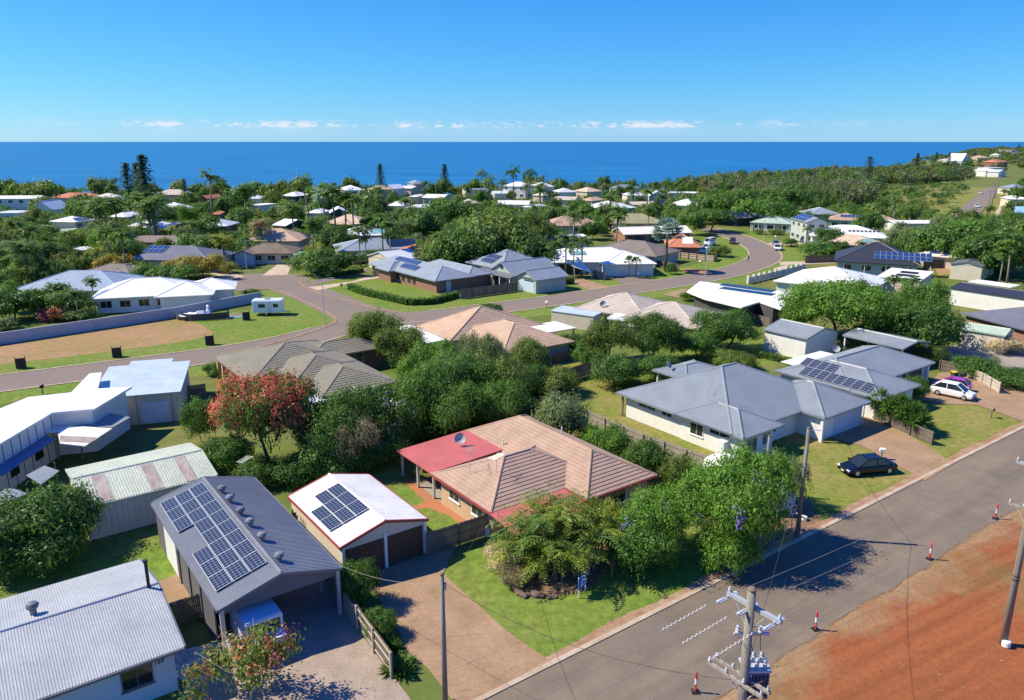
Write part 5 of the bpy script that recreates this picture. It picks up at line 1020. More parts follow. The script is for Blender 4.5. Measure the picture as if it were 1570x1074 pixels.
def frond_arrays(n, length, droop, lift, leafl, rg, az0=0.0, spread=1.0, nl=16, wd=.045, origin=(0, 0, 0), jit=.42):
    C, N, T, L, Wd, ti = [], [], [], [], [], []
    for i in range(n):
        az = az0 + 2 * math.pi * i / n + rg.normal() * .2; el = lift + rg.normal() * jit; ln = length * (.8 + .35 * rg.random()); h = np.array((math.cos(az), math.sin(az), 0)); sd_ = np.array((-math.sin(az), math.cos(az), 0)); p = np.array(origin, float); a = el; tv = rg.random(); st = ln / nl
        for k in range(nl):
            d = h * math.cos(a) + np.array((0, 0, 1)) * math.sin(a); p = p + d * st; a -= droop * (1.2 + .6 * rg.random()) / nl; f = (k + 1) / nl; ll = leafl * math.sin(math.pi * min(.96, f * .9 + .08)) ** .6
            for sg in (-1, 1):
                t = d * .55 + sd_ * sg * .8 + np.array((0, 0, -.35 - .3 * rg.random())); t /= np.linalg.norm(t); C.append(p + t * ll * .5); T.append(t); N.append(np.array((0, 0, 1)) + d * .3 + rg.normal(size=3) * .25); L.append(ll); Wd.append(wd); ti.append(tv * .6 + rg.random() * .4)
            C.append(p - d * st * .5); T.append(d); N.append(np.array((0, 0, 1.0)) + sd_ * .01); L.append(st * 1.1); Wd.append(wd * .7); ti.append(.9)
    return [np.array(q) for q in (C, N, T, L, Wd, ti)]
def palm_proto(key, fr, trunk_r, seed, hh=1.0, shaft=0, lean=.06, **kw):
    rg = np.random.default_rng(seed); q = frond_arrays(rg=rg, origin=(lean, 0, hh), **fr); me = quads_mesh('crown', *q[:3], q[3], q[4], q[5], ['leaf_palm'], fold=.0)
    mb = MB(); mb.tube([(0, 0, -.05), (lean * .3, 0, hh * .4), (lean, 0, hh)], [trunk_r * 1.3, trunk_r, trunk_r * .8], 8); PROTO[key] = (me, mb.mesh('trunk', 'palm_trunk', True))
# unit palms: height 1 to the crown heart; scaled by the wanted height
palm_proto('palm', dict(n=22, length=.34, droop=1.15, lift=.75, leafl=.13, nl=12, wd=.036), .022, 140); palm_proto('palm2', dict(n=20, length=.36, droop=1.3, lift=.9, leafl=.13, nl=12, wd=.042), .020, 141, lean=.0)
palm_proto('coconut', dict(n=20, length=.30, droop=1.1, lift=.55, leafl=.10, nl=11, wd=.034), .016, 142, lean=.13); palm_proto('date', dict(n=38, length=.46, droop=1.05, lift=.75, leafl=.13, nl=12, wd=.036), .05, 143, hh=.8, lean=0)
def fan_proto(key, n, seed, trunk_r, col_, ln=.3, hh=.86):
    rg = np.random.default_rng(seed); C, N, T, L, Wd, ti = [], [], [], [], [], []
    for i in range(n):
        d = rdir(1, rg)[0]; d[2] = abs(d[2]) * 1.1 - .25; d /= np.linalg.norm(d); c = np.array((0, 0, hh)) + d * ln * .62; tv = rg.random(); s = np.cross(d, (0, 0, 1.0)); s /= np.linalg.norm(s) + 1e-6; u = np.cross(s, d)
        for k in np.linspace(-1.1, 1.1, 9):
            t = d * math.cos(k) + s * math.sin(k); C.append(c + t * ln * .24); T.append(t); N.append(u + rg.normal(size=3) * .15); L.append(ln * .5); Wd.append(ln * .13); ti.append(tv * .7 + rg.random() * .3)
    me = quads_mesh('crown', *[np.array(q) for q in (C, N, T)], np.array(L), np.array(Wd), np.array(ti), [col_]); mb = MB(); mb.tube([(0, 0, -.05), (0, 0, hh)], [trunk_r * 1.2, trunk_r], 8); PROTO[key] = (me, mb.mesh('trunk', 'bark', True))
fan_proto('bismarck', 70, 150, .026, 'leaf_bluegreen', .36, .80); fan_proto('fanpalm', 36, 151, .03, 'leaf_palm', .34, .8)
def spike_proto(key, heads, seed, ll, nleaf=70):
    rg = np.random.default_rng(seed); C, N, T, L, ti = [], [], [], [], []; mb = MB()
    for hx, hy, hz in heads:
        mb.tube([(hx * .3, hy * .3, -.05), (hx, hy, hz)], [.05, .035], 6); tv = rg.random()
        for i in range(nleaf):
            d = rdir(1, rg)[0]; d[2] = abs(d[2]) * 1.2 - .35; d /= np.linalg.norm(d); C.append(np.array((hx, hy, hz)) + d * ll * .5 + np.array((0, 0, -.04 * (1 - d[2])))); T.append(d); N.append(np.cross(d, rdir(1, rg)[0])); L.append(ll * (.8 + .4 * rg.random())); ti.append(tv * .5 + rg.random() * .5)
    PROTO[key] = (quads_mesh('crown', *[np.array(q) for q in (C, N, T)], np.array(L), np.array(L) * .13, np.array(ti), ['leaf_palm']), mb.mesh('trunk', 'bark', True))
spike_proto('yucca', [(0, 0, .70), (.34, .1, .56), (-.30, .2, .62), (.05, -.34, .5), (-.25, -.25, .42), (.3, -.2, .4)], 160, .36, 110); spike_proto('grassy', [(0, 0, .1), (.3, .1, .08), (-.25, .2, .08), (0, -.3, .08)], 161, .75, 120)
def pine_proto(key, seed, dense=1.0, rad=.17, tiers=26):
    rg = np.random.default_rng(seed); C, N, T, L, ti = [], [], [], [], []; mb = MB().tube([(0, 0, -.02), (0, 0, .99)], [.016, .003], 7)
    for k in range(tiers):
        z = .08 + .9 * k / tiers; r = rad * (1 - (z - .05) / .98) ** .8 * (.85 + .3 * rg.random()) + .012; nb = 7
        for b in range(nb):
            a = 2 * math.pi * b / nb + rg.random() * .9 + k; d = np.array((math.cos(a), math.sin(a), .18)); rr = r * (.8 + .35 * rg.random())
            for j in range(int(9 * dense)):
                f = (j + .5) / (9 * dense); C.append(np.array((0, 0, z)) + d * rr * f + rg.normal(size=3) * .007); T.append(d + rg.normal(size=3) * .5); N.append(np.array((0, 0, 1)) + rg.normal(size=3) * .5); L.append(.034); ti.append(rg.random())
    PROTO[key] = (quads_mesh('crown', *[np.array(q) for q in (C, N, T)], np.array(L), np.array(L) * .55, np.array(ti), ['leaf_pine']), mb.mesh('trunk', 'bark', True))
pine_proto('pine', 170, 1.3, .20, 30); pine_proto('pine2', 171, 1.2, .165, 30); pine_proto('conifer', 172, 1.3, .30, 22)

TREES = []           # everything planted: for spacing
USED = {}
def plant(key, x, y, h, r=None, mat=None, label='', group=None, name='tree', cat='tree', rz=None, z=None, bark=None):
    cr, tk = PROTO[key]; z = terrain(x, y) if z is None else z; o = thing(name, label, cat, (x, y, z), rng.uniform(0, 6.28) if rz is None else rz, group); o.scale = (r or h, r or h, h)
    c = put('crown', cr, o)
    if mat: setmat(c, mat)
    t_ = put('trunk', tk, o)
    if r:                                               # keep the stem slim when the crown is broad
        s = min(1.0, h / (r * 1.0)) if r > h else 1.0; t_.scale = (s, s, 1)
    TREES.append((x, y, r or h * .35)); return o
def top(key, px, py, h, r, mat, label, name='tree', cat='tree', group=None, rz=None):
    """planted so that a plant of height h has its top at that point of the photo"""
    x, y = g(px, py, h)
    if y > 480: x, y, _ = gt(px, py, h)
    return plant(key, x, y, h, r, mat, label, group, name, cat, rz)
S = 'shrub'
NEAR = [
 (('bush', 0), 68, 752, 4.8, 3.6, 'leaf_dark', 'large dark rounded shrub in front of the pale green shed', S), (('bush', 1), 8, 775, 4.4, 3.6, 'leaf_dark', 'dark shrub at the frame edge beside the large rounded one', S), (('bush', 2), 45, 800, 3.4, 3.4, 'leaf_dark', 'lower dark shrub in front of the large rounded one', S), ('flame', 405, 580, 8.0, 4.7, 'leaf_hedge', 'spreading tree covered in red flowers in front of the olive tiled house', 'tree'),
 (('bush', 1), 303, 612, 4.4, 1.9, 'leaf_mid', 'tall light green shrub beside the garage with the sky blue roof', S), (('bush', 2), 345, 672, 3.2, 2.6, 'leaf_mid', 'leafy shrub at the foot of the red flowering tree', S),
 (('bush', 0), 335, 690, 2.6, 1.8, 'leaf_bright', 'low bright shrub beside the path behind the pale green shed', S),
 (('near', 1), 498, 622, 6.0, 3.2, 'leaf_dark', 'dark broad tree just beyond the red flowering tree', 'tree'), (('near', 2), 536, 642, 5.0, 2.8, 'leaf_khaki', 'khaki leaved tree behind the white garage', 'tree'),
 ('flowering', 582, 590, 6.6, 3.5, 'leaf_mid', 'dark tree with creamy flower heads behind the red verandah', 'tree'), (('near', 0), 525, 605, 6.4, 3.6, 'leaf_mid', 'mid green tree between the red flowering tree and the creamy flowering tree', 'tree'),
 (('near', 3), 640, 565, 6.6, 3.5, 'leaf_mid', 'tall dark tree in the thicket behind the red verandah', 'tree'), (('near', 1), 690, 585, 5.8, 3.3, 'leaf_hedge', 'mid green tree in the thicket near the tiled ridge', 'tree'),
 (('near', 2), 705, 545, 6.6, 3.9, 'leaf_hedge', 'light olive tree in the middle of the thicket', 'tree'), ('loose', 770, 540, 6.8, 4.4, 'leaf_olive', 'wide loose olive tree beside the small rear lawn', 'tree'),
 (('near', 0), 765, 588, 5.2, 3.2, 'leaf_mid', 'grey green tree behind the back ridge of the pink tiled house', 'tree'), (('near', 1), 655, 525, 5.8, 3.4, 'leaf_bright', 'bright green tree below the blush tiled house', 'tree'),
 (('near', 3), 578, 478, 6.4, 3.7, 'leaf_olive', 'brownish olive tree at the street corner below the hedge', 'tree'), (('near', 2), 612, 505, 5.4, 3.6, 'leaf_olive', 'smaller olive tree beside the street corner tree', 'tree'), ('loose', 745, 508, 5.6, 3.2, 'leaf_grey', 'thin grey green tree in front of the blush tiled roof', 'tree'),
 (('near', 0), 815, 522, 5.2, 3.0, 'leaf_olive', 'olive tree overhanging the rear lawn fence', 'tree'),
 (('bush', 1), 862, 606, 5.0, 3.0, 'leaf_grey', 'round grey green shrub behind the pink tiled house', S), (('bush', 2), 935, 655, 3.6, 2.4, 'leaf_bright', 'glossy green shrub by the paling fence behind the pink tiled house', S), (('bush', 0), 908, 650, 3.0, 1.1, 'leaf_bright', 'slim green shrub next to the glossy one', S),
 (('bush', 0), 992, 679, 3.6, 2.4, 'leaf_mid', 'round mid green shrub beside the corner of the tiled roof', S), (('bush', 1), 1040, 700, 3.2, 1.8, 'leaf_olive', 'yellowing shrub beside the covered caravan', S),
 ('jacaranda', 1022, 748, 5.0, 3.2, 'leaf_bright', 'feathery bright green tree next to the cane palms', 'tree'), ('jacaranda', 1136, 700, 7.0, 4.3, 'leaf_bright', 'large feathery bright green tree with violet blossoms near the street pole', 'tree'), (('bush', 2), 1120, 808, 3.2, 2.4, 'leaf_bright', 'low leafy bush at the kerb under the large feathery tree', S), ('loose', 1195, 690, 4.8, 2.2, 'leaf_grey', 'thin grey leaved tree in front of the covered caravan', 'tree'),
 (('bush', 0), 985, 800, 3.6, 2.6, 'leaf_mid', 'leafy shrub under the cane palms', S), (('bush', 2), 925, 770, 4.0, 2.0, 'leaf_cane', 'yellow green shrub between the cane palms and the feathery trees', S),
 (('bush', 2), 548, 862, 3.0, 1.5, 'leaf_mid', 'leafy shrub at the corner of the white garage', S), (('bush', 0), 582, 935, 1.7, 1.15, 'leaf_hedge', 'ferny low shrub on the driveway edge by the paling fence', S), ('grassy', 612, 1005, .95, 1.25, 'leaf_palm', 'strappy grass clump at the end of the paling fence', 'grass clump'), ('grassy', 598, 975, .8, 1.0, 'leaf_hedge', 'strappy clump midway along the paling fence', 'grass clump'),
 ('autumn', 372, 968, 4.2, 3.3, 'leaf_olive', 'sparse tree with yellowing and red leaves at the lower edge', 'tree'),
 (('bush', 1), 775, 838, 1.6, 1.5, 'leaf_straw', 'dry straw coloured shrub in the front garden bed', S), (('bush', 2), 790, 868, 1.3, 1.2, 'leaf_khaki', 'dry brown shrub beside the garden rocks', S),
 ('loose', 928, 482, 6.8, 3.8, 'leaf_olive', 'pale barked loose tree in front of the pale tiled house', 'tree'), (('near', 3), 1003, 486, 6.0, 3.6, 'leaf_mid', 'olive tree beside the pale tiled house patio', 'tree'), (('near', 2), 1115, 480, 5.2, 4.6, 'leaf_hedge', 'dense wide tree beside the grey blue roofed shed', 'tree'), (('bush', 0), 1070, 510, 3.6, 3.2, 'leaf_mid', 'leafy bush in front of the dense wide tree', S), (('bush', 0), 1130, 540, 2.2, 3.0, 'leaf_olive', 'low bushes behind the ridge of the blue grey hip roofed house', S),
 (('bush', 2), 905, 525, 3.4, 2.4, 'leaf_mid', 'green bush by the rear lawn below the loose tree', S), (('bush', 1), 945, 545, 3.8, 3.4, 'leaf_dark', 'dark bush along the back fence below the loose tree', S), (('bush', 0), 1010, 545, 3.4, 3.0, 'leaf_dark', 'dark bush along the back fence below the olive tree', S), (('bush', 2), 850, 565, 3.0, 3.2, 'leaf_olive', 'bushy climber on the rear lawn fence', S), (('bush', 1), 880, 512, 2.6, 2.2, 'leaf_dark', 'dark bush beside the flat carport roof', S),
 ('umbrella', 1295, 434, 8.4, 8.2, 'leaf_bright', 'wide umbrella crowned shade tree in the back yard', 'tree'), (('near', 1), 1408, 432, 8.0, 4.2, 'leaf_mid', 'tall mid green tree beside the cream block', 'tree'), (('bush', 1), 1425, 468, 6.6, 5.2, 'leaf_dark', 'massive dark bush behind the open carport', S), (('bush', 2), 1340, 492, 3.0, 3.0, 'leaf_mid', 'leafy bush under the umbrella crowned tree', S), (('bush', 0), 1225, 462, 4.4, 3.0, 'leaf_bright', 'bright bush at the corner of the flat white roof', S),
 (('bush', 0), 1405, 578, 2.8, 1.7, 'leaf_mid', 'round shrub at the doorway of the grey house', S), ('yucca', 1352, 594, 3.4, 2.9, 'leaf_hedge', 'spiky palm lily nearest the garage of the blue grey house', 'palm lily'), ('yucca', 1384, 602, 3.7, 3.1, 'leaf_hedge', 'middle spiky palm lily along the low paling fence', 'palm lily'), ('yucca', 1404, 614, 3.4, 2.9, 'leaf_hedge', 'spiky palm lily nearest the open lawn', 'palm lily'), ('yucca', 1368, 612, 2.6, 2.2, 'leaf_palm', 'short spiky palm lily tucked behind the paling fence', 'palm lily'),
 (('bush', 1), 1500, 548, 2.4, 3.0, 'leaf_hedge', 'clipped green shrub beside the driveway fence', S), (('bush', 2), 1562, 568, 2.0, 3.4, 'leaf_hedge', 'wide low shrub where the driveway leaves the frame', S), (('bush', 0), 1540, 515, 2.4, 2.6, 'leaf_straw', 'pale straw green shrub beside the cream shed', S), (('bush', 2), 1432, 530, 2.4, 2.0, 'leaf_olive', 'olive shrub between the carport and the hardstand', S),
 (('bush', 1), 330, 556, 1.6, 1.8, 'leaf_mid', 'low round shrub before the porch of the olive tiled house', S), (('bush', 0), 752, 466, 1.8, 2.4, 'leaf_hedge', 'low green bush behind the blush tiled ridge', S),
]
NEAR += [(('bush', i % 3), px, py, hh, rr, ['leaf_dark', 'leaf_mid', 'leaf_dark', 'leaf_olive'][i % 4], 'thicket bush ' + ph, S) for i, (px, py, hh, rr, ph) in enumerate([
 (455, 702, 2.4, 2.4, 'at the foot of the red flowering tree on the garage side'), (500, 680, 3.4, 2.8, 'directly behind the back corner of the white garage'), (545, 678, 2.8, 2.6, 'behind the ridge of the white garage'), (585, 655, 3.2, 2.8, 'between the white garage and the red verandah'), (625, 632, 3.0, 2.8, 'behind the far corner of the red verandah'), (668, 622, 3.2, 3.0, 'behind the middle of the red verandah'), (715, 612, 3.2, 3.0, 'behind the join of red verandah and tiles'), (760, 608, 3.2, 3.0, 'behind the tiled ridge end'), (800, 612, 3.0, 2.4, 'at the rear corner of the tiled house'), (395, 705, 2.2, 2.4, 'under the middle of the red flowering tree'), (560, 620, 4.0, 3.0, 'in the heart of the thicket below the olive tiled house'), (610, 600, 4.0, 3.0, 'below the eave of the olive tiled house'), (700, 575, 4.2, 3.4, 'in the heart of the thicket below the blush tiled house'), (745, 570, 4.0, 3.2, 'beside the loose olive tree'), (805, 560, 3.6, 2.8, 'at the lawn end of the thicket'), (660, 600, 4.0, 3.2, 'between the tall dark tree and the creamy flowering tree')])]
for key, px, py, h_, r_, mt, lb, cat in NEAR:
    top(key, px, py, h_, r_, mt, lb, {'shrub': 'shrub', 'tree': 'tree', 'grass clump': 'grass_clump', 'palm lily': 'palm_lily'}[cat], cat)
# golden cane palms before the tiled house: every frond a part of its own
rg_ = np.random.default_rng(200); FR = []
for k, lf_ in enumerate((1.42, 1.25, 1.08, .9, .7, .45)):
    q = frond_arrays(1, 2.75 - .12 * k, (lf_ + .75) / 1.5, lf_, .58, rg_, nl=13, wd=.10, jit=.05); FR.append(quads_mesh('frond', *q[:3], q[3], q[4], q[5], ['leaf_cane', 'leaf_palm'], np.full(len(q[0]), k % 2)))
CANE = [(812, 770, 4.6, 'nearest the porch'), (846, 764, 5.2, 'with the tallest arching fronds'), (880, 768, 4.8, 'second from the feathery trees'), (905, 790, 4.2, 'closest to the feathery trees'), (822, 800, 3.6, 'leaning over the garden bed'), (862, 806, 3.9, 'behind the blue sign'), (840, 826, 2.9, 'lowest of the clump'), (793, 812, 2.7, 'over the dry shrubs'), (836, 748, 5.4, 'tallest beside the porch roof'), (872, 746, 5.4, 'tallest beside the tiled eave'), (890, 812, 3.6, 'shaded by the leafy shrub'), (920, 766, 4.6, 'against the tiled corner')]
for px, py, h_, ph in CANE:
    x, y = g(px, py, h_); o = thing('cane_palm', 'golden cane palm ' + ph + ' in front of the pink tiled house', 'palm', (x, y, 0), rng.uniform(0, 6), 'cane palms in the front garden'); ns = 3
    for s in range(ns):
        a = s * 1.7; bx, by = .75 * math.cos(a), .75 * math.sin(a); hs_ = max(.4, h_ - rng.uniform(1.5, 2.1)); MB().tube([(bx * .4, by * .4, -.05), (bx, by, hs_)], [.07, .05], 7).build('stem', 'leaf_cane' if False else 'palm_trunk', o)
        for k in range(9):
            f = put('frond', FR[(k * 2 + s) % 6], o, (bx, by, hs_), a + k * 2.4 + rng.uniform(-.3, .3)); sc_ = rng.uniform(.8, 1.15); f.scale = (sc_,) * 3
    TREES.append((x, y, 2))
# hedges
def hedge(pts, h_, w_, mat, label, name='hedge', leaf=.16, dens=110, zb=0):
    rg = np.random.default_rng(len(label)); C = []; tint = []
    for (a, b) in zip(pts[:-1], pts[1:]):
        a, b = np.array(a), np.array(b); L = np.linalg.norm(b - a); d = (b - a) / L; nn = np.array((-d[1], d[0])); n = int(L * dens); s = rg.random(n) * L; lump = 1 + .12 * np.sin(s * 3.1 + a[0])
        side = rg.random(n); off = np.where(side < .7, np.sign(rg.random(n) - .5) * w_ * .5 * lump, (rg.random(n) - .5) * w_); z = np.where(side < .7, rg.random(n) * h_ * lump, h_ * lump) + rg.normal(size=n) * .05
        C.append(np.concatenate([a + d * s[:, None] + nn * off[:, None], z[:, None] + zb], 1)); tint.append(np.clip(.5 + .5 * np.sin(s * 3.1 + a[0]) * .6 + rg.normal(size=n) * .25, 0, 1))
    C = np.concatenate(C); n = len(C); o0 = C.mean(0); o0[2] = 0; N = rdir(n, rg) + np.array((0, 0, .6)); me = quads_mesh(name, C - o0, N, rdir(n, rg), leaf * (.6 + .8 * rg.random(n)), leaf * .6, np.concatenate(tint), [mat])
    o = put(name, me, None, o0); tag(o, label, 'hedge'); 
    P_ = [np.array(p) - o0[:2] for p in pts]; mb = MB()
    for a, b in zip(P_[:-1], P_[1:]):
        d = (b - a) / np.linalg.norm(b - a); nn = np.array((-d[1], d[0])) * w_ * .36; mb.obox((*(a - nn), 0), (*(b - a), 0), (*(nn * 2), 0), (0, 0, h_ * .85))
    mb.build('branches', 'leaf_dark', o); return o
hedge([g(*p) for p in [(536, 444), (560, 453), (626, 468), (660, 467), (702, 456)]], 1.15, 1.1, 'leaf_hedge', 'clipped L-shaped hedge around the lawn of the brick house', leaf=.3, dens=90)
hedge([g(*p) for p in [(690, 408), (730, 416), (752, 424)]], 1.8, 1.2, 'leaf_hedge', 'tall leafy hedge between the brick house and the picket-fenced cottage', leaf=.35, dens=80)
hedge([g(*p) for p in [(502, 428), (556, 417)]], .9, 1.0, 'leaf_dark', 'low dark hedge beside the grey side driveway', leaf=.3, dens=80)
hedge([g(*p) for p in [(452, 401), (478, 392), (500, 386)]], 2.2, 3.4, 'leaf_yellow', 'flat topped yellow green hedge by the turning circle', leaf=.4, dens=110)
hedge([g(*p) for p in [(866, 436), (879, 435)]], 1.3, 1.3, 'leaf_hedge', 'square clipped bush at the end of the picket fence', leaf=.3, dens=120)
hedge([g(*p) for p in [(1362, 590), (1400, 606)]], 1.2, 1.0, 'leaf_mid', 'leafy border under the spiky palm lilies', leaf=.2, dens=120)
hedge([g(*p) for p in [(1165, 548), (1200, 556), (1226, 566)]], .8, .8, 'leaf_olive', 'low border hedge between the two grey roofed houses', leaf=.25, dens=90)
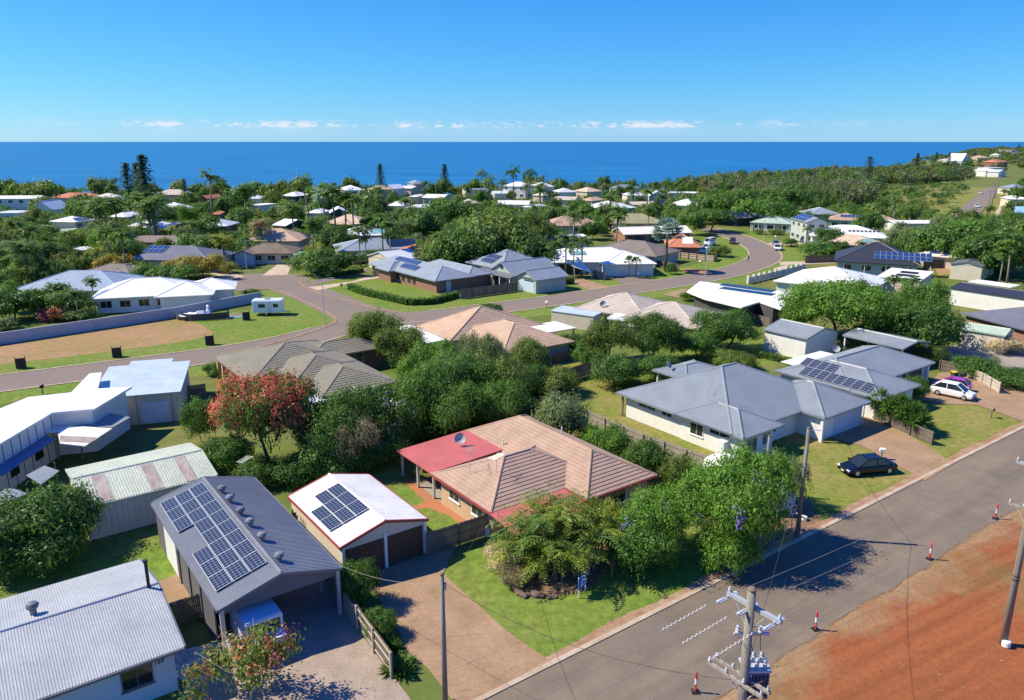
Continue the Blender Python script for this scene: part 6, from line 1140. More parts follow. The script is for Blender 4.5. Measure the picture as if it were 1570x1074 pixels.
# ------------------------------------------------------------------ plants of the middle distance and the shore
P_ = 'palm'
MIDT = [
 ('bismarck', 1024, 346, 10.2, None, 'leaf_bluegreen', 'silver blue fan palm standing alone in front of the terracotta house', P_), ('fanpalm', 965, 396, 4.2, 3.6, 'leaf_palm', 'bushy fan palm before the white roofed house with shade sail', P_), ('fanpalm', 976, 397, 4.0, 3.4, 'leaf_hedge', 'second bushy fan palm before the white roofed house', P_),
 ('palm2', 850, 378, 6.5, None, 'leaf_palm', 'slim palm nearest the grey gable in the young row', P_), ('palm2', 868, 366, 8, None, 'leaf_palm', 'tallest slim palm of the young row before the white roof', P_), ('palm2', 880, 380, 6.5, None, 'leaf_palm', 'slim palm third in the young row', P_), ('palm2', 893, 370, 7.5, None, 'leaf_palm', 'slim palm at the end of the young row', P_),
 ('date', 828, 286, 10, None, 'leaf_palm', 'stout feathery date palm rising behind the long white roof', P_), ('palm', 878, 333, 9.5, None, 'leaf_palm', 'dark feather palm in front of the half hidden pinkish house', P_), ('palm', 946, 335, 8, None, 'leaf_palm', 'palm between the half hidden pinkish house and the cream roof', P_), ('palm', 992, 295, 9, None, 'leaf_palm', 'single slim palm over the low pinkish white roof', P_),
 ('palm2', 1398, 432, 6, None, 'leaf_palm', 'arching palm beside the cream block with black strips', P_), ('palm2', 1372, 430, 5.5, None, 'leaf_palm', 'small arching palm in front of the cream block', P_), ('palm2', 1320, 375, 5, None, 'leaf_palm', 'palm in front of the sandy tan tiled house', P_), ('palm', 1238, 352, 5, None, 'leaf_palm', 'young palm at the corner of the two-storey white house', P_),
 ('date', 340, 362, 7.2, None, 'leaf_yellow', 'yellow green date palm above the golden bushes', P_), ('date', 398, 338, 8.0, None, 'leaf_khaki', 'brown skirted date palm before the salmon tiled house', P_), ('date', 232, 303, 13, None, 'leaf_palm', 'drooping royal palm beside the big white double roof', P_), ('date', 150, 308, 12, None, 'leaf_palm', 'bushy palm beside the two-storey cream house', P_), ('palm', 176, 312, 11, None, 'leaf_palm', 'slender palm behind the two-storey cream house', P_), ('palm', 212, 306, 12, None, 'leaf_palm', 'drooping palm under the tallest pine', P_),
 ('coconut', 318, 273, 16, None, 'leaf_palm', 'tall coconut palm above the red steep roof', P_), ('palm', 372, 294, 12, None, 'leaf_dark', 'spiky dark palm before the pale blue grey roof', P_), ('coconut', 472, 279, 15, None, 'leaf_palm', 'coconut palm on the shore beside the white hip roof', P_), ('coconut', 753, 277, 13, None, 'leaf_palm', 'coconut palm beside the modern grey house', P_), ('coconut', 768, 281, 11, None, 'leaf_palm', 'shorter coconut palm beside the modern grey house', P_), ('coconut', 788, 264, 15, None, 'leaf_dark', 'dark coconut palm over the two-storey beach house', P_), ('coconut', 808, 266, 14, None, 'leaf_dark', 'dark coconut palm over the white beach house with gables', P_), ('coconut', 735, 267, 13, None, 'leaf_grey', 'pale wispy palm on the shoreline', P_),
 ('palm', 512, 296, 13, None, 'leaf_palm', 'tall feather palm at the heart of the palm grove', P_), ('palm', 497, 300, 12, None, 'leaf_bluegreen', 'blue tinged palm on the near edge of the palm grove', P_), ('palm', 527, 302, 12, None, 'leaf_dark', 'dark feather palm in the palm grove', P_), ('palm', 540, 308, 11, None, 'leaf_palm', 'feather palm of the grove above the dark gabled house', P_), ('palm', 450, 322, 10, None, 'leaf_palm', 'palm standing behind the small white pavilion', P_), ('palm', 476, 345, 9, None, 'leaf_hedge', 'bright palm behind the flat topped hedge', P_),
 ('palm2', 550, 355, 8, None, 'leaf_palm', 'slim palm before the stone grey roof', P_), ('palm2', 585, 338, 10, None, 'leaf_hedge', 'tall slim palm beside the stone grey roof with pool mats', P_), ('palm2', 597, 348, 9, None, 'leaf_palm', 'slim palm before the grey green roof', P_), ('palm2', 560, 368, 6, None, 'leaf_grey', 'pale small palm before the grey green roof', P_),
 ('pine', 191, 247, 21, None, 'leaf_pine', 'shorter of the two tall shore pines', 'pine'), ('pine2', 216, 233, 25, None, 'leaf_pine', 'tallest slender pine standing against the sea', 'pine'), ('pine', 207, 247, 20, None, 'leaf_pine', 'thin pine pressed against the tallest one', 'pine'), ('conifer', 85, 291, 9, None, 'leaf_pine', 'small pointed conifer beside the red brown tiled house', 'pine'), ('pine', 281, 273, 12, None, 'leaf_pine', 'young pine beside the pinkish white hip roof', 'pine'), ('pine', 582, 250, 17, None, 'leaf_pine', 'lone pine above the white balcony house', 'pine'), ('pine', 681, 249, 17, None, 'leaf_pine', 'pine emerging from the shore thicket beyond the lookout', 'pine'), ('conifer', 1335, 238, 20, None, 'leaf_pine', 'broad dark conifer towering over the coastal wood', 'pine'), ('pine', 1408, 234, 18, None, 'leaf_pine', 'narrow pine at the seaward end of the coastal wood', 'pine'), ('pine', 1437, 232, 16, None, 'leaf_pine', 'faint pine on the headland shore', 'pine'), ('pine', 1457, 233, 16, None, 'leaf_pine', 'pine beside the white headland houses', 'pine'), ('pine', 1557, 219, 15, None, 'leaf_pine', 'first pine on the headland skyline', 'pine'), ('pine', 1563, 220, 15, None, 'leaf_pine', 'second pine on the headland skyline', 'pine'), ('pine', 1496, 232, 13, None, 'leaf_pine', 'pine above the pink roofed headland house', 'pine'),
 (('mid', 0), 480, 385, 5.2, 5, 'leaf_mid', 'broad bushy tree behind the parked white wagon', 'tree'), (('mid', 1), 520, 388, 5, 4.2, 'leaf_dark', 'dark bushy tree beside the parked white van', 'tree'), (('mid', 2), 500, 395, 4, 3.6, 'leaf_mid', 'leafy tree over the low dark hedge', 'tree'),
 (('mid', 0), 285, 392, 4.8, 4.6, 'leaf_gold', 'golden bush before the slate roof', S), (('mid', 1), 310, 394, 4.6, 4, 'leaf_gold', 'second golden bush before the slate roof', S), (('mid', 2), 268, 400, 3.8, 3.6, 'leaf_gold', 'smaller golden bush toward the tiled house', S), (('bushm', 0), 345, 402, 2.4, 2.8, 'leaf_yellow', 'round yellow bush beside the salmon driveway', S), (('mid', 3), 176, 390, 4.4, 3.8, 'leaf_gold', 'golden orange shrub above the grey brown tiled house', S), (('mid', 0), 160, 378, 4.2, 3.2, 'leaf_yellow', 'yellow green shrub near the pale patio roof', S),
 (('bushm', 1), 243, 352, 3.6, 3, 'leaf_yellow', 'yellow palm-like shrub before the pale blue roof', S), (('bushm', 2), 278, 345, 4, 5, 'leaf_yellow', 'yellow green bushes before the plum brown roof', S), (('mid', 1), 300, 338, 6, 6, 'leaf_mid', 'spreading tree between the pale blue roof and the brown walled house', 'tree'),
 (('mid', 2), 300, 360, 6.5, 5, 'leaf_mid', 'light tree in front of the plum brown roof', 'tree'), (('mid', 3), 232, 405, 5, 4.2, 'leaf_mid', 'leafy tree before the wall of the slate roofed house', 'tree'), (('mid', 1), 258, 412, 4.6, 4.2, 'leaf_hedge', 'bright leafy tree behind the broad white roof', 'tree'), (('mid', 0), 196, 407, 4.4, 4, 'leaf_mid', 'leafy tree hiding the end of the grey brown tiled house', 'tree'),
 ('umbrella_mid', 690, 308, 10, 8.5, 'leaf_hedge', 'broad bright green fig with flat crown in the middle rows', 'tree'), (('mid', 2), 745, 322, 12, 8, 'leaf_mid', 'tall pale draped tree beside the red roof corner', 'tree'), (('mid', 3), 768, 330, 12, 9, 'leaf_olive', 'biggest tree of the central grove', 'tree'), (('mid', 0), 805, 322, 11, 9, 'leaf_olive', 'yellowish olive tree of the central grove', 'tree'), (('mid', 1), 720, 352, 9, 7, 'leaf_dark', 'dark tree at the foot of the central grove', 'tree'), (('mid', 2), 690, 360, 8, 6, 'leaf_mid', 'dark green tree above the orange tiled roof', 'tree'), (('mid', 3), 790, 352, 9, 7, 'leaf_dark', 'dark tree behind the picket-fenced cottage', 'tree'), (('mid', 1), 755, 366, 7, 6, 'leaf_dark', 'shadowed tree behind the cottage ridge', 'tree'), (('mid', 0), 662, 372, 6, 5, 'leaf_olive', 'tree beside the orange tiled roof', 'tree'), (('mid', 3), 650, 322, 9, 7, 'leaf_dark', 'dark tree on the seaward side of the central grove', 'tree'), (('mid', 2), 617, 338, 6.5, 4.5, 'leaf_grey', 'pale grey leaved tree before the stone grey roof', 'tree'), (('mid', 0), 812, 360, 8, 7, 'leaf_mid', 'tree beside the white shed among palms', 'tree'),
 ('umbrella_mid', 1095, 299, 10, 8, 'leaf_hedge', 'umbrella tree at the wood edge', 'tree'), ('umbrella_mid', 1140, 292, 10, 7.5, 'leaf_mid', 'second umbrella tree at the wood edge', 'tree'), ('umbrella_mid', 1092, 322, 7, 7, 'leaf_hedge', 'low umbrella tree beside the bend of the street', 'tree'), ('umbrella_mid', 1170, 307, 9, 10, 'leaf_mid', 'wide flat tree behind the green roofed verandah house', 'tree'), ('umbrella_mid', 1205, 290, 10, 10, 'leaf_mid', 'wide flat tree seaward of the green roofed verandah house', 'tree'), (('mid', 1), 1062, 326, 7, 5, 'leaf_mid', 'leaning tree at the near side of the clearing', 'tree'),
 (('bushm', 0), 1250, 372, 3.8, 4, 'leaf_mid', 'leafy bush before the sandy tan tiled house', S), (('bushm', 1), 1282, 370, 3.6, 4, 'leaf_dark', 'dark bush before the sandy tan tiled house', S), (('bushm', 2), 1265, 378, 3.2, 4, 'leaf_mid', 'bush along the dark fence of the black roofed house', S), (('bushm', 1), 1212, 366, 2.2, 2.6, 'leaf_mid', 'garden bush before the two-storey white house', S), (('bushm', 2), 1190, 352, 1.6, 2.6, 'leaf_olive', 'low garden shrubs on the lawn of the verandah house', S), (('bushm', 0), 1165, 352, 1.5, 2.0, 'leaf_olive', 'rounded shrub on the verandah house lawn', S), (('bushm', 2), 1105, 378, 2.6, 3.0, 'leaf_olive', 'flowering bush beside the parked vans', S), (('bushm', 0), 1030, 404, 2.4, 1.4, 'leaf_dark', 'dark clipped bush at the foot of the silver blue palm', S), (('bushm', 1), 1055, 448, 1.6, 1.8, 'leaf_mid', 'bush beside the flat white roofed house wall', S),
 (('mid', 2), 1275, 350, 6, 4.5, 'leaf_dark', 'dark trees behind the rose tiled house wall', 'tree'), (('mid', 0), 1330, 325, 8.5, 5, 'leaf_dark', 'dark tree beside the small rose roof', 'tree'), (('mid', 1), 1390, 348, 6.5, 5, 'leaf_grey', 'blue grey tree behind the white roof with skylights', 'tree'), (('mid', 3), 1455, 346, 9, 8, 'leaf_hedge', 'large rounded bright tree behind the cream house with scattered panels', 'tree'), (('mid', 2), 1500, 336, 10, 9, 'leaf_mid', 'large dark green tree before the far road', 'tree'), (('mid', 0), 1520, 355, 9, 8, 'leaf_mid', 'leafy tree nearest the frame edge grove', 'tree'), (('mid', 1), 1545, 340, 9, 8, 'leaf_olive', 'olive tree in the frame edge grove', 'tree'), (('mid', 3), 1560, 355, 10, 8, 'leaf_dark', 'dark tree in the frame edge grove', 'tree'), (('mid', 2), 1420, 358, 7, 6, 'leaf_mid', 'tree behind the black roofed house ridge', 'tree'), (('mid', 0), 1460, 330, 7, 5, 'leaf_grey', 'grey bare tree before the far road', 'tree'), ('palm2', 1540, 388, 7, None, 'leaf_palm', 'palm beside the cream gable shed', P_), ('palm', 1555, 370, 9, None, 'leaf_palm', 'taller palm beside the cream gable shed', P_), (('bushm', 0), 1500, 385, 4, 5, 'leaf_olive', 'yellow bushes behind the cream gable shed', S), (('bushm', 1), 1530, 398, 3, 4, 'leaf_mid', 'bushes along the fence of the cream gable shed', S),
 (('bushm', 2), 75, 474, 2.0, 2, 'petal_pink', 'pink bougainvillea bush beside the broad white house', S), (('bushm', 0), 93, 468, 2.6, 2.0, 'leaf_rust', 'rusty red shrub beside the bougainvillea', S), ('palm2', 115, 452, 4.6, None, 'leaf_palm', 'arching small palm at the corner of the broad white house', P_), (('mid', 2), 105, 446, 4.4, 4.2, 'leaf_hedge', 'bright tree behind the bougainvillea', 'tree'), (('mid', 1), 52, 444, 4.6, 4.4, 'leaf_mid', 'palmy thicket before the blue white roof', 'tree'), (('mid', 3), 15, 446, 5, 4.6, 'leaf_dark', 'dark thicket at the frame edge behind the lawn', 'tree'), (('bushm', 1), 5, 488, 1.8, 2, 'leaf_grey', 'pale shrub at the frame edge by the wall', S), ('palm2', 140, 432, 5, None, 'leaf_palm', 'palm between the blue white roof and the broad white house', P_), (('bushm', 2), 126, 476, 1.8, 3, 'leaf_hedge', 'low bright shrubs at the wall corner', S), (('bushm', 0), 201, 452, 2.4, 1.2, 'leaf_hedge', 'small pawpaw-like tree before the broad white house windows', S), (('bushm', 1), 262, 458, 1.4, 2.2, 'leaf_hedge', 'shrub behind the rendered wall', S), (('bushm', 0), 385, 444, 1.2, 1.8, 'leaf_hedge', 'round shrub at the end of the rendered wall', S),
]
for key, px, py, h_, r_, mt, lb, cat in MIDT:
    x, y = g(px, py, h_); z = terrain(x, y)
    if y > 480: x, y, z = gt(px, py, h_)
    if cat == 'pine': r_ = h_ * 1.35
    plant(key, x, y, h_, r_, mt, lb, None, {'palm': 'palm', 'pine': 'pine_tree', 'tree': 'tree', 'shrub': 'shrub'}[cat], cat, z=z)
# trees filling the gardens between the far houses; each is described by the house it grows beside
ROADS = [np.array(BS), np.array(CL), np.array(spline(CR, 8))]
def near_road(x, y, pad):
    return any(np.min(np.hypot(A[:, 0] - x, A[:, 1] - y)) < pad for A in ROADS)
def blocks(x, y, h, r, share=.2):
    (a, b), (_, t), (e, _2) = proj(x, y, 0), proj(x, y, h), proj(x + r, y, 0); w_ = abs(e - a); D = math.hypot(x, y)
    for x0, y0, x1, y1, d in KEEP:
        if D < d + 3:
            ox = min(x1, a + w_) - max(x0, a - w_); oy = min(y1, b) - max(y0, t)
            if ox > 0 and oy > 0 and ox * oy > share * (x1 - x0) * (y1 - y0): return True
    return False
LAB = {}
KEEP += [(178, 240, 228, 322, 310), (574, 250, 590, 285, 400), (1320, 238, 1350, 285, 500)]
KIND = {'leaf_dark': 'dark green', 'leaf_mid': 'mid green', 'leaf_olive': 'olive', 'leaf_grey': 'grey green', 'leaf_hedge': 'fresh green', 'leaf_bright': 'bright green', 'leaf_yellow': 'yellowish', 'leaf_palm': 'feathery', 'leaf_bluegreen': 'bluish'}
def where(x, y):
    c = sorted(REFS, key=lambda q: (q[1] - x) ** 2 + ((q[2] - y) * .8) ** 2)
    for ref, rx, ry in c[:4]:
        p, q = proj(x, y)[0], proj(rx, ry)[0]; dist = math.hypot(x - rx, y - ry)
        side = ('behind' if y > ry else 'in front of') if abs(p - q) * math.hypot(x, y) / F < 7 else ('on the left of' if p < q else 'on the right of'); yield side, ref
def auto_label(kind, noun, x, y, h):
    size = 'tall' if h > 9.5 else ('small' if h < 5.2 else 'medium')
    for side, ref in where(x, y):
        for form in (f'{kind} {noun} {side} the {ref}', f'{size} {kind} {noun} {side} the {ref}'):
            wds = form.split()
            if len(wds) > 16: form = ' '.join(wds[:16])
            if form not in LAB: LAB[form] = 1; return form, None
    side, ref = next(where(x, y)); form = f'one of several {kind} {noun}s {side} the {ref}'
    form = ' '.join(form.split()[:16]); return form, noun + 's ' + side + ' the ' + ref
CAND = []
ZONES = [((0, 410, 130, 480), 12, (3.5, 5)), ((0, 400, 250, 448), 20, (3.5, 6)), ((0, 355, 190, 420), 60, (4, 8.5)), ((190, 340, 360, 400), 12, (4, 7)), ((0, 300, 380, 356), 64, (5, 10)), ((380, 290, 640, 350), 72, (5, 10)), ((440, 340, 720, 400), 34, (4, 8)), ((640, 290, 860, 352), 44, (5, 10)), ((700, 340, 860, 385), 16, (5, 9)), ((830, 290, 1060, 350), 44, (4, 8)), ((1180, 318, 1400, 350), 14, (4, 7)), ((1380, 345, 1570, 395), 18, (5, 8)), ((1530, 290, 1570, 330), 8, (5, 8)), ((900, 350, 1010, 372), 8, (4, 6))]
for (zx0, zy0, zx1, zy1), n_, (h0, h1) in ZONES:
    got = tries = 0
    while got < n_ and tries < n_ * 25:
        tries += 1; px, py = rng.uniform(zx0, zx1), rng.uniform(zy0, zy1); h_ = rng.uniform(h0, h1); r_ = h_ * rng.uniform(.45, .75); x, y = g(px, py)
        if y > 560 or inside(x, y, r_ * .35) or near_road(x, y, 6 + r_ * .7) or blocks(x, y, h_, r_, .26): continue
        if any((x - a) ** 2 + (y - b) ** 2 < ((r_ + c) * .45) ** 2 for a, b, c in TREES): continue
        got += 1; mt = rng.choice(['leaf_dark', 'leaf_dark', 'leaf_dark', 'leaf_mid', 'leaf_mid', 'leaf_mid', 'leaf_mid', 'leaf_olive', 'leaf_olive', 'leaf_grey', 'leaf_hedge', 'leaf_hedge', 'leaf_bright', 'leaf_olive'] + ['leaf_palm'] * 4)
        if mt == 'leaf_palm':
            h_ = rng.uniform(5.5, 9); lb, gp = auto_label('feathery', 'palm', x, y, h_); plant(rng.choice(['palm', 'palm2', 'date']), x, y, h_, None, mt, lb, gp, 'palm', 'palm')
        else:
            CAND.append((x, y, h_, r_, mt)); TREES.append((x, y, r_))
CAND.sort(key=lambda q: -q[3] * q[2] / (q[0] ** 2 + q[1] ** 2)); n_tree = sum(1 for o in col.objects if o.name.split('.')[0] == 'tree'); REST = []
FM = ['leaf_dark', 'leaf_mid', 'leaf_olive', 'leaf_grey', 'leaf_hedge', 'leaf_bright', 'leaf_yellow']
for i, (x, y, h_, r_, mt) in enumerate(CAND):
    if n_tree + i < 296: lb, gp = auto_label(KIND[mt], 'tree', x, y, h_); plant(('mid' if y < 260 else 'far', rng.randrange(4)), x, y, h_, r_, mt, lb, gp, 'tree', 'tree')
    else: REST.append((x, y, terrain(x, y), r_, h_, FM.index(mt)))
# undergrowth between the gardens, and the woods that read as one mass
def merge(name, spots, level, mats, leaf_k=1.0, limit=None):
    """many small crowns in one mesh"""
    V = []; Tn = []; MI = []
    for i, (x, y, z, r, h, m_) in enumerate(spots):
        me = PROTO[(level, i % (3 if level == 'bushm' else 4))][0]; n = len(me.vertices); co = np.empty(n * 3, np.float32); me.vertices.foreach_get('co', co); co = co.reshape(-1, 4, 3)
        if limit: co = co[:limit] if i % 2 else co[-limit:]
        a = rng.uniform(0, 6.28); c, s = math.cos(a), math.sin(a); q = np.empty_like(co); q[..., 0] = (co[..., 0] * c - co[..., 1] * s) * r + x; q[..., 1] = (co[..., 0] * s + co[..., 1] * c) * r + y; q[..., 2] = co[..., 2] * h + z
        V.append(q); Tn.append(np.random.default_rng(i).random(len(co)) * .55 + rng.random() * .45); MI.append(np.full(len(co), m_))
    V = np.concatenate(V); n = len(V); me = bpy.data.meshes.new(name); me.vertices.add(4 * n); me.vertices.foreach_set('co', V.astype(np.float32).ravel()); me.loops.add(4 * n); me.loops.foreach_set('vertex_index', np.arange(4 * n, dtype=np.int32)); me.polygons.add(n); me.polygons.foreach_set('loop_start', np.arange(0, 4 * n, 4, dtype=np.int32)); me.polygons.foreach_set('loop_total', np.full(n, 4, dtype=np.int32))
    at = me.attributes.new('tint', 'FLOAT', 'FACE'); at.data.foreach_set('value', np.concatenate(Tn).astype(np.float32)); [me.materials.append(MATS[x]) for x in mats]; me.polygons.foreach_set('material_index', np.concatenate(MI).astype(np.int32)); me.update(calc_edges=True); return stuff(put(name, me))
sp = []; tries = 0
while len(sp) < 1500 and tries < 26000:
    tries += 1; px = rng.uniform(-20, 1590); py = rng.uniform(292, 410) if px < 860 else rng.uniform(288, 352)
    x, y = g(px, py); r_ = rng.uniform(1.8, 4.2); h_ = r_ * rng.uniform(.75, 1.35)
    if y > 560 or y < 150 or inside(x, y, .6) or near_road(x, y, 7 + r_) or blocks(x, y, h_, r_, .22) or (1100 < px < 1260 and py > 345): continue
    sp.append((x, y, -.1, r_, h_, rng.randrange(5)))
if REST: u_ = merge('garden_canopy', REST, 'far', FM); u_['label'] = 'tangle of distant garden trees among the far roofs'
u_ = merge('undergrowth', sp, 'bushm', ['leaf_dark', 'leaf_mid', 'leaf_hedge', 'leaf_olive', 'leaf_mid'], limit=420); u_['label'] = 'shrubs and undergrowth filling the gardens between the far houses'
sp = []; tries = 0
def in_poly(px, py, P):
    c = False; j = len(P) - 1
    for i in range(len(P)):
        if (P[i][1] > py) != (P[j][1] > py) and px < (P[j][0] - P[i][0]) * (py - P[i][1]) / (P[j][1] - P[i][1]) + P[i][0]: c = not c
        j = i
    return c
WOOD = [(860, 283), (930, 283), (1040, 290), (1075, 297), (1120, 305), (1200, 316), (1330, 318), (1345, 296), (1330, 288), (1450, 282), (1490, 275), (1480, 262), (1400, 262), (1300, 268), (1180, 276), (1080, 275), (1000, 280), (890, 279)]
while len(sp) < 900 and tries < 20000:
    tries += 1; px, py = rng.uniform(850, 1500), rng.uniform(258, 320)
    if not in_poly(px, py, WOOD): continue
    x, y, z = gt(px, py)
    if near_road(x, y, 16) or inside(x, y, 2) or y > coast(x) - 12: continue
    h_ = rng.uniform(3.5, 8.5); r_ = h_ * rng.uniform(.6, .95)
    if blocks(x, y, h_, r_, .2) or any((x - a) ** 2 + (y - b) ** 2 < ((r_ + c) * .33) ** 2 for a, b, c, *_ in [(q[0], q[1], q[3]) for q in sp[-220:]]): continue
    sp.append((x, y, z - .3, r_, h_, rng.choice([0, 0, 0, 0, 1, 1, 2, 2, 3, 3, 4])))
u_ = merge('coastal_wood', sp, 'far', ['leaf_wood', 'leaf_olive', 'leaf_grey', 'leaf_mid', 'leaf_dark', 'leaf_khaki'], limit=900); u_['label'] = 'grey green coastal wood between the houses and the sea'
# headland and shore scrub
sp = []; tries = 0
while len(sp) < 760 and tries < 20000:
    tries += 1
    if rng.random() < .62: x = rng.uniform(420, 1300); y = x / rng.uniform(.50, .72)
    else: px = rng.uniform(-40, 1100); x, y = rng.uniform(-340, 300), 0; y = coast(x) - rng.uniform(6, 45)
    if (y < 700 and proj(x, y)[0] < 390 and rng.random() < .85) or y > coast(x) - 6 or y > 2200 or near_road(x, y, 14) or inside(x, y, 1.5): continue
    z = terrain(x, y); k = 1 + y / 4000; h_ = rng.uniform(3.2, 6.5) * (k if y > 700 else 1); r_ = h_ * rng.uniform(.6, .9)
    if blocks(x, y, h_ + z, r_, .15): continue
    sp.append((x, y, z - .3, r_, h_, rng.choice([0, 0, 1, 2, 3, 4])))
u_ = merge('shore_scrub', sp, 'far', ['leaf_wood', 'leaf_olive', 'leaf_grey', 'leaf_mid', 'leaf_dark'], limit=500); u_['label'] = 'scrub and trees along the shore and over the headland'
NTH = 'first second third fourth fifth sixth seventh eighth ninth tenth eleventh twelfth thirteenth fourteenth fifteenth sixteenth seventeenth eighteenth nineteenth twentieth twenty-first twenty-second twenty-third twenty-fourth'.split()
# ------------------------------------------------------------------ fences and walls
def fence(name, label, pts, h_, mat, style='paling', cat='fence', railm=None, gap=.012, pw=.11, world=None):
    P = world or [g(*p) for p in pts]; o = thing(name, label, cat, (*P[0], 0)); o0 = np.array(P[0]); railm = railm or mat; pal = MB()
    for a, b in zip(P[:-1], P[1:]):
        a, b = np.array(a) - o0, np.array(b) - o0; L = np.linalg.norm(b - a); d = (b - a) / L; nn = np.array((-d[1], d[0])); k = max(1, int(round(L / 2.4)))
        for i in range(k + 1):
            q = a + d * L * i / k; MB().obox((*(q - d * .05 - nn * .09), 0), (*(d * .1), 0), (*(nn * .08), 0), (0, 0, h_ * (1.0 if style != 'picket' else 1.06))).build('post', railm, o)
        for z in ((.18, .55, .88) if style != 'picket' else (.25, .75)):
            MB().obox((*(a - nn * .005), h_ * z - .04), (*(d * L), 0), (*(nn * .035), 0), (0, 0, .08)).build('rail', railm, o)
        if style == 'wall': continue
        s = 0.0
        while s < L:
            q = a + d * s + nn * .036; hh = h_ * (1 + rng.uniform(-.015, .015)); w_ = pw - gap if style == 'paling' else pw * .6; pal.obox((*q, .03 + rng.uniform(0, .02)), (*(d * w_), 0), (*(nn * .018), 0), (0, 0, hh - .03)); s += pw
    stuff(pal.build('palings', mat, o)); return o
fence('paling_fence', 'weathered dark paling fence joining the white garage and the pink tiled house', [(655, 853), (751, 821)], 1.75, 'fence_wood')
fence('paling_fence', 'dark paling fence with pale rails beside the shared driveway', [(549, 966), (601, 1040)], 1.65, 'fence_wood', railm='fence_cream', pw=.10)
fence('paling_fence', 'grey paling fence running back from the shared driveway into the shade', [(546, 962), (522, 930), (500, 890)], 1.5, 'fence_pale')
fence('paling_fence', 'pale paling fence between the pink tiled house and the back lawn', [(900, 652), (985, 690), (1086, 727)], 1.6, 'fence_pale')
fence('paling_fence', 'dark rear fence behind the back lawn under the bushes', [(822, 603), (905, 575), (1000, 562)], 1.7, 'fence_wood')
fence('paling_fence', 'low weathered paling fence under the spiky palm lilies', [(1333, 641), (1428, 683)], 1.35, 'fence_wood')
fence('paling_fence', 'pale picket-topped fence beside the neighbouring driveway', [(1478, 577), (1505, 588), (1532, 604)], 1.3, 'fence_cream')
fence('paling_fence', 'dark paling fence along the side street beside the clipped hedge', [(706, 459), (793, 447)], 1.8, 'fence_wood')
fence('paling_fence', 'tall grey fence between the brick house and the cottage', [(716, 428), (752, 437), (758, 446)], 1.8, 'fence_wood')
fence('picket_fence', 'white picket fence at the street corner of the grey cottage', [(790, 447), (866, 437), (836, 426)], 1.3, 'white_paint', 'picket', pw=.2)
fence('paling_fence', 'grey rail fence before the white roofed house with shade sail', [(880, 416), (905, 422), (928, 430)], 1.4, 'fence_pale')
fence('paling_fence', 'pale timber fence on the inside of the street bend', [(1030, 395), (1094, 402), (1099, 398)], 1.5, 'tile_cream', railm='tile_brown', pw=.4)
fence('paling_fence', 'grey paling fence at the foot of the silver blue palm', [(996, 408), (1040, 416)], 1.6, 'fence_wood')
fence('paling_fence', 'dark fence before the black roofed house', [(1234, 404), (1292, 402)], 1.8, 'fence_wood')
fence('paling_fence', 'small timber fence between the sky blue garage and the olive tiled house', [(285, 612), (316, 608)], 1.5, 'timber')
fence('paling_fence', 'grey paling fence below the flat white roofed house', [(1085, 474), (1135, 489), (1180, 503)], 1.5, 'fence_wood')
fence('slat_gate', 'dark slatted gate between the pale blue house and the charcoal shed', [(276, 958), (322, 942)], 1.6, 'timber', cat='gate')
fence('paling_fence', 'brown paling fence behind the bare yard', [(1415, 412), (1458, 412)], 1.9, 'wall_dark')
fence('paling_fence', 'low fence around the small rear lawn', [(826, 565), (895, 548)], 1.4, 'fence_wood')
fence('paling_fence', 'thin paling fence beside the concrete hardstand', [(1440, 568), (1478, 578)], 1.4, 'fence_wood')
# rendered wall of the vacant lot
P = [g(*p) for p in [(-80, 541), (0, 529), (272, 487), (402, 462)]]; o = thing('rendered_wall', 'long lilac grey rendered wall behind the bare lot', 'wall', (*P[0], 0)); o0 = np.array(P[0])
for a, b in zip(P[:-1], P[1:]):
    a, b = np.array(a) - o0, np.array(b) - o0; L = np.linalg.norm(b - a); d = (b - a) / L; nn = np.array((-d[1], d[0])); k = max(1, int(L / 4))
    for i in range(k): MB().obox((*(a + d * (L * i / k)), 0), (*(d * (L / k - .02)), 0), (*(nn * .16), 0), (0, 0, 1.65)).build('wall_panel', 'wall_lilac', o)
    MB().obox((*(a - nn * .03), 1.653), (*(d * L), 0), (*(nn * .22), 0), (0, 0, .06)).build('coping', 'wall_lilac', o)
P = [g(*p) for p in [(1147, 436), (1180, 428), (1236, 414)]]; o = thing('front_fence', 'pale front fence of square pillars and panels behind the flat white roofed house', 'fence', (*P[0], 0)); o0 = np.array(P[0])
for a, b in zip(P[:-1], P[1:]):
    a, b = np.array(a) - o0, np.array(b) - o0; L = np.linalg.norm(b - a); d = (b - a) / L; nn = np.array((-d[1], d[0])); k = max(2, int(L / 2.2))
    for i in range(k):
        q = a + d * L * i / k; MB().obox((*q, 0), (*(d * .4), 0), (*(nn * .4), 0), (0, 0, 1.7)).build('pillar', 'wall_white', o); MB().obox((*(q + d * .42 + nn * .15), .1), (*(d * (L / k - .44)), 0), (*(nn * .08), 0), (0, 0, 1.2)).build('panel', 'wall_cream', o)
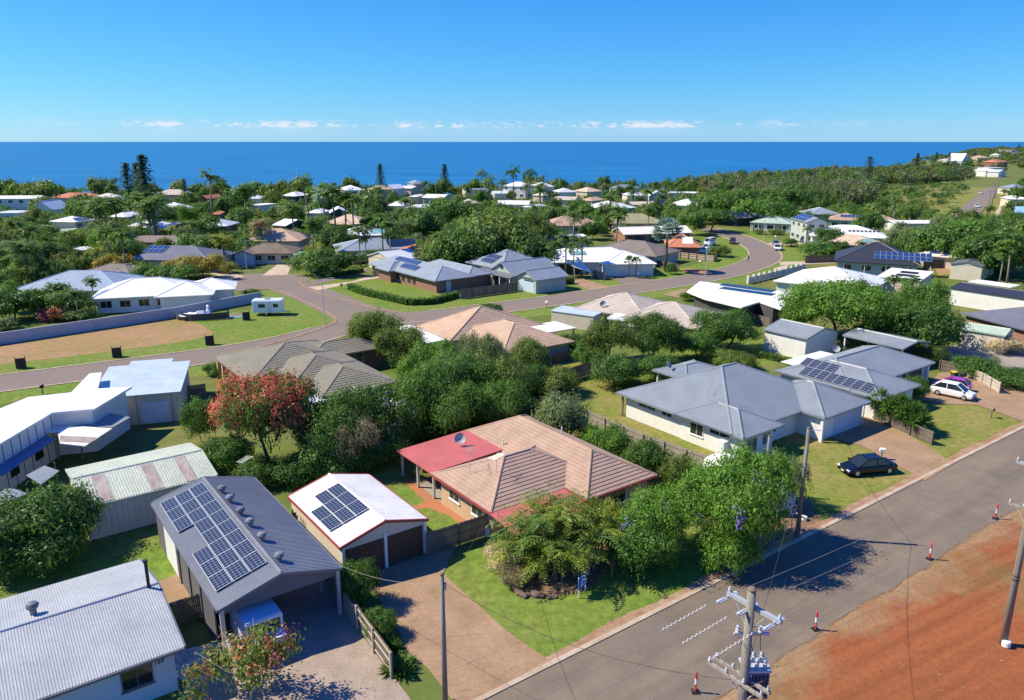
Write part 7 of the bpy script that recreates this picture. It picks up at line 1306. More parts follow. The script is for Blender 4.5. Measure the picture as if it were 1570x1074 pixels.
# ------------------------------------------------------------------ power poles and wires
def pole(label, x, y, h_, r=.16, lean=(0, 0), name='power_pole'):
    o = thing(name, label, 'power pole', (x, y, 0)); MB().tube([(0, 0, -.2), (lean[0] * .5, lean[1] * .5, h_ * .5), (lean[0], lean[1], h_)], [r * 1.15, r, r * .78], 12).build('shaft', 'timber_pole', o, smooth=True)
    MB().lathe([(r * .85, 0), (r * .85, .05), (r * .5, .1)], (lean[0], lean[1], h_), 12).build('pole_cap', 'tile_brown', o); return o
VX, VY = -SU, CU
def arm(o, z, half, off=0.0, thick=.11, nins=3, mat='galv', double=False, sh=0.0):
    c = np.array((VX, VY)); u = np.array((CU, SU))
    for sg in ((-1, 1) if double else (1,)):
        a = c * (-half + sh) + u * sg * .2; b_ = MB().obox((a[0] - u[0] * thick / 2, a[1] - u[1] * thick / 2, z), (c[0] * 2 * half, c[1] * 2 * half, 0), (u[0] * thick, u[1] * thick, 0), (0, 0, thick)).build('cross_arm', mat, o)
        for k in range(nins):
            q = c * (-half * .93 + sh + 1.86 * half * k / (nins - 1)) + u * sg * .2
            MB().lathe([(.02, 0), (.02, .06), (.06, .07), (.035, .10), (.068, .11), (.04, .15), (.055, .16), (.035, .21), (.015, .22)], (q[0], q[1], z + thick), 10).build('insulator', 'ceramic', b_)
    for sg in (-1, 1): MB().tube([(c[0] * sg * half * .5, c[1] * sg * half * .5, z), (0, 0, z - .9)], .025, 5).build('arm_brace', 'galv', o)
def strain(o, z, s, du, n=2):
    """string of suspended discs along the wire direction"""
    c = np.array((VX, VY)) * s; u = np.array((CU, SU)); mb = MB()
    for k in range(5): q = c + u * du * (.12 + .09 * k); mb.lathe([(.03, -.09), (.09, -.05), (.1, .0), (.03, .04)], (q[0], q[1], z), 9)
    mb.tube([(*c, z), (*(c + u * du * .62), z)], .028, 6); mb.build('strain_insulator', 'ceramic', o)
xa, ya = g(1153, 905, 12.6); xb, yb = uv(45.4, 14.0)
pa = pole('timber power pole carrying a transformer at the lower edge', xa, ya, 12.6, .19)
arm(pa, 11.75, 1.15, double=False, nins=3, thick=.15, mat='arm_grey'); arm(pa, 8.75, 1.25, nins=4, double=True, mat='arm_timber', sh=.25)
for s in (-1.0, .1, 1.0): strain(pa, 11.8, s, 1); strain(pa, 11.8, s, -1)
tk_ = np.array((CU * .62, SU * .62))
tf = MB().obox((tk_[0] - .45, tk_[1] - .35, 8.0), (.9, 0, 0), (0, .7, 0), (0, 0, 1.15)).build('transformer', 'transformer', pa)
for k in range(7): MB().box(tk_[0] - .42 + k * .13, tk_[1] - .44, 8.1, tk_[0] - .38 + k * .13, tk_[1] - .355, 9.0).build('cooling_fin', 'transformer', tf)
MB().box(tk_[0] - .5, tk_[1] - .4, 9.155, tk_[0] + .5, tk_[1] + .4, 9.23).build('transformer_lid', 'ceramic', tf)
for k in range(3):
    for j in range(2): MB().lathe([(.06, 0), (.09, .08), (.06, .12), (.09, .2), (.06, .24), (.085, .32), (.03, .42)], (tk_[0] - .3 + k * .3, tk_[1] - .2 + j * .4, 9.23), 9).build('bushing', 'ceramic', tf)
sw = MB().obox((tk_[0] - .9, tk_[1] - .06, 10.5), (1.3, 0, 0), (0, .1, 0), (0, 0, .1)).build('switch_bar', 'galv', pa)
for k in range(3):
    MB().lathe([(.05, 0), (.1, .05), (.06, .1), (.1, .15), (.06, .2), (.08, .27)], (tk_[0] - .75 + k * .42, tk_[1], 10.6), 9).build('fuse', 'ceramic', sw); MB().tube([(tk_[0] - .75 + k * .42, tk_[1], 10.5), (tk_[0] - .5 + k * .3, tk_[1] - .1, 10.0), (tk_[0] - .3 + k * .3, tk_[1] - .2, 9.6)], .014, 5).build('jumper', 'wire_dark', sw)
pb = pole('leaning timber power pole standing in the red dirt', xb, yb, 11.6, .17); arm(pb, 10.9, 1.1, nins=3, thick=.14, mat='arm_grey'); arm(pb, 8.4, 1.1, nins=4, mat='arm_timber')
MB().tube([(0, 0, 4.2), (0, 0, 4.3)], .19, 12).build('pole_band', 'wire_dark', pb); MB().tube([(0, 0, 4.45), (0, 0, 4.52)], .19, 12).build('pole_band', 'wire_dark', pb)
x, y = g(1542, 992); tag(MB().lathe([(.2, 0), (.24, .06), (.24, .34), (.2, .4), (.05, .42)], (0, 0, 0), 14).build('drum', 'white_paint', None, (x, y, .01)), 'small white drum at the foot of the leaning pole', 'drum')
xc, yc = g(1222, 824); pc = pole('mossy timber street pole beside the covered caravan', xc, yc, 8.5, .15); MB().tube([(0, 0, 8.3), (.35, -.1, 8.45), (.8, -.2, 8.4)], .03, 6).build('service_bracket', 'galv', pc)
xd, yd = g(683, 1090); pd_ = pole('slim timber pole at the edge of the shared driveway', xd, yd, 7.8, .13); MB().box(.1, -.08, 7.0, .2, .08, 7.35).build('service_box', 'grey_plastic', pd_)
xe, ye = g(1171, 760); pole('short grey pole behind the feathery tree', xe, ye, 5.2, .12, name='short_pole')
def wire(a, b, sag, label, r=.014, mat='wire', ext=(0, 0), group=None):
    a, b = Vector(a), Vector(b); d = b - a; a2, b2 = a - d * ext[0], b + d * ext[1]; pts = []
    for i in range(21):
        t = i / 20; p = a2.lerp(b2, t); tt = (p - a).dot(d) / d.length_squared; fr = tt % 1.0; p.z = a.z + (b.z - a.z) * min(1, max(0, tt)) - sag * 4 * fr * (1 - fr); pts.append(p - a)
    o = MB().tube(pts, r, 5, cap=False).build('overhead_wire', mat, None, a); tag(o, label, 'wire', group)
for i, s in enumerate((-1.0, .1, 1.0)):
    A = (xa + VX * s, ya + VY * s, 11.95); B = (xb + VX * s, yb + VY * s, 11.2)
    wire(A, B, .45, f"{('outer dirt side', 'middle', 'road side')[i]} high wire strung along the tops of the two timber poles", .009, ext=(1.2, 2.5))
    k0 = np.array((-CU, -SU)); mb = MB()
    for q in range(26): mb.lathe([(.025, 0), (.045, .03), (.025, .06)], (0, 0, 0), 6) if q == 0 else None
    p0 = Vector(A) + Vector((-CU, -SU, -.01)) * 1.2; hx = [p0 + Vector((-CU, -SU, -.03)) * (t * .045) + Vector((VX * math.cos(t * 1.3), VY * math.cos(t * 1.3), math.sin(t * 1.3))) * .028 for t in range(52)]
    tag(MB().tube([p - p0 for p in hx], .012, 5).build('wire_marker', 'white_paint', None, p0), f"white spiral marker on the {('outer dirt side', 'middle', 'road side')[i]} high wire", 'marker')
for i, s in enumerate((-.8, -.25, .35, .9)):
    wire((xa + VX * (s + .25), ya + VY * (s + .25), 9.1), (xb + VX * s, yb + VY * s, 8.75), .5, f"{('dirt side', 'second', 'third', 'road side')[i]} low wire on the lower cross arms of the timber poles", .009, ext=(1.2, 2.5))
wire((xa, ya, 8.9), (xc, yc, 8.2), .9, 'service wire crossing the road to the mossy street pole', .012, 'wire_dark'); wire((xa, ya, 8.8), (xd, yd, 7.4), 1.0, 'service wire crossing the road to the driveway pole', .012, 'wire_dark')
x, y = uv(64.6, 38.2); wire((xc, yc, 8.3), (x, y, 2.9), .5, 'service wire from the mossy street pole to the blue grey hip roofed house', .012, 'wire'); x, y = uv(28.4, 41); wire((xd, yd, 7.4), (x, y, 2.9), .5, 'service wire from the driveway pole to the pink tiled house', .010, 'wire_dark')
x, y = uv(16, 39.5); wire((xd, yd, 7.3), (x, y, 3.3), .4, 'service wire from the driveway pole to the charcoal shed', .010, 'wire')
def lamp_pole(px, py, h_, label):
    x, y = g(px, py); o = thing('street_lamp', label, 'street lamp', (x, y, 0)); MB().tube([(0, 0, 0), (0, 0, h_)], [.08, .05], 8).build('shaft', 'galv', o); MB().tube([(0, 0, h_ - .05), (.5, .2, h_ + .25), (1.3, .5, h_ + .3)], .035, 6).build('arm', 'galv', o); MB().box(1.1, .38, h_ + .22, 1.75, .62, h_ + .33).build('lamp_head', 'grey_plastic', o)
lamp_pole(498, 497, 7.0, 'slim grey street lamp at the junction of the back street'); lamp_pole(1081, 424, 7.5, 'slim grey street lamp before the bend of the back street'); lamp_pole(1170, 372, 7, 'slim grey street lamp on the outer side of the bend'); lamp_pole(820, 388, 8.0, 'street lamp rising behind the grey cottage'); lamp_pole(379, 420, 7, 'street lamp at the turning circle')
for px, py, h_, ph in ((1318, 312, 11, 'pole carrying the far wires across the park edge'), (1512, 338, 11, 'first pole along the far road'), (1520, 318, 11, 'second pole along the far road'), (1525, 305, 11, 'third pole along the far road'), (1529, 296, 11, 'fourth pole along the far road')):
    x, y = g(px, py); o = pole(ph, x, y, h_, .2); MB().box(-1.1, -.06, h_ - .6, 1.1, .06, h_ - .48).build('cross_arm', 'timber_pole', o)
x1, y1 = g(1318, 312); x2, y2 = g(1512, 338); x3, y3 = g(1100, 305)
for s, ph in ((-1, 'lower'), (1, 'upper')): wire((x1, y1, 10.4 + s * .45), (x2, y2, 10.4 + s * .45), 1.2, ph + ' far wire crossing in front of the park', .03); wire((x1, y1, 10.4 + s * .45), (x3, y3, 10.4 + s * .45), 1.2, ph + ' far wire crossing in front of the coastal wood', .03)
# ------------------------------------------------------------------ vehicles
def loft(secs, mb, mi=0):
    n = len(secs[0]); vs = [p for s in secs for p in s]; fs = []
    for i in range(len(secs) - 1): fs += [(i * n + k, i * n + (k + 1) % n, (i + 1) * n + (k + 1) % n, (i + 1) * n + k) for k in range(n)]
    fs += [tuple(range(n - 1, -1, -1)), tuple(range((len(secs) - 1) * n, len(secs) * n))]; mb.add(vs, fs, mi)
def wheel(o, x, y, r, s):
    w_ = MB().lathe([(r * .62, -.10), (r * .95, -.10), (r, -.06), (r, .06), (r * .95, .10), (r * .62, .10)], n=18).build('wheel', 'tyre', o, (x, y, r)); w_.rotation_euler = (R(90), 0, 0)
    MB().lathe([(r * .15, -.115), (r * .3, -.105), (r * .6, -.108), (r * .62, -.09), (r * .62, .09), (r * .6, .108), (r * .3, .105), (r * .15, .115)], n=14).build('rim', 'rim', w_)
def car(label, f, r_, paint, L=4.5, Wd=1.8, H=1.5, kind='hatch', cat='car', name='parked_car', world=None, zg=0):
    a, b = (np.array(world[0]), np.array(world[1])) if world else (np.array(g(*f)), np.array(g(*r_))); c = (a + b) / 2; ang = math.atan2(*(a - b)[::-1]); o = thing(name, label, cat, (c[0], c[1], zg + .06), ang); hw = Wd / 2; h2 = L / 2
    bz = H * .60; hood = {'hatch': .95, 'sedan': 1.15, 'van': .45, 'suv': .95, 'ute': 1.0}[kind]
    def sec(x, zb, zt, k): return [(x, -hw * k * .86, zb), (x, -hw * k, zb + .16), (x, -hw * k, zt - .2), (x, -hw * k * .93, zt - .04), (x, -hw * k * .8, zt), (x, hw * k * .8, zt), (x, hw * k * .93, zt - .04), (x, hw * k, zt - .2), (x, hw * k, zb + .16), (x, hw * k * .86, zb)]
    ht = bz - (.16 if kind != 'van' else .02); mb = MB(); loft([sec(h2, .36, ht - .28, .80), sec(h2 - .12, .24, ht - .10, .92), sec(h2 - .45, .20, ht - .03, .98), sec(h2 - hood, .20, bz - .05, 1.0), sec(0, .20, bz, 1.0), sec(-h2 + .6, .20, bz + .01, 1.0), sec(-h2 + .12, .26, bz - .02, .95), sec(-h2, .38, bz - .16, .86)], mb)
    bd = mb.build('body', paint, o, smooth=False)
    wb, wt = h2 - hood + .12, h2 - hood - (.8 if kind != 'van' else .25); rt, rb = {'hatch': (-h2 + .75, -h2 + .18), 'suv': (-h2 + .95, -h2 + .12), 'sedan': (-h2 + 1.35, -h2 + .62), 'van': (-h2 + .15, -h2 + .04), 'ute': (-h2 + 2.0, -h2 + 1.75)}[kind]
    gl = MB(); q = [(wb, hw * .86, bz - .05), (wt, hw * .70, H - .05), (rt, hw * .70, H - .07), (rb, hw * .84, bz - .02)]
    loft([[(x, -y, z) for x, y, z in q], [(x, y, z) for x, y, z in q]], gl); gl.build('windows', 'glass', o)
    rf = MB(); m_ = .03; rf.add([(wt + .03, -hw * .71, H - .052), (wt + .03, hw * .71, H - .052), (rt - .03, hw * .71, H - .072), (rt - .03, -hw * .71, H - .072), (wt - .15, -hw * .6, H), (wt - .15, hw * .6, H), (rt + .15, hw * .6, H - .015), (rt + .15, -hw * .6, H - .015)], [(3, 2, 1, 0), (4, 5, 6, 7), (0, 1, 5, 4), (1, 2, 6, 5), (2, 3, 7, 6), (3, 0, 4, 7)]); rf.build('roof_panel', paint, o)
    for sg in (-1, 1):
        for xa_, xb_ in ((wb, wt), (rb, rt), ((wt + rt) / 2 - .1, (wt + rt) / 2 - .1)): MB().tube([(xa_, sg * hw * .87, bz - .03), (xb_, sg * hw * .715, H - .05)], .045, 6).build('pillar', paint, o)
        for x in (h2 - .85, -h2 + .85): wheel(o, x, sg * (hw - .1), .33, sg)
        MB().box(h2 - .26, sg * hw * .72 - .2, ht - .26, h2 - .05, sg * hw * .72 + .14, ht - .11).build('headlight', 'lamp_clear', o); MB().box(-h2 - .005, sg * hw * .68 - .15, bz - .36, -h2 + .14, sg * hw * .68 + .15, bz - .17).build('tail_light', 'lamp_red', o)
        MB().box(wb - .25, sg * (hw + .02) - .09, bz - .02, wb - .12, sg * (hw + .02) + .09, bz + .12).build('mirror', paint, o)
    MB().box(h2 - .02, -.5, .38, h2 + .012, .5, .52).build('grille', 'black_plastic', o); MB().box(h2 + .013, -.19, .3, h2 + .025, .19, .41).build('number_plate', 'plate', o)
    if kind == 'ute': MB().box(-h2 + .1, -hw * .85, bz - .04, -h2 + 1.7, hw * .85, bz + .04).build('tray_cover', 'black_plastic', o)
    return o
car('glossy black sedan parked on the front lawn', (1295, 727), (1362, 721), 'car_black', 4.8, 1.85, 1.45, 'sedan')
car('white hatchback parked on the red brown driveway', (1487, 614), (1434, 603), 'car_white', 4.4, 1.82, 1.62, 'suv')
car('magenta hatchback partly hidden behind the white one', (1437, 594), (1482, 602), 'car_purple', 3.9, 1.7, 1.5, 'hatch')
car('white station wagon nosed onto the grass near the turning circle', (476, 421), (494, 412), 'car_white', 4.7, 1.8, 1.5, 'hatch'); car('long white van beside the grey garage', (538, 406), (562, 402), 'car_white', 5.0, 1.9, 2.0, 'van', 'van', 'parked_van')
car('silver car half hidden by the yellow green hedge', (450, 405), (455, 396), 'car_silver', 4.4, 1.8, 1.5, 'hatch'); car('white van parked behind the pale timber fence on the bend', (1080, 379), (1096, 374), 'car_white', 5, 1.9, 2.1, 'van', 'van', 'parked_van'); car('white car parked before the van on the bend', (1078, 385), (1090, 381), 'car_white', 4.4, 1.8, 1.5, 'hatch'); car('long white wagon behind the pale timber fence', (1060, 390), (1080, 388), 'car_white', 4.8, 1.85, 1.7, 'suv'); car('silver car at the end of the pale timber fence', (1082, 392), (1097, 391), 'car_silver', 4.5, 1.8, 1.5, 'hatch')
car('maroon car alone on the grass inside the bend', (1121, 379), (1125, 369), 'car_maroon', 4.2, 1.75, 1.6, 'suv'); car('white car parked at the outer kerb of the bend', (1194, 388), (1189, 379), 'car_white', 4.5, 1.8, 1.5, 'sedan'); car('silver car behind the white one at the outer kerb', (1191, 380), (1187, 374), 'car_silver', 4.5, 1.8, 1.5, 'hatch'); car('navy four wheel drive before the two-storey house', (1228, 374), (1238, 370), 'car_navy', 4.6, 1.85, 1.75, 'suv')
car('dark utility beside the trailer before the white roofed house', (930, 423), (950, 419), 'car_black', 5.0, 1.85, 1.7, 'ute', 'ute', 'parked_ute'); car('white car approaching on the far road', (1496, 321), (1500, 316), 'car_white', 4.6, 1.8, 1.5, 'hatch', name='car'); car('white car farther along the far road', (1502, 299), (1504, 296), 'car_white', 4.6, 1.8, 1.5, 'hatch', name='car'); car('dark car in the shade of the golden bush', (318, 412), (332, 407), 'car_navy', 4.4, 1.8, 1.5, 'hatch'); car('blue grey car at the edge of the hardstand', (1528, 588), (1548, 583), 'car_navy', 4.2, 1.75, 1.4, 'hatch')
# caravan on the corner lawn
a, b = np.array(g(397, 486)), np.array(g(428, 479)); c_ = (a + b) / 2; an = math.atan2(*(b - a)[::-1]) - R(52); o = thing('caravan', 'white caravan parked on the corner lawn of the vacant lot', 'caravan', (*c_, 0), an)
mb = MB(); loft([[(x, y, z) for y, z in ((-1.1 * k, .5), (-1.15 * k, .7), (-1.15 * k, 2.45), (-1.05 * k, 2.62), (1.05 * k, 2.62), (1.15 * k, 2.45), (1.15 * k, .7), (1.1 * k, .5))] for x, k in ((-2.4, .95), (-2.25, 1), (2.1, 1), (2.4, .95))], mb); mb.build('body', 'car_white', o)
for s in (-1, 1):
    MB().box(-1.4, s * 1.16 - .01, 1.4, -.3, s * 1.16 + .01, 2.0).build('window', 'glass', o); MB().box(1.0, s * 1.16 - .01, 1.45, 1.8, s * 1.16 + .01, 2.0).build('window', 'glass', o); wheel(o, -.2, s * 1.0, .33, s)
MB().box(-2.42, -.7, 1.35, -2.39, .7, 2.05).build('window', 'glass', o); MB().box(-2.5, -.45, .7, -2.42, .45, 1.05).build('bumper_box', 'grey_plastic', o); MB().box(.1, -1.18, .6, .75, -1.163, 2.3).build('door', 'wall_white', o); MB().tube([(2.3, -.5, .5), (3.5, 0, .5)], .05, 6).build('drawbar', 'galv', o); MB().tube([(2.3, .5, .5), (3.5, 0, .5)], .05, 6).build('drawbar', 'galv', o); MB().box(-.5, -.35, 2.62, .3, .35, 2.8).build('roof_hatch', 'grey_plastic', o); MB().tube([(3.3, 0, 0), (3.3, 0, .5)], .05, 6).build('jockey_wheel', 'tyre', o)
# covered caravan behind the feathery tree
a0_, b0_ = np.array(g(1090, 694, 2.5)), np.array(g(1212, 748, 2.3)); a = (a0_ + b0_) / 2; kx = np.linalg.norm(b0_ - a0_) / 6.4; o = thing('covered_caravan', 'caravan under a white cover with blue skirt behind the feathery tree', 'caravan', (*a, 0), math.atan2(*(b0_ - a0_)[::-1])); o.scale = (kx, 1, 1); mb = MB()
loft([[(x, y * k, z * (kz if z > 1.5 else 1)) for y, z in ((-1.2, .4), (-1.25, .9), (-1.22, 2.3), (-.95, 2.62), (-.3, 2.72 + .06 * math.sin(x * 3)), (.35, 2.68), (.95, 2.6), (1.22, 2.3), (1.25, .9), (1.2, .4))] for x, k, kz in ((-3.1, .85, .86), (-2.8, .98, .97), (-1.4, 1.0, 1.0), (.2, 1.01, .985), (1.8, 1.0, 1.0), (2.7, .97, .96), (3.1, .8, .8))], mb); mb.build('cover', 'tarp_white', o); ring(o, -2.85, 2.85, -1.27, 1.27, .25, 1.0, .03, 'cover_blue', 'skirt'); MB().prism([(2.9, -.85, .6), (2.9, .85, .6), (2.9, .7, 1.7), (2.9, 0, 2.05), (2.9, -.7, 1.7)], (.28, 0, 0)).build('front_cover', 'cover_blue', o)
for s in (-1, 1): wheel(o, 0, s * 1.1, .33, s)
MB().tube([(3.0, 0, .45), (4.3, 0, .45)], .06, 6).build('drawbar', 'galv', o); MB().lathe([(.16, 0), (.2, .05), (.2, .3), (.1, .34)], (4.2, .3, 0), 10).build('jockey_wheel', 'white_paint', o)
# truck under the charcoal shed roof
a = np.array(g(398, 985)); o = thing('truck', 'pale blue truck parked under the front of the charcoal shed', 'truck', (*a, 0), TH + R(-90)); MB().box(-1.9, -1.05, .45, 1.3, 1.05, 2.25).build('body', 'truck_blue', o); MB().box(-1.85, -1.0, 2.253, 1.25, 1.0, 2.32).build('roof_panel', 'truck_blue', o); MB().box(1.303, -.98, .5, 2.1, .98, 1.35).build('bonnet', 'truck_blue', o); MB().box(1.28, -.9, 1.4, 1.33, .9, 2.05).build('windscreen', 'glass', o); MB().box(2.1, -.8, .6, 2.13, .8, 1.0).build('grille', 'black_plastic', o)
for s in (-1, 1): wheel(o, 1.3, s * .9, .38, s); wheel(o, -1.2, s * .9, .38, s); MB().box(2.1, s * .75 - .12, 1.02, 2.14, s * .75 + .12, 1.2).build('headlight', 'lamp_clear', o)
MB().box(-1.75, -1.0, 2.55, -.9, 1.0, 2.95).build('roof_air_unit', 'white_paint', o); MB().box(-1.3, -.1, 2.32, -1.1, .1, 2.55).build('roof_mount', 'white_paint', o)
# ------------------------------------------------------------------ small things
for i, (px, py, ph) in enumerate([(1066, 1062, 'nearest the transformer pole'), (1250, 966, 'second along the road edge'), (1425, 858, 'third along the road edge'), (1526, 796, 'farthest along the road edge')]):
    x, y = g(px, py); o = thing('bollard', 'red and white plastic bollard ' + ph, 'bollard', (x, y, .02), .3 * i, 'bollards on the road edge'); MB().box(-.2, -.2, 0, .2, .2, .06).build('base', 'black_plastic', o)
    MB().lathe([(.06, .06), (.06, .5)], n=12).build('shaft', 'post_red', o); MB().lathe([(.068, .5), (.068, .82)], n=12).build('reflective_band', 'white_paint', o); MB().lathe([(.06, .82), (.06, 1.12), (.045, 1.18), (.07, 1.22), (.03, 1.27)], n=12).build('top', 'post_red', o)
for px, py, ph in [(33, 565, 'farthest along the back street'), (180, 548, 'in the middle of the lot verge'), (322, 529, 'nearest the street corner'), (378, 491, 'on the lawn beside the caravan')]:
    x, y = g(px, py); o = thing('tree_guard', 'black mesh sapling guard on stakes ' + ph, 'tree guard', (x, y, 0), rng.uniform(0, .5), 'sapling guards on the lot verge')
    for s in (-1, 1): MB().box(s * .55 - .04, -.04, 0, s * .55 + .04, .04, 1.6).build('stake', 'timber', o)
    ring(o, -.5, .5, -.3, .3, .12, 1.25, .03, 'black_plastic', 'mesh_guard'); MB().box(-.5, -.32, .05, .5, .32, .3).build('mulch_box', 'mulch', o)
# mesh enclosure with tarp on the lot
a = np.array(g(318, 490)); o = thing('mesh_enclosure', 'low black mesh enclosure with a heap of white tarp beside the wall', 'enclosure', (*a, 0), R(20))
Q = [(-5, 2.6), (-4.4, .8), (-2.4, -.6), (.6, -1.0), (2.9, -.9), (3.4, .2)]
for p, q in zip(Q[:-1], Q[1:]): MB().add([(*p, .05), (*q, .05), (*q, 1.15), (*p, 1.15), (p[0], p[1] + .05, .05), (q[0], q[1] + .05, .05), (q[0], q[1] + .05, 1.15), (p[0], p[1] + .05, 1.15)], [(0, 1, 2, 3), (7, 6, 5, 4), (3, 2, 6, 7), (0, 3, 7, 4), (1, 5, 6, 2)]).build('mesh_panel', 'wall_dark', o)
MB().box(.4, 0, .02, 5.4, 2.6, .06).build('ground_sheet', 'tile_taupe', o); MB().box(3.2, -.8, .06, 6.2, .2, .09).build('teal_sheet', 'teal_sheet', o)
rg3 = np.random.default_rng(5); mb = MB()
for i in range(7):
    for j in range(5): mb.v.append((-4.2 + i * .75, -.2 + j * .5, .6 + .9 * rg3.random() * (1 - abs(j - 2) / 3)))
mb.f = [(i * 5 + j, (i + 1) * 5 + j, (i + 1) * 5 + j + 1, i * 5 + j + 1) for i in range(6) for j in range(4)]; mb.m = [0] * 24; mb.build('tarp', 'tarp_white', o)
mb = MB(); mb.lathe([(.55, .05), (.6, .5), (.35, 1.1), (.15, 1.7), (.3, 1.9), (.05, 2.1)], (.2, 1.6, 0), 9); mb.build('wrapped_statue', 'tarp_white', o)
# letter boxes, bins, signs
def letterbox(px, py, label, mat='white_paint'):
    x, y = g(px, py); o = thing('letterbox', label, 'letterbox', (x, y, 0), rng.uniform(0, 1.5)); MB().box(-.05, -.05, 0, .05, .05, .8).build('stand', 'timber', o); MB().prism([(-.17, -.22, .8), (.17, -.22, .8), (.17, -.22, 1.05), (0, -.22, 1.16), (-.17, -.22, 1.05)], (0, .44, 0)).build('box', mat, o); MB().box(-.1, -.235, .95, .1, -.222, .98).build('slot', 'black_plastic', o)
letterbox(1351, 705, 'white letterbox behind the black sedan'); letterbox(1519, 641, 'brown letterbox on the lawn beside the driveway', 'timber'); letterbox(838, 472, 'white letterbox at the kerb beyond the blush tiled roof'); letterbox(524, 444, 'dark letterbox at the drive of the brick house', 'wall_dark'); letterbox(484, 430, 'dark post letterbox near the white wagon', 'wall_dark'); letterbox(1073, 407, 'pale letterbox on the lawn of the bend'); letterbox(1189, 368, 'pale letterbox on the outer verge of the bend'); letterbox(66, 605, 'dark letterbox on the verge behind the angular white house', 'black_plastic'); letterbox(1132, 400, 'timber letterbox on the inner curve', 'timber')
def bin_(px, py, body, lid, label):
    x, y = g(px, py); o = thing('wheelie_bin', label, 'bin', (x, y, .02), rng.uniform(-.3, .3)); MB().add([(-.22, -.24, .08), (.22, -.24, .08), (.22, .24, .08), (-.22, .24, .08), (-.29, -.32, .98), (.29, -.32, .98), (.29, .36, .98), (-.29, .36, .98)], [(0, 3, 2, 1), (4, 5, 6, 7), (0, 1, 5, 4), (1, 2, 6, 5), (2, 3, 7, 6), (3, 0, 4, 7)]).build('body', body, o); MB().box(-.3, -.35, .983, .3, .4, 1.05).build('lid', lid, o)
    for s in (-1, 1): q = MB().lathe([(.1, -.03), (.1, .03)], n=10).build('wheel', 'tyre', o, (s * .24, .26, .1)); q.rotation_euler = (0, R(90), 0)
bin_(1462, 583, 'bin_green', 'bin_lid_yellow', 'green wheelie bin with a yellow lid by the neighbouring driveway'); bin_(1472, 585, 'bin_green', 'bin_green', 'all green wheelie bin beside the yellow lidded one'); bin_(979, 427, 'bin_blue', 'bin_blue', 'blue grey wheelie bin on the lawn before the fan palms')
x, y = g(893, 912); o = thing('estate_sign', 'blue sale sign board on posts under the cane palms', 'sign', (x, y, 0), R(58)); MB().box(-.55, -.02, .55, .55, .02, 1.45).build('board', 'sign_blue', o)
for s in (-.5, .5): MB().box(s - .03, .022, 0, s + .03, .07, 1.45).build('post', 'white_paint', o)
MB().prism([(-.38, -.0215, .70), (-.18, -.0215, .70), (.0, -.0215, 1.2), (-.14, -.0215, 1.3)], (0, -.006, 0)).build('white_mark', 'white_paint', o); MB().prism([(-.12, -.0215, .68), (.45, -.0215, .68), (.45, -.0215, .78), (-.08, -.0215, .78)], (0, -.006, 0)).build('white_mark', 'white_paint', o); MB().prism([(.05, -.0215, .9), (.42, -.0215, .9), (.42, -.0215, .98), (.05, -.0215, .98)], (0, -.006, 0)).build('white_mark', 'white_paint', o)
x, y = g(1212, 822); o = thing('street_sign', 'small pale sign on a thin post beside the mossy pole', 'sign', (x, y, 0), R(25)); MB().tube([(0, 0, 0), (0, 0, 2.5)], .03, 8).build('post', 'galv', o); MB().box(-.28, -.06, 1.75, .28, -.04, 2.5).build('plate', 'white_paint', o); MB().box(-.16, -.066, 2.2, .16, -.0605, 2.42).build('red_mark', 'post_red', o); MB().box(-.16, -.066, 1.85, .16, -.0605, 2.12).build('grey_mark', 'grey_plastic', o)
x, y = g(938, 889); o = thing('garden_ornament', 'pink bird-shaped garden ornament on a thin stake in the shade', 'ornament', (x, y, 0), .4); MB().tube([(0, 0, 0), (0, 0, 1.0)], .012, 5).build('stake', 'galv', o); MB().lathe([(.02, 1.0), (.14, 1.08), (.2, 1.2), (.12, 1.32), (.03, 1.36)], n=10).build('body', 'petal_pink', o)
# rocks of the garden bed
rk = []
for k in range(3):
    bm = bmesh.new(); bmesh.ops.create_icosphere(bm, subdivisions=2, radius=1); rr_ = random.Random(k)
    for v in bm.verts: v.co *= rr_.uniform(.78, 1.12); v.co.z *= .62
    me = bpy.data.meshes.new('rock'); bm.to_mesh(me); bm.free(); me.materials.append(MATS['rock']); rk.append(me)
def edge_pts(pts, n): 
    P = [np.array(g(*p)) for p in pts]; S_ = [0]
    for a, b in zip(P[:-1], P[1:]): S_.append(S_[-1] + np.linalg.norm(b - a))
    return [tuple(np.array([np.interp(t, S_, [p[k] for p in P]) for k in (0, 1)])) for t in np.linspace(0, S_[-1], n)]
for i, (x, y) in enumerate(edge_pts([(766, 868), (785, 897), (803, 914), (850, 916)], 19) + edge_pts([(1068, 838), (1095, 832)], 5)):
    o = put('rock', rk[i % 3], None, (x + rng.uniform(-.15, .15), y + rng.uniform(-.15, .15), .08), rng.uniform(0, 6)); s = rng.uniform(.18, .38); o.scale = (s * 1.2, s, s); tag(o, NTH[i] + ' brown edging rock from the porch along the front garden bed' if i < 19 else NTH[i - 19] + ' brown rock from the palms at the foot of the feathery tree', 'rock', 'edging rocks of the garden bed' if i < 19 else 'rocks under the feathery tree')
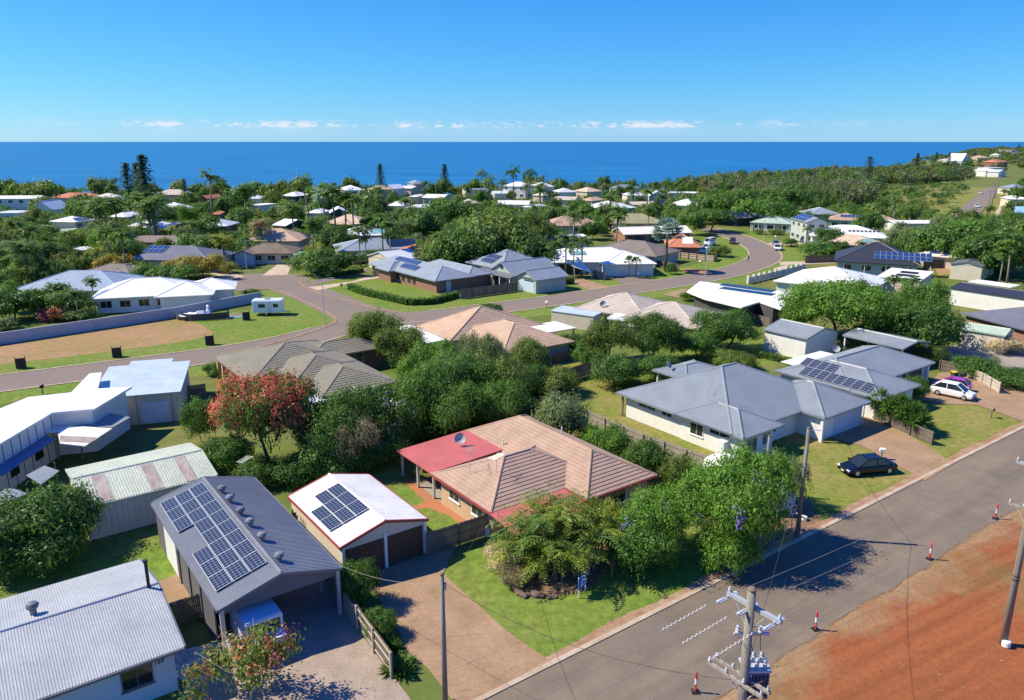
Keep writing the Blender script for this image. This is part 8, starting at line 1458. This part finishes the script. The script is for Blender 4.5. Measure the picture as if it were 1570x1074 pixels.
# person walking on the bend
def person(px, py, label):
    x, y = g(px, py); me = bpy.data.meshes.new('person'); V = [(0, 0, .92), (0, 0, 1.15), (0, 0, 1.38), (0, .01, 1.5), (0, .03, 1.62), (0, .03, 1.72), (.09, 0, .9), (.11, .1, .5), (.11, .02, .08), (.11, .14, .04), (-.09, 0, .9), (-.11, .06, .5), (-.11, -.16, .1), (-.11, -.04, .05), (.18, 0, 1.38), (.25, -.04, 1.12), (.25, .1, .9), (-.18, 0, 1.38), (-.25, .02, 1.12), (-.25, .16, .92)]
    E_ = [(0, 1), (1, 2), (2, 3), (3, 4), (4, 5), (0, 6), (6, 7), (7, 8), (8, 9), (0, 10), (10, 11), (11, 12), (12, 13), (2, 14), (14, 15), (15, 16), (2, 17), (17, 18), (18, 19)]; me.from_pydata(V, E_, []); o = put('person', me, None, (x, y, .03), .8); md = o.modifiers.new('skin', 'SKIN'); rad = [.15, .14, .16, .06, .1, .09, .1, .075, .05, .05, .1, .075, .05, .05, .07, .05, .04, .07, .05, .04]
    for i, v in enumerate(me.skin_vertices[0].data): v.radius = (rad[i], rad[i]); v.use_root = i == 0
    o.modifiers.new('sub', 'SUBSURF').levels = 1; me.materials.append(MATS['wall_dark']); tag(o, label, 'person'); return o
person(1147, 402, 'person in dark clothes walking at the inner kerb of the bend')
# yard clutter
def chair(px, py, rz, label):
    x, y = g(px, py); o = thing('garden_chair', label, 'chair', (x, y, .01), rz); MB().box(-.25, -.25, .40, .25, .25, .45).build('seat', 'white_paint', o); MB().box(-.25, .22, .453, .25, .27, .9).build('backrest', 'white_paint', o)
    for a in (-1, 1):
        MB().box(a * .25 - .03, -.25, .62, a * .25 + .03, .25, .66).build('armrest', 'white_paint', o)
        for b in (-1, 1): MB().box(a * .22 - .025, b * .22 - .025, 0, a * .22 + .025, b * .22 + .025, .40).build('leg', 'white_paint', o)
chair(1195, 541, .4, 'white plastic chair by the wall of the grey blue roofed shed'); chair(1207, 545, .9, 'second white plastic chair nearer the shed corner')
for i in range(4):
    u_, v_ = 17.25 - .1, 49.2 + i * .28; x, y = uv(u_, v_); o = MB().obox((-.05, -.05, 0), (.1, 0, 0), (0, .1, 0), (.06 + CU * .1, SU * .1, 2.2 + .12 * (i % 2))).build('timber_post', 'timber', None, (x - .2, y - .12, .01)); tag(o, NTH[i] + ' timber post from the front among those leaning on the white garage', 'post', 'posts leaning on the garage')
# weeds and dry tufts on the dirt and along the road edge
sp = []
for i in range(520):
    if i < 330: u_ = rng.uniform(20, 80); v_ = 20.7 - abs(rng.gauss(0, .35)) if rng.random() < .7 else rng.uniform(14, 20)
    else: u_ = rng.uniform(28, 52); v_ = rng.uniform(2, 15)
    if i >= 330 and math.sin(u_ * .5) + math.sin(v_ * .8 + u_ * .2) < .25: continue
    x, y = uv(u_, v_); r_ = rng.uniform(.08, .26); sp.append((x, y, 0, r_, r_ * rng.uniform(.4, .9), rng.choice([0, 0, 1, 2])))
u_ = merge('roadside_weeds', sp, 'bushm', ['leaf_straw', 'leaf_olive', 'leaf_khaki'], limit=46); u_['label'] = 'dry weeds and tufts scattered over the red dirt'
sp = []
for i in range(420):
    u_ = rng.uniform(18, 90); v_ = 28.9 + abs(rng.gauss(0, .12)); x, y = uv(u_, v_); r_ = rng.uniform(.08, .2); sp.append((x, y, .04, r_, r_ * .8, rng.choice([0, 1, 1])))
u_ = merge('verge_grass', sp, 'bushm', ['leaf_olive', 'leaf_hedge'], limit=40); u_['label'] = 'ragged grass edge along the kerb'
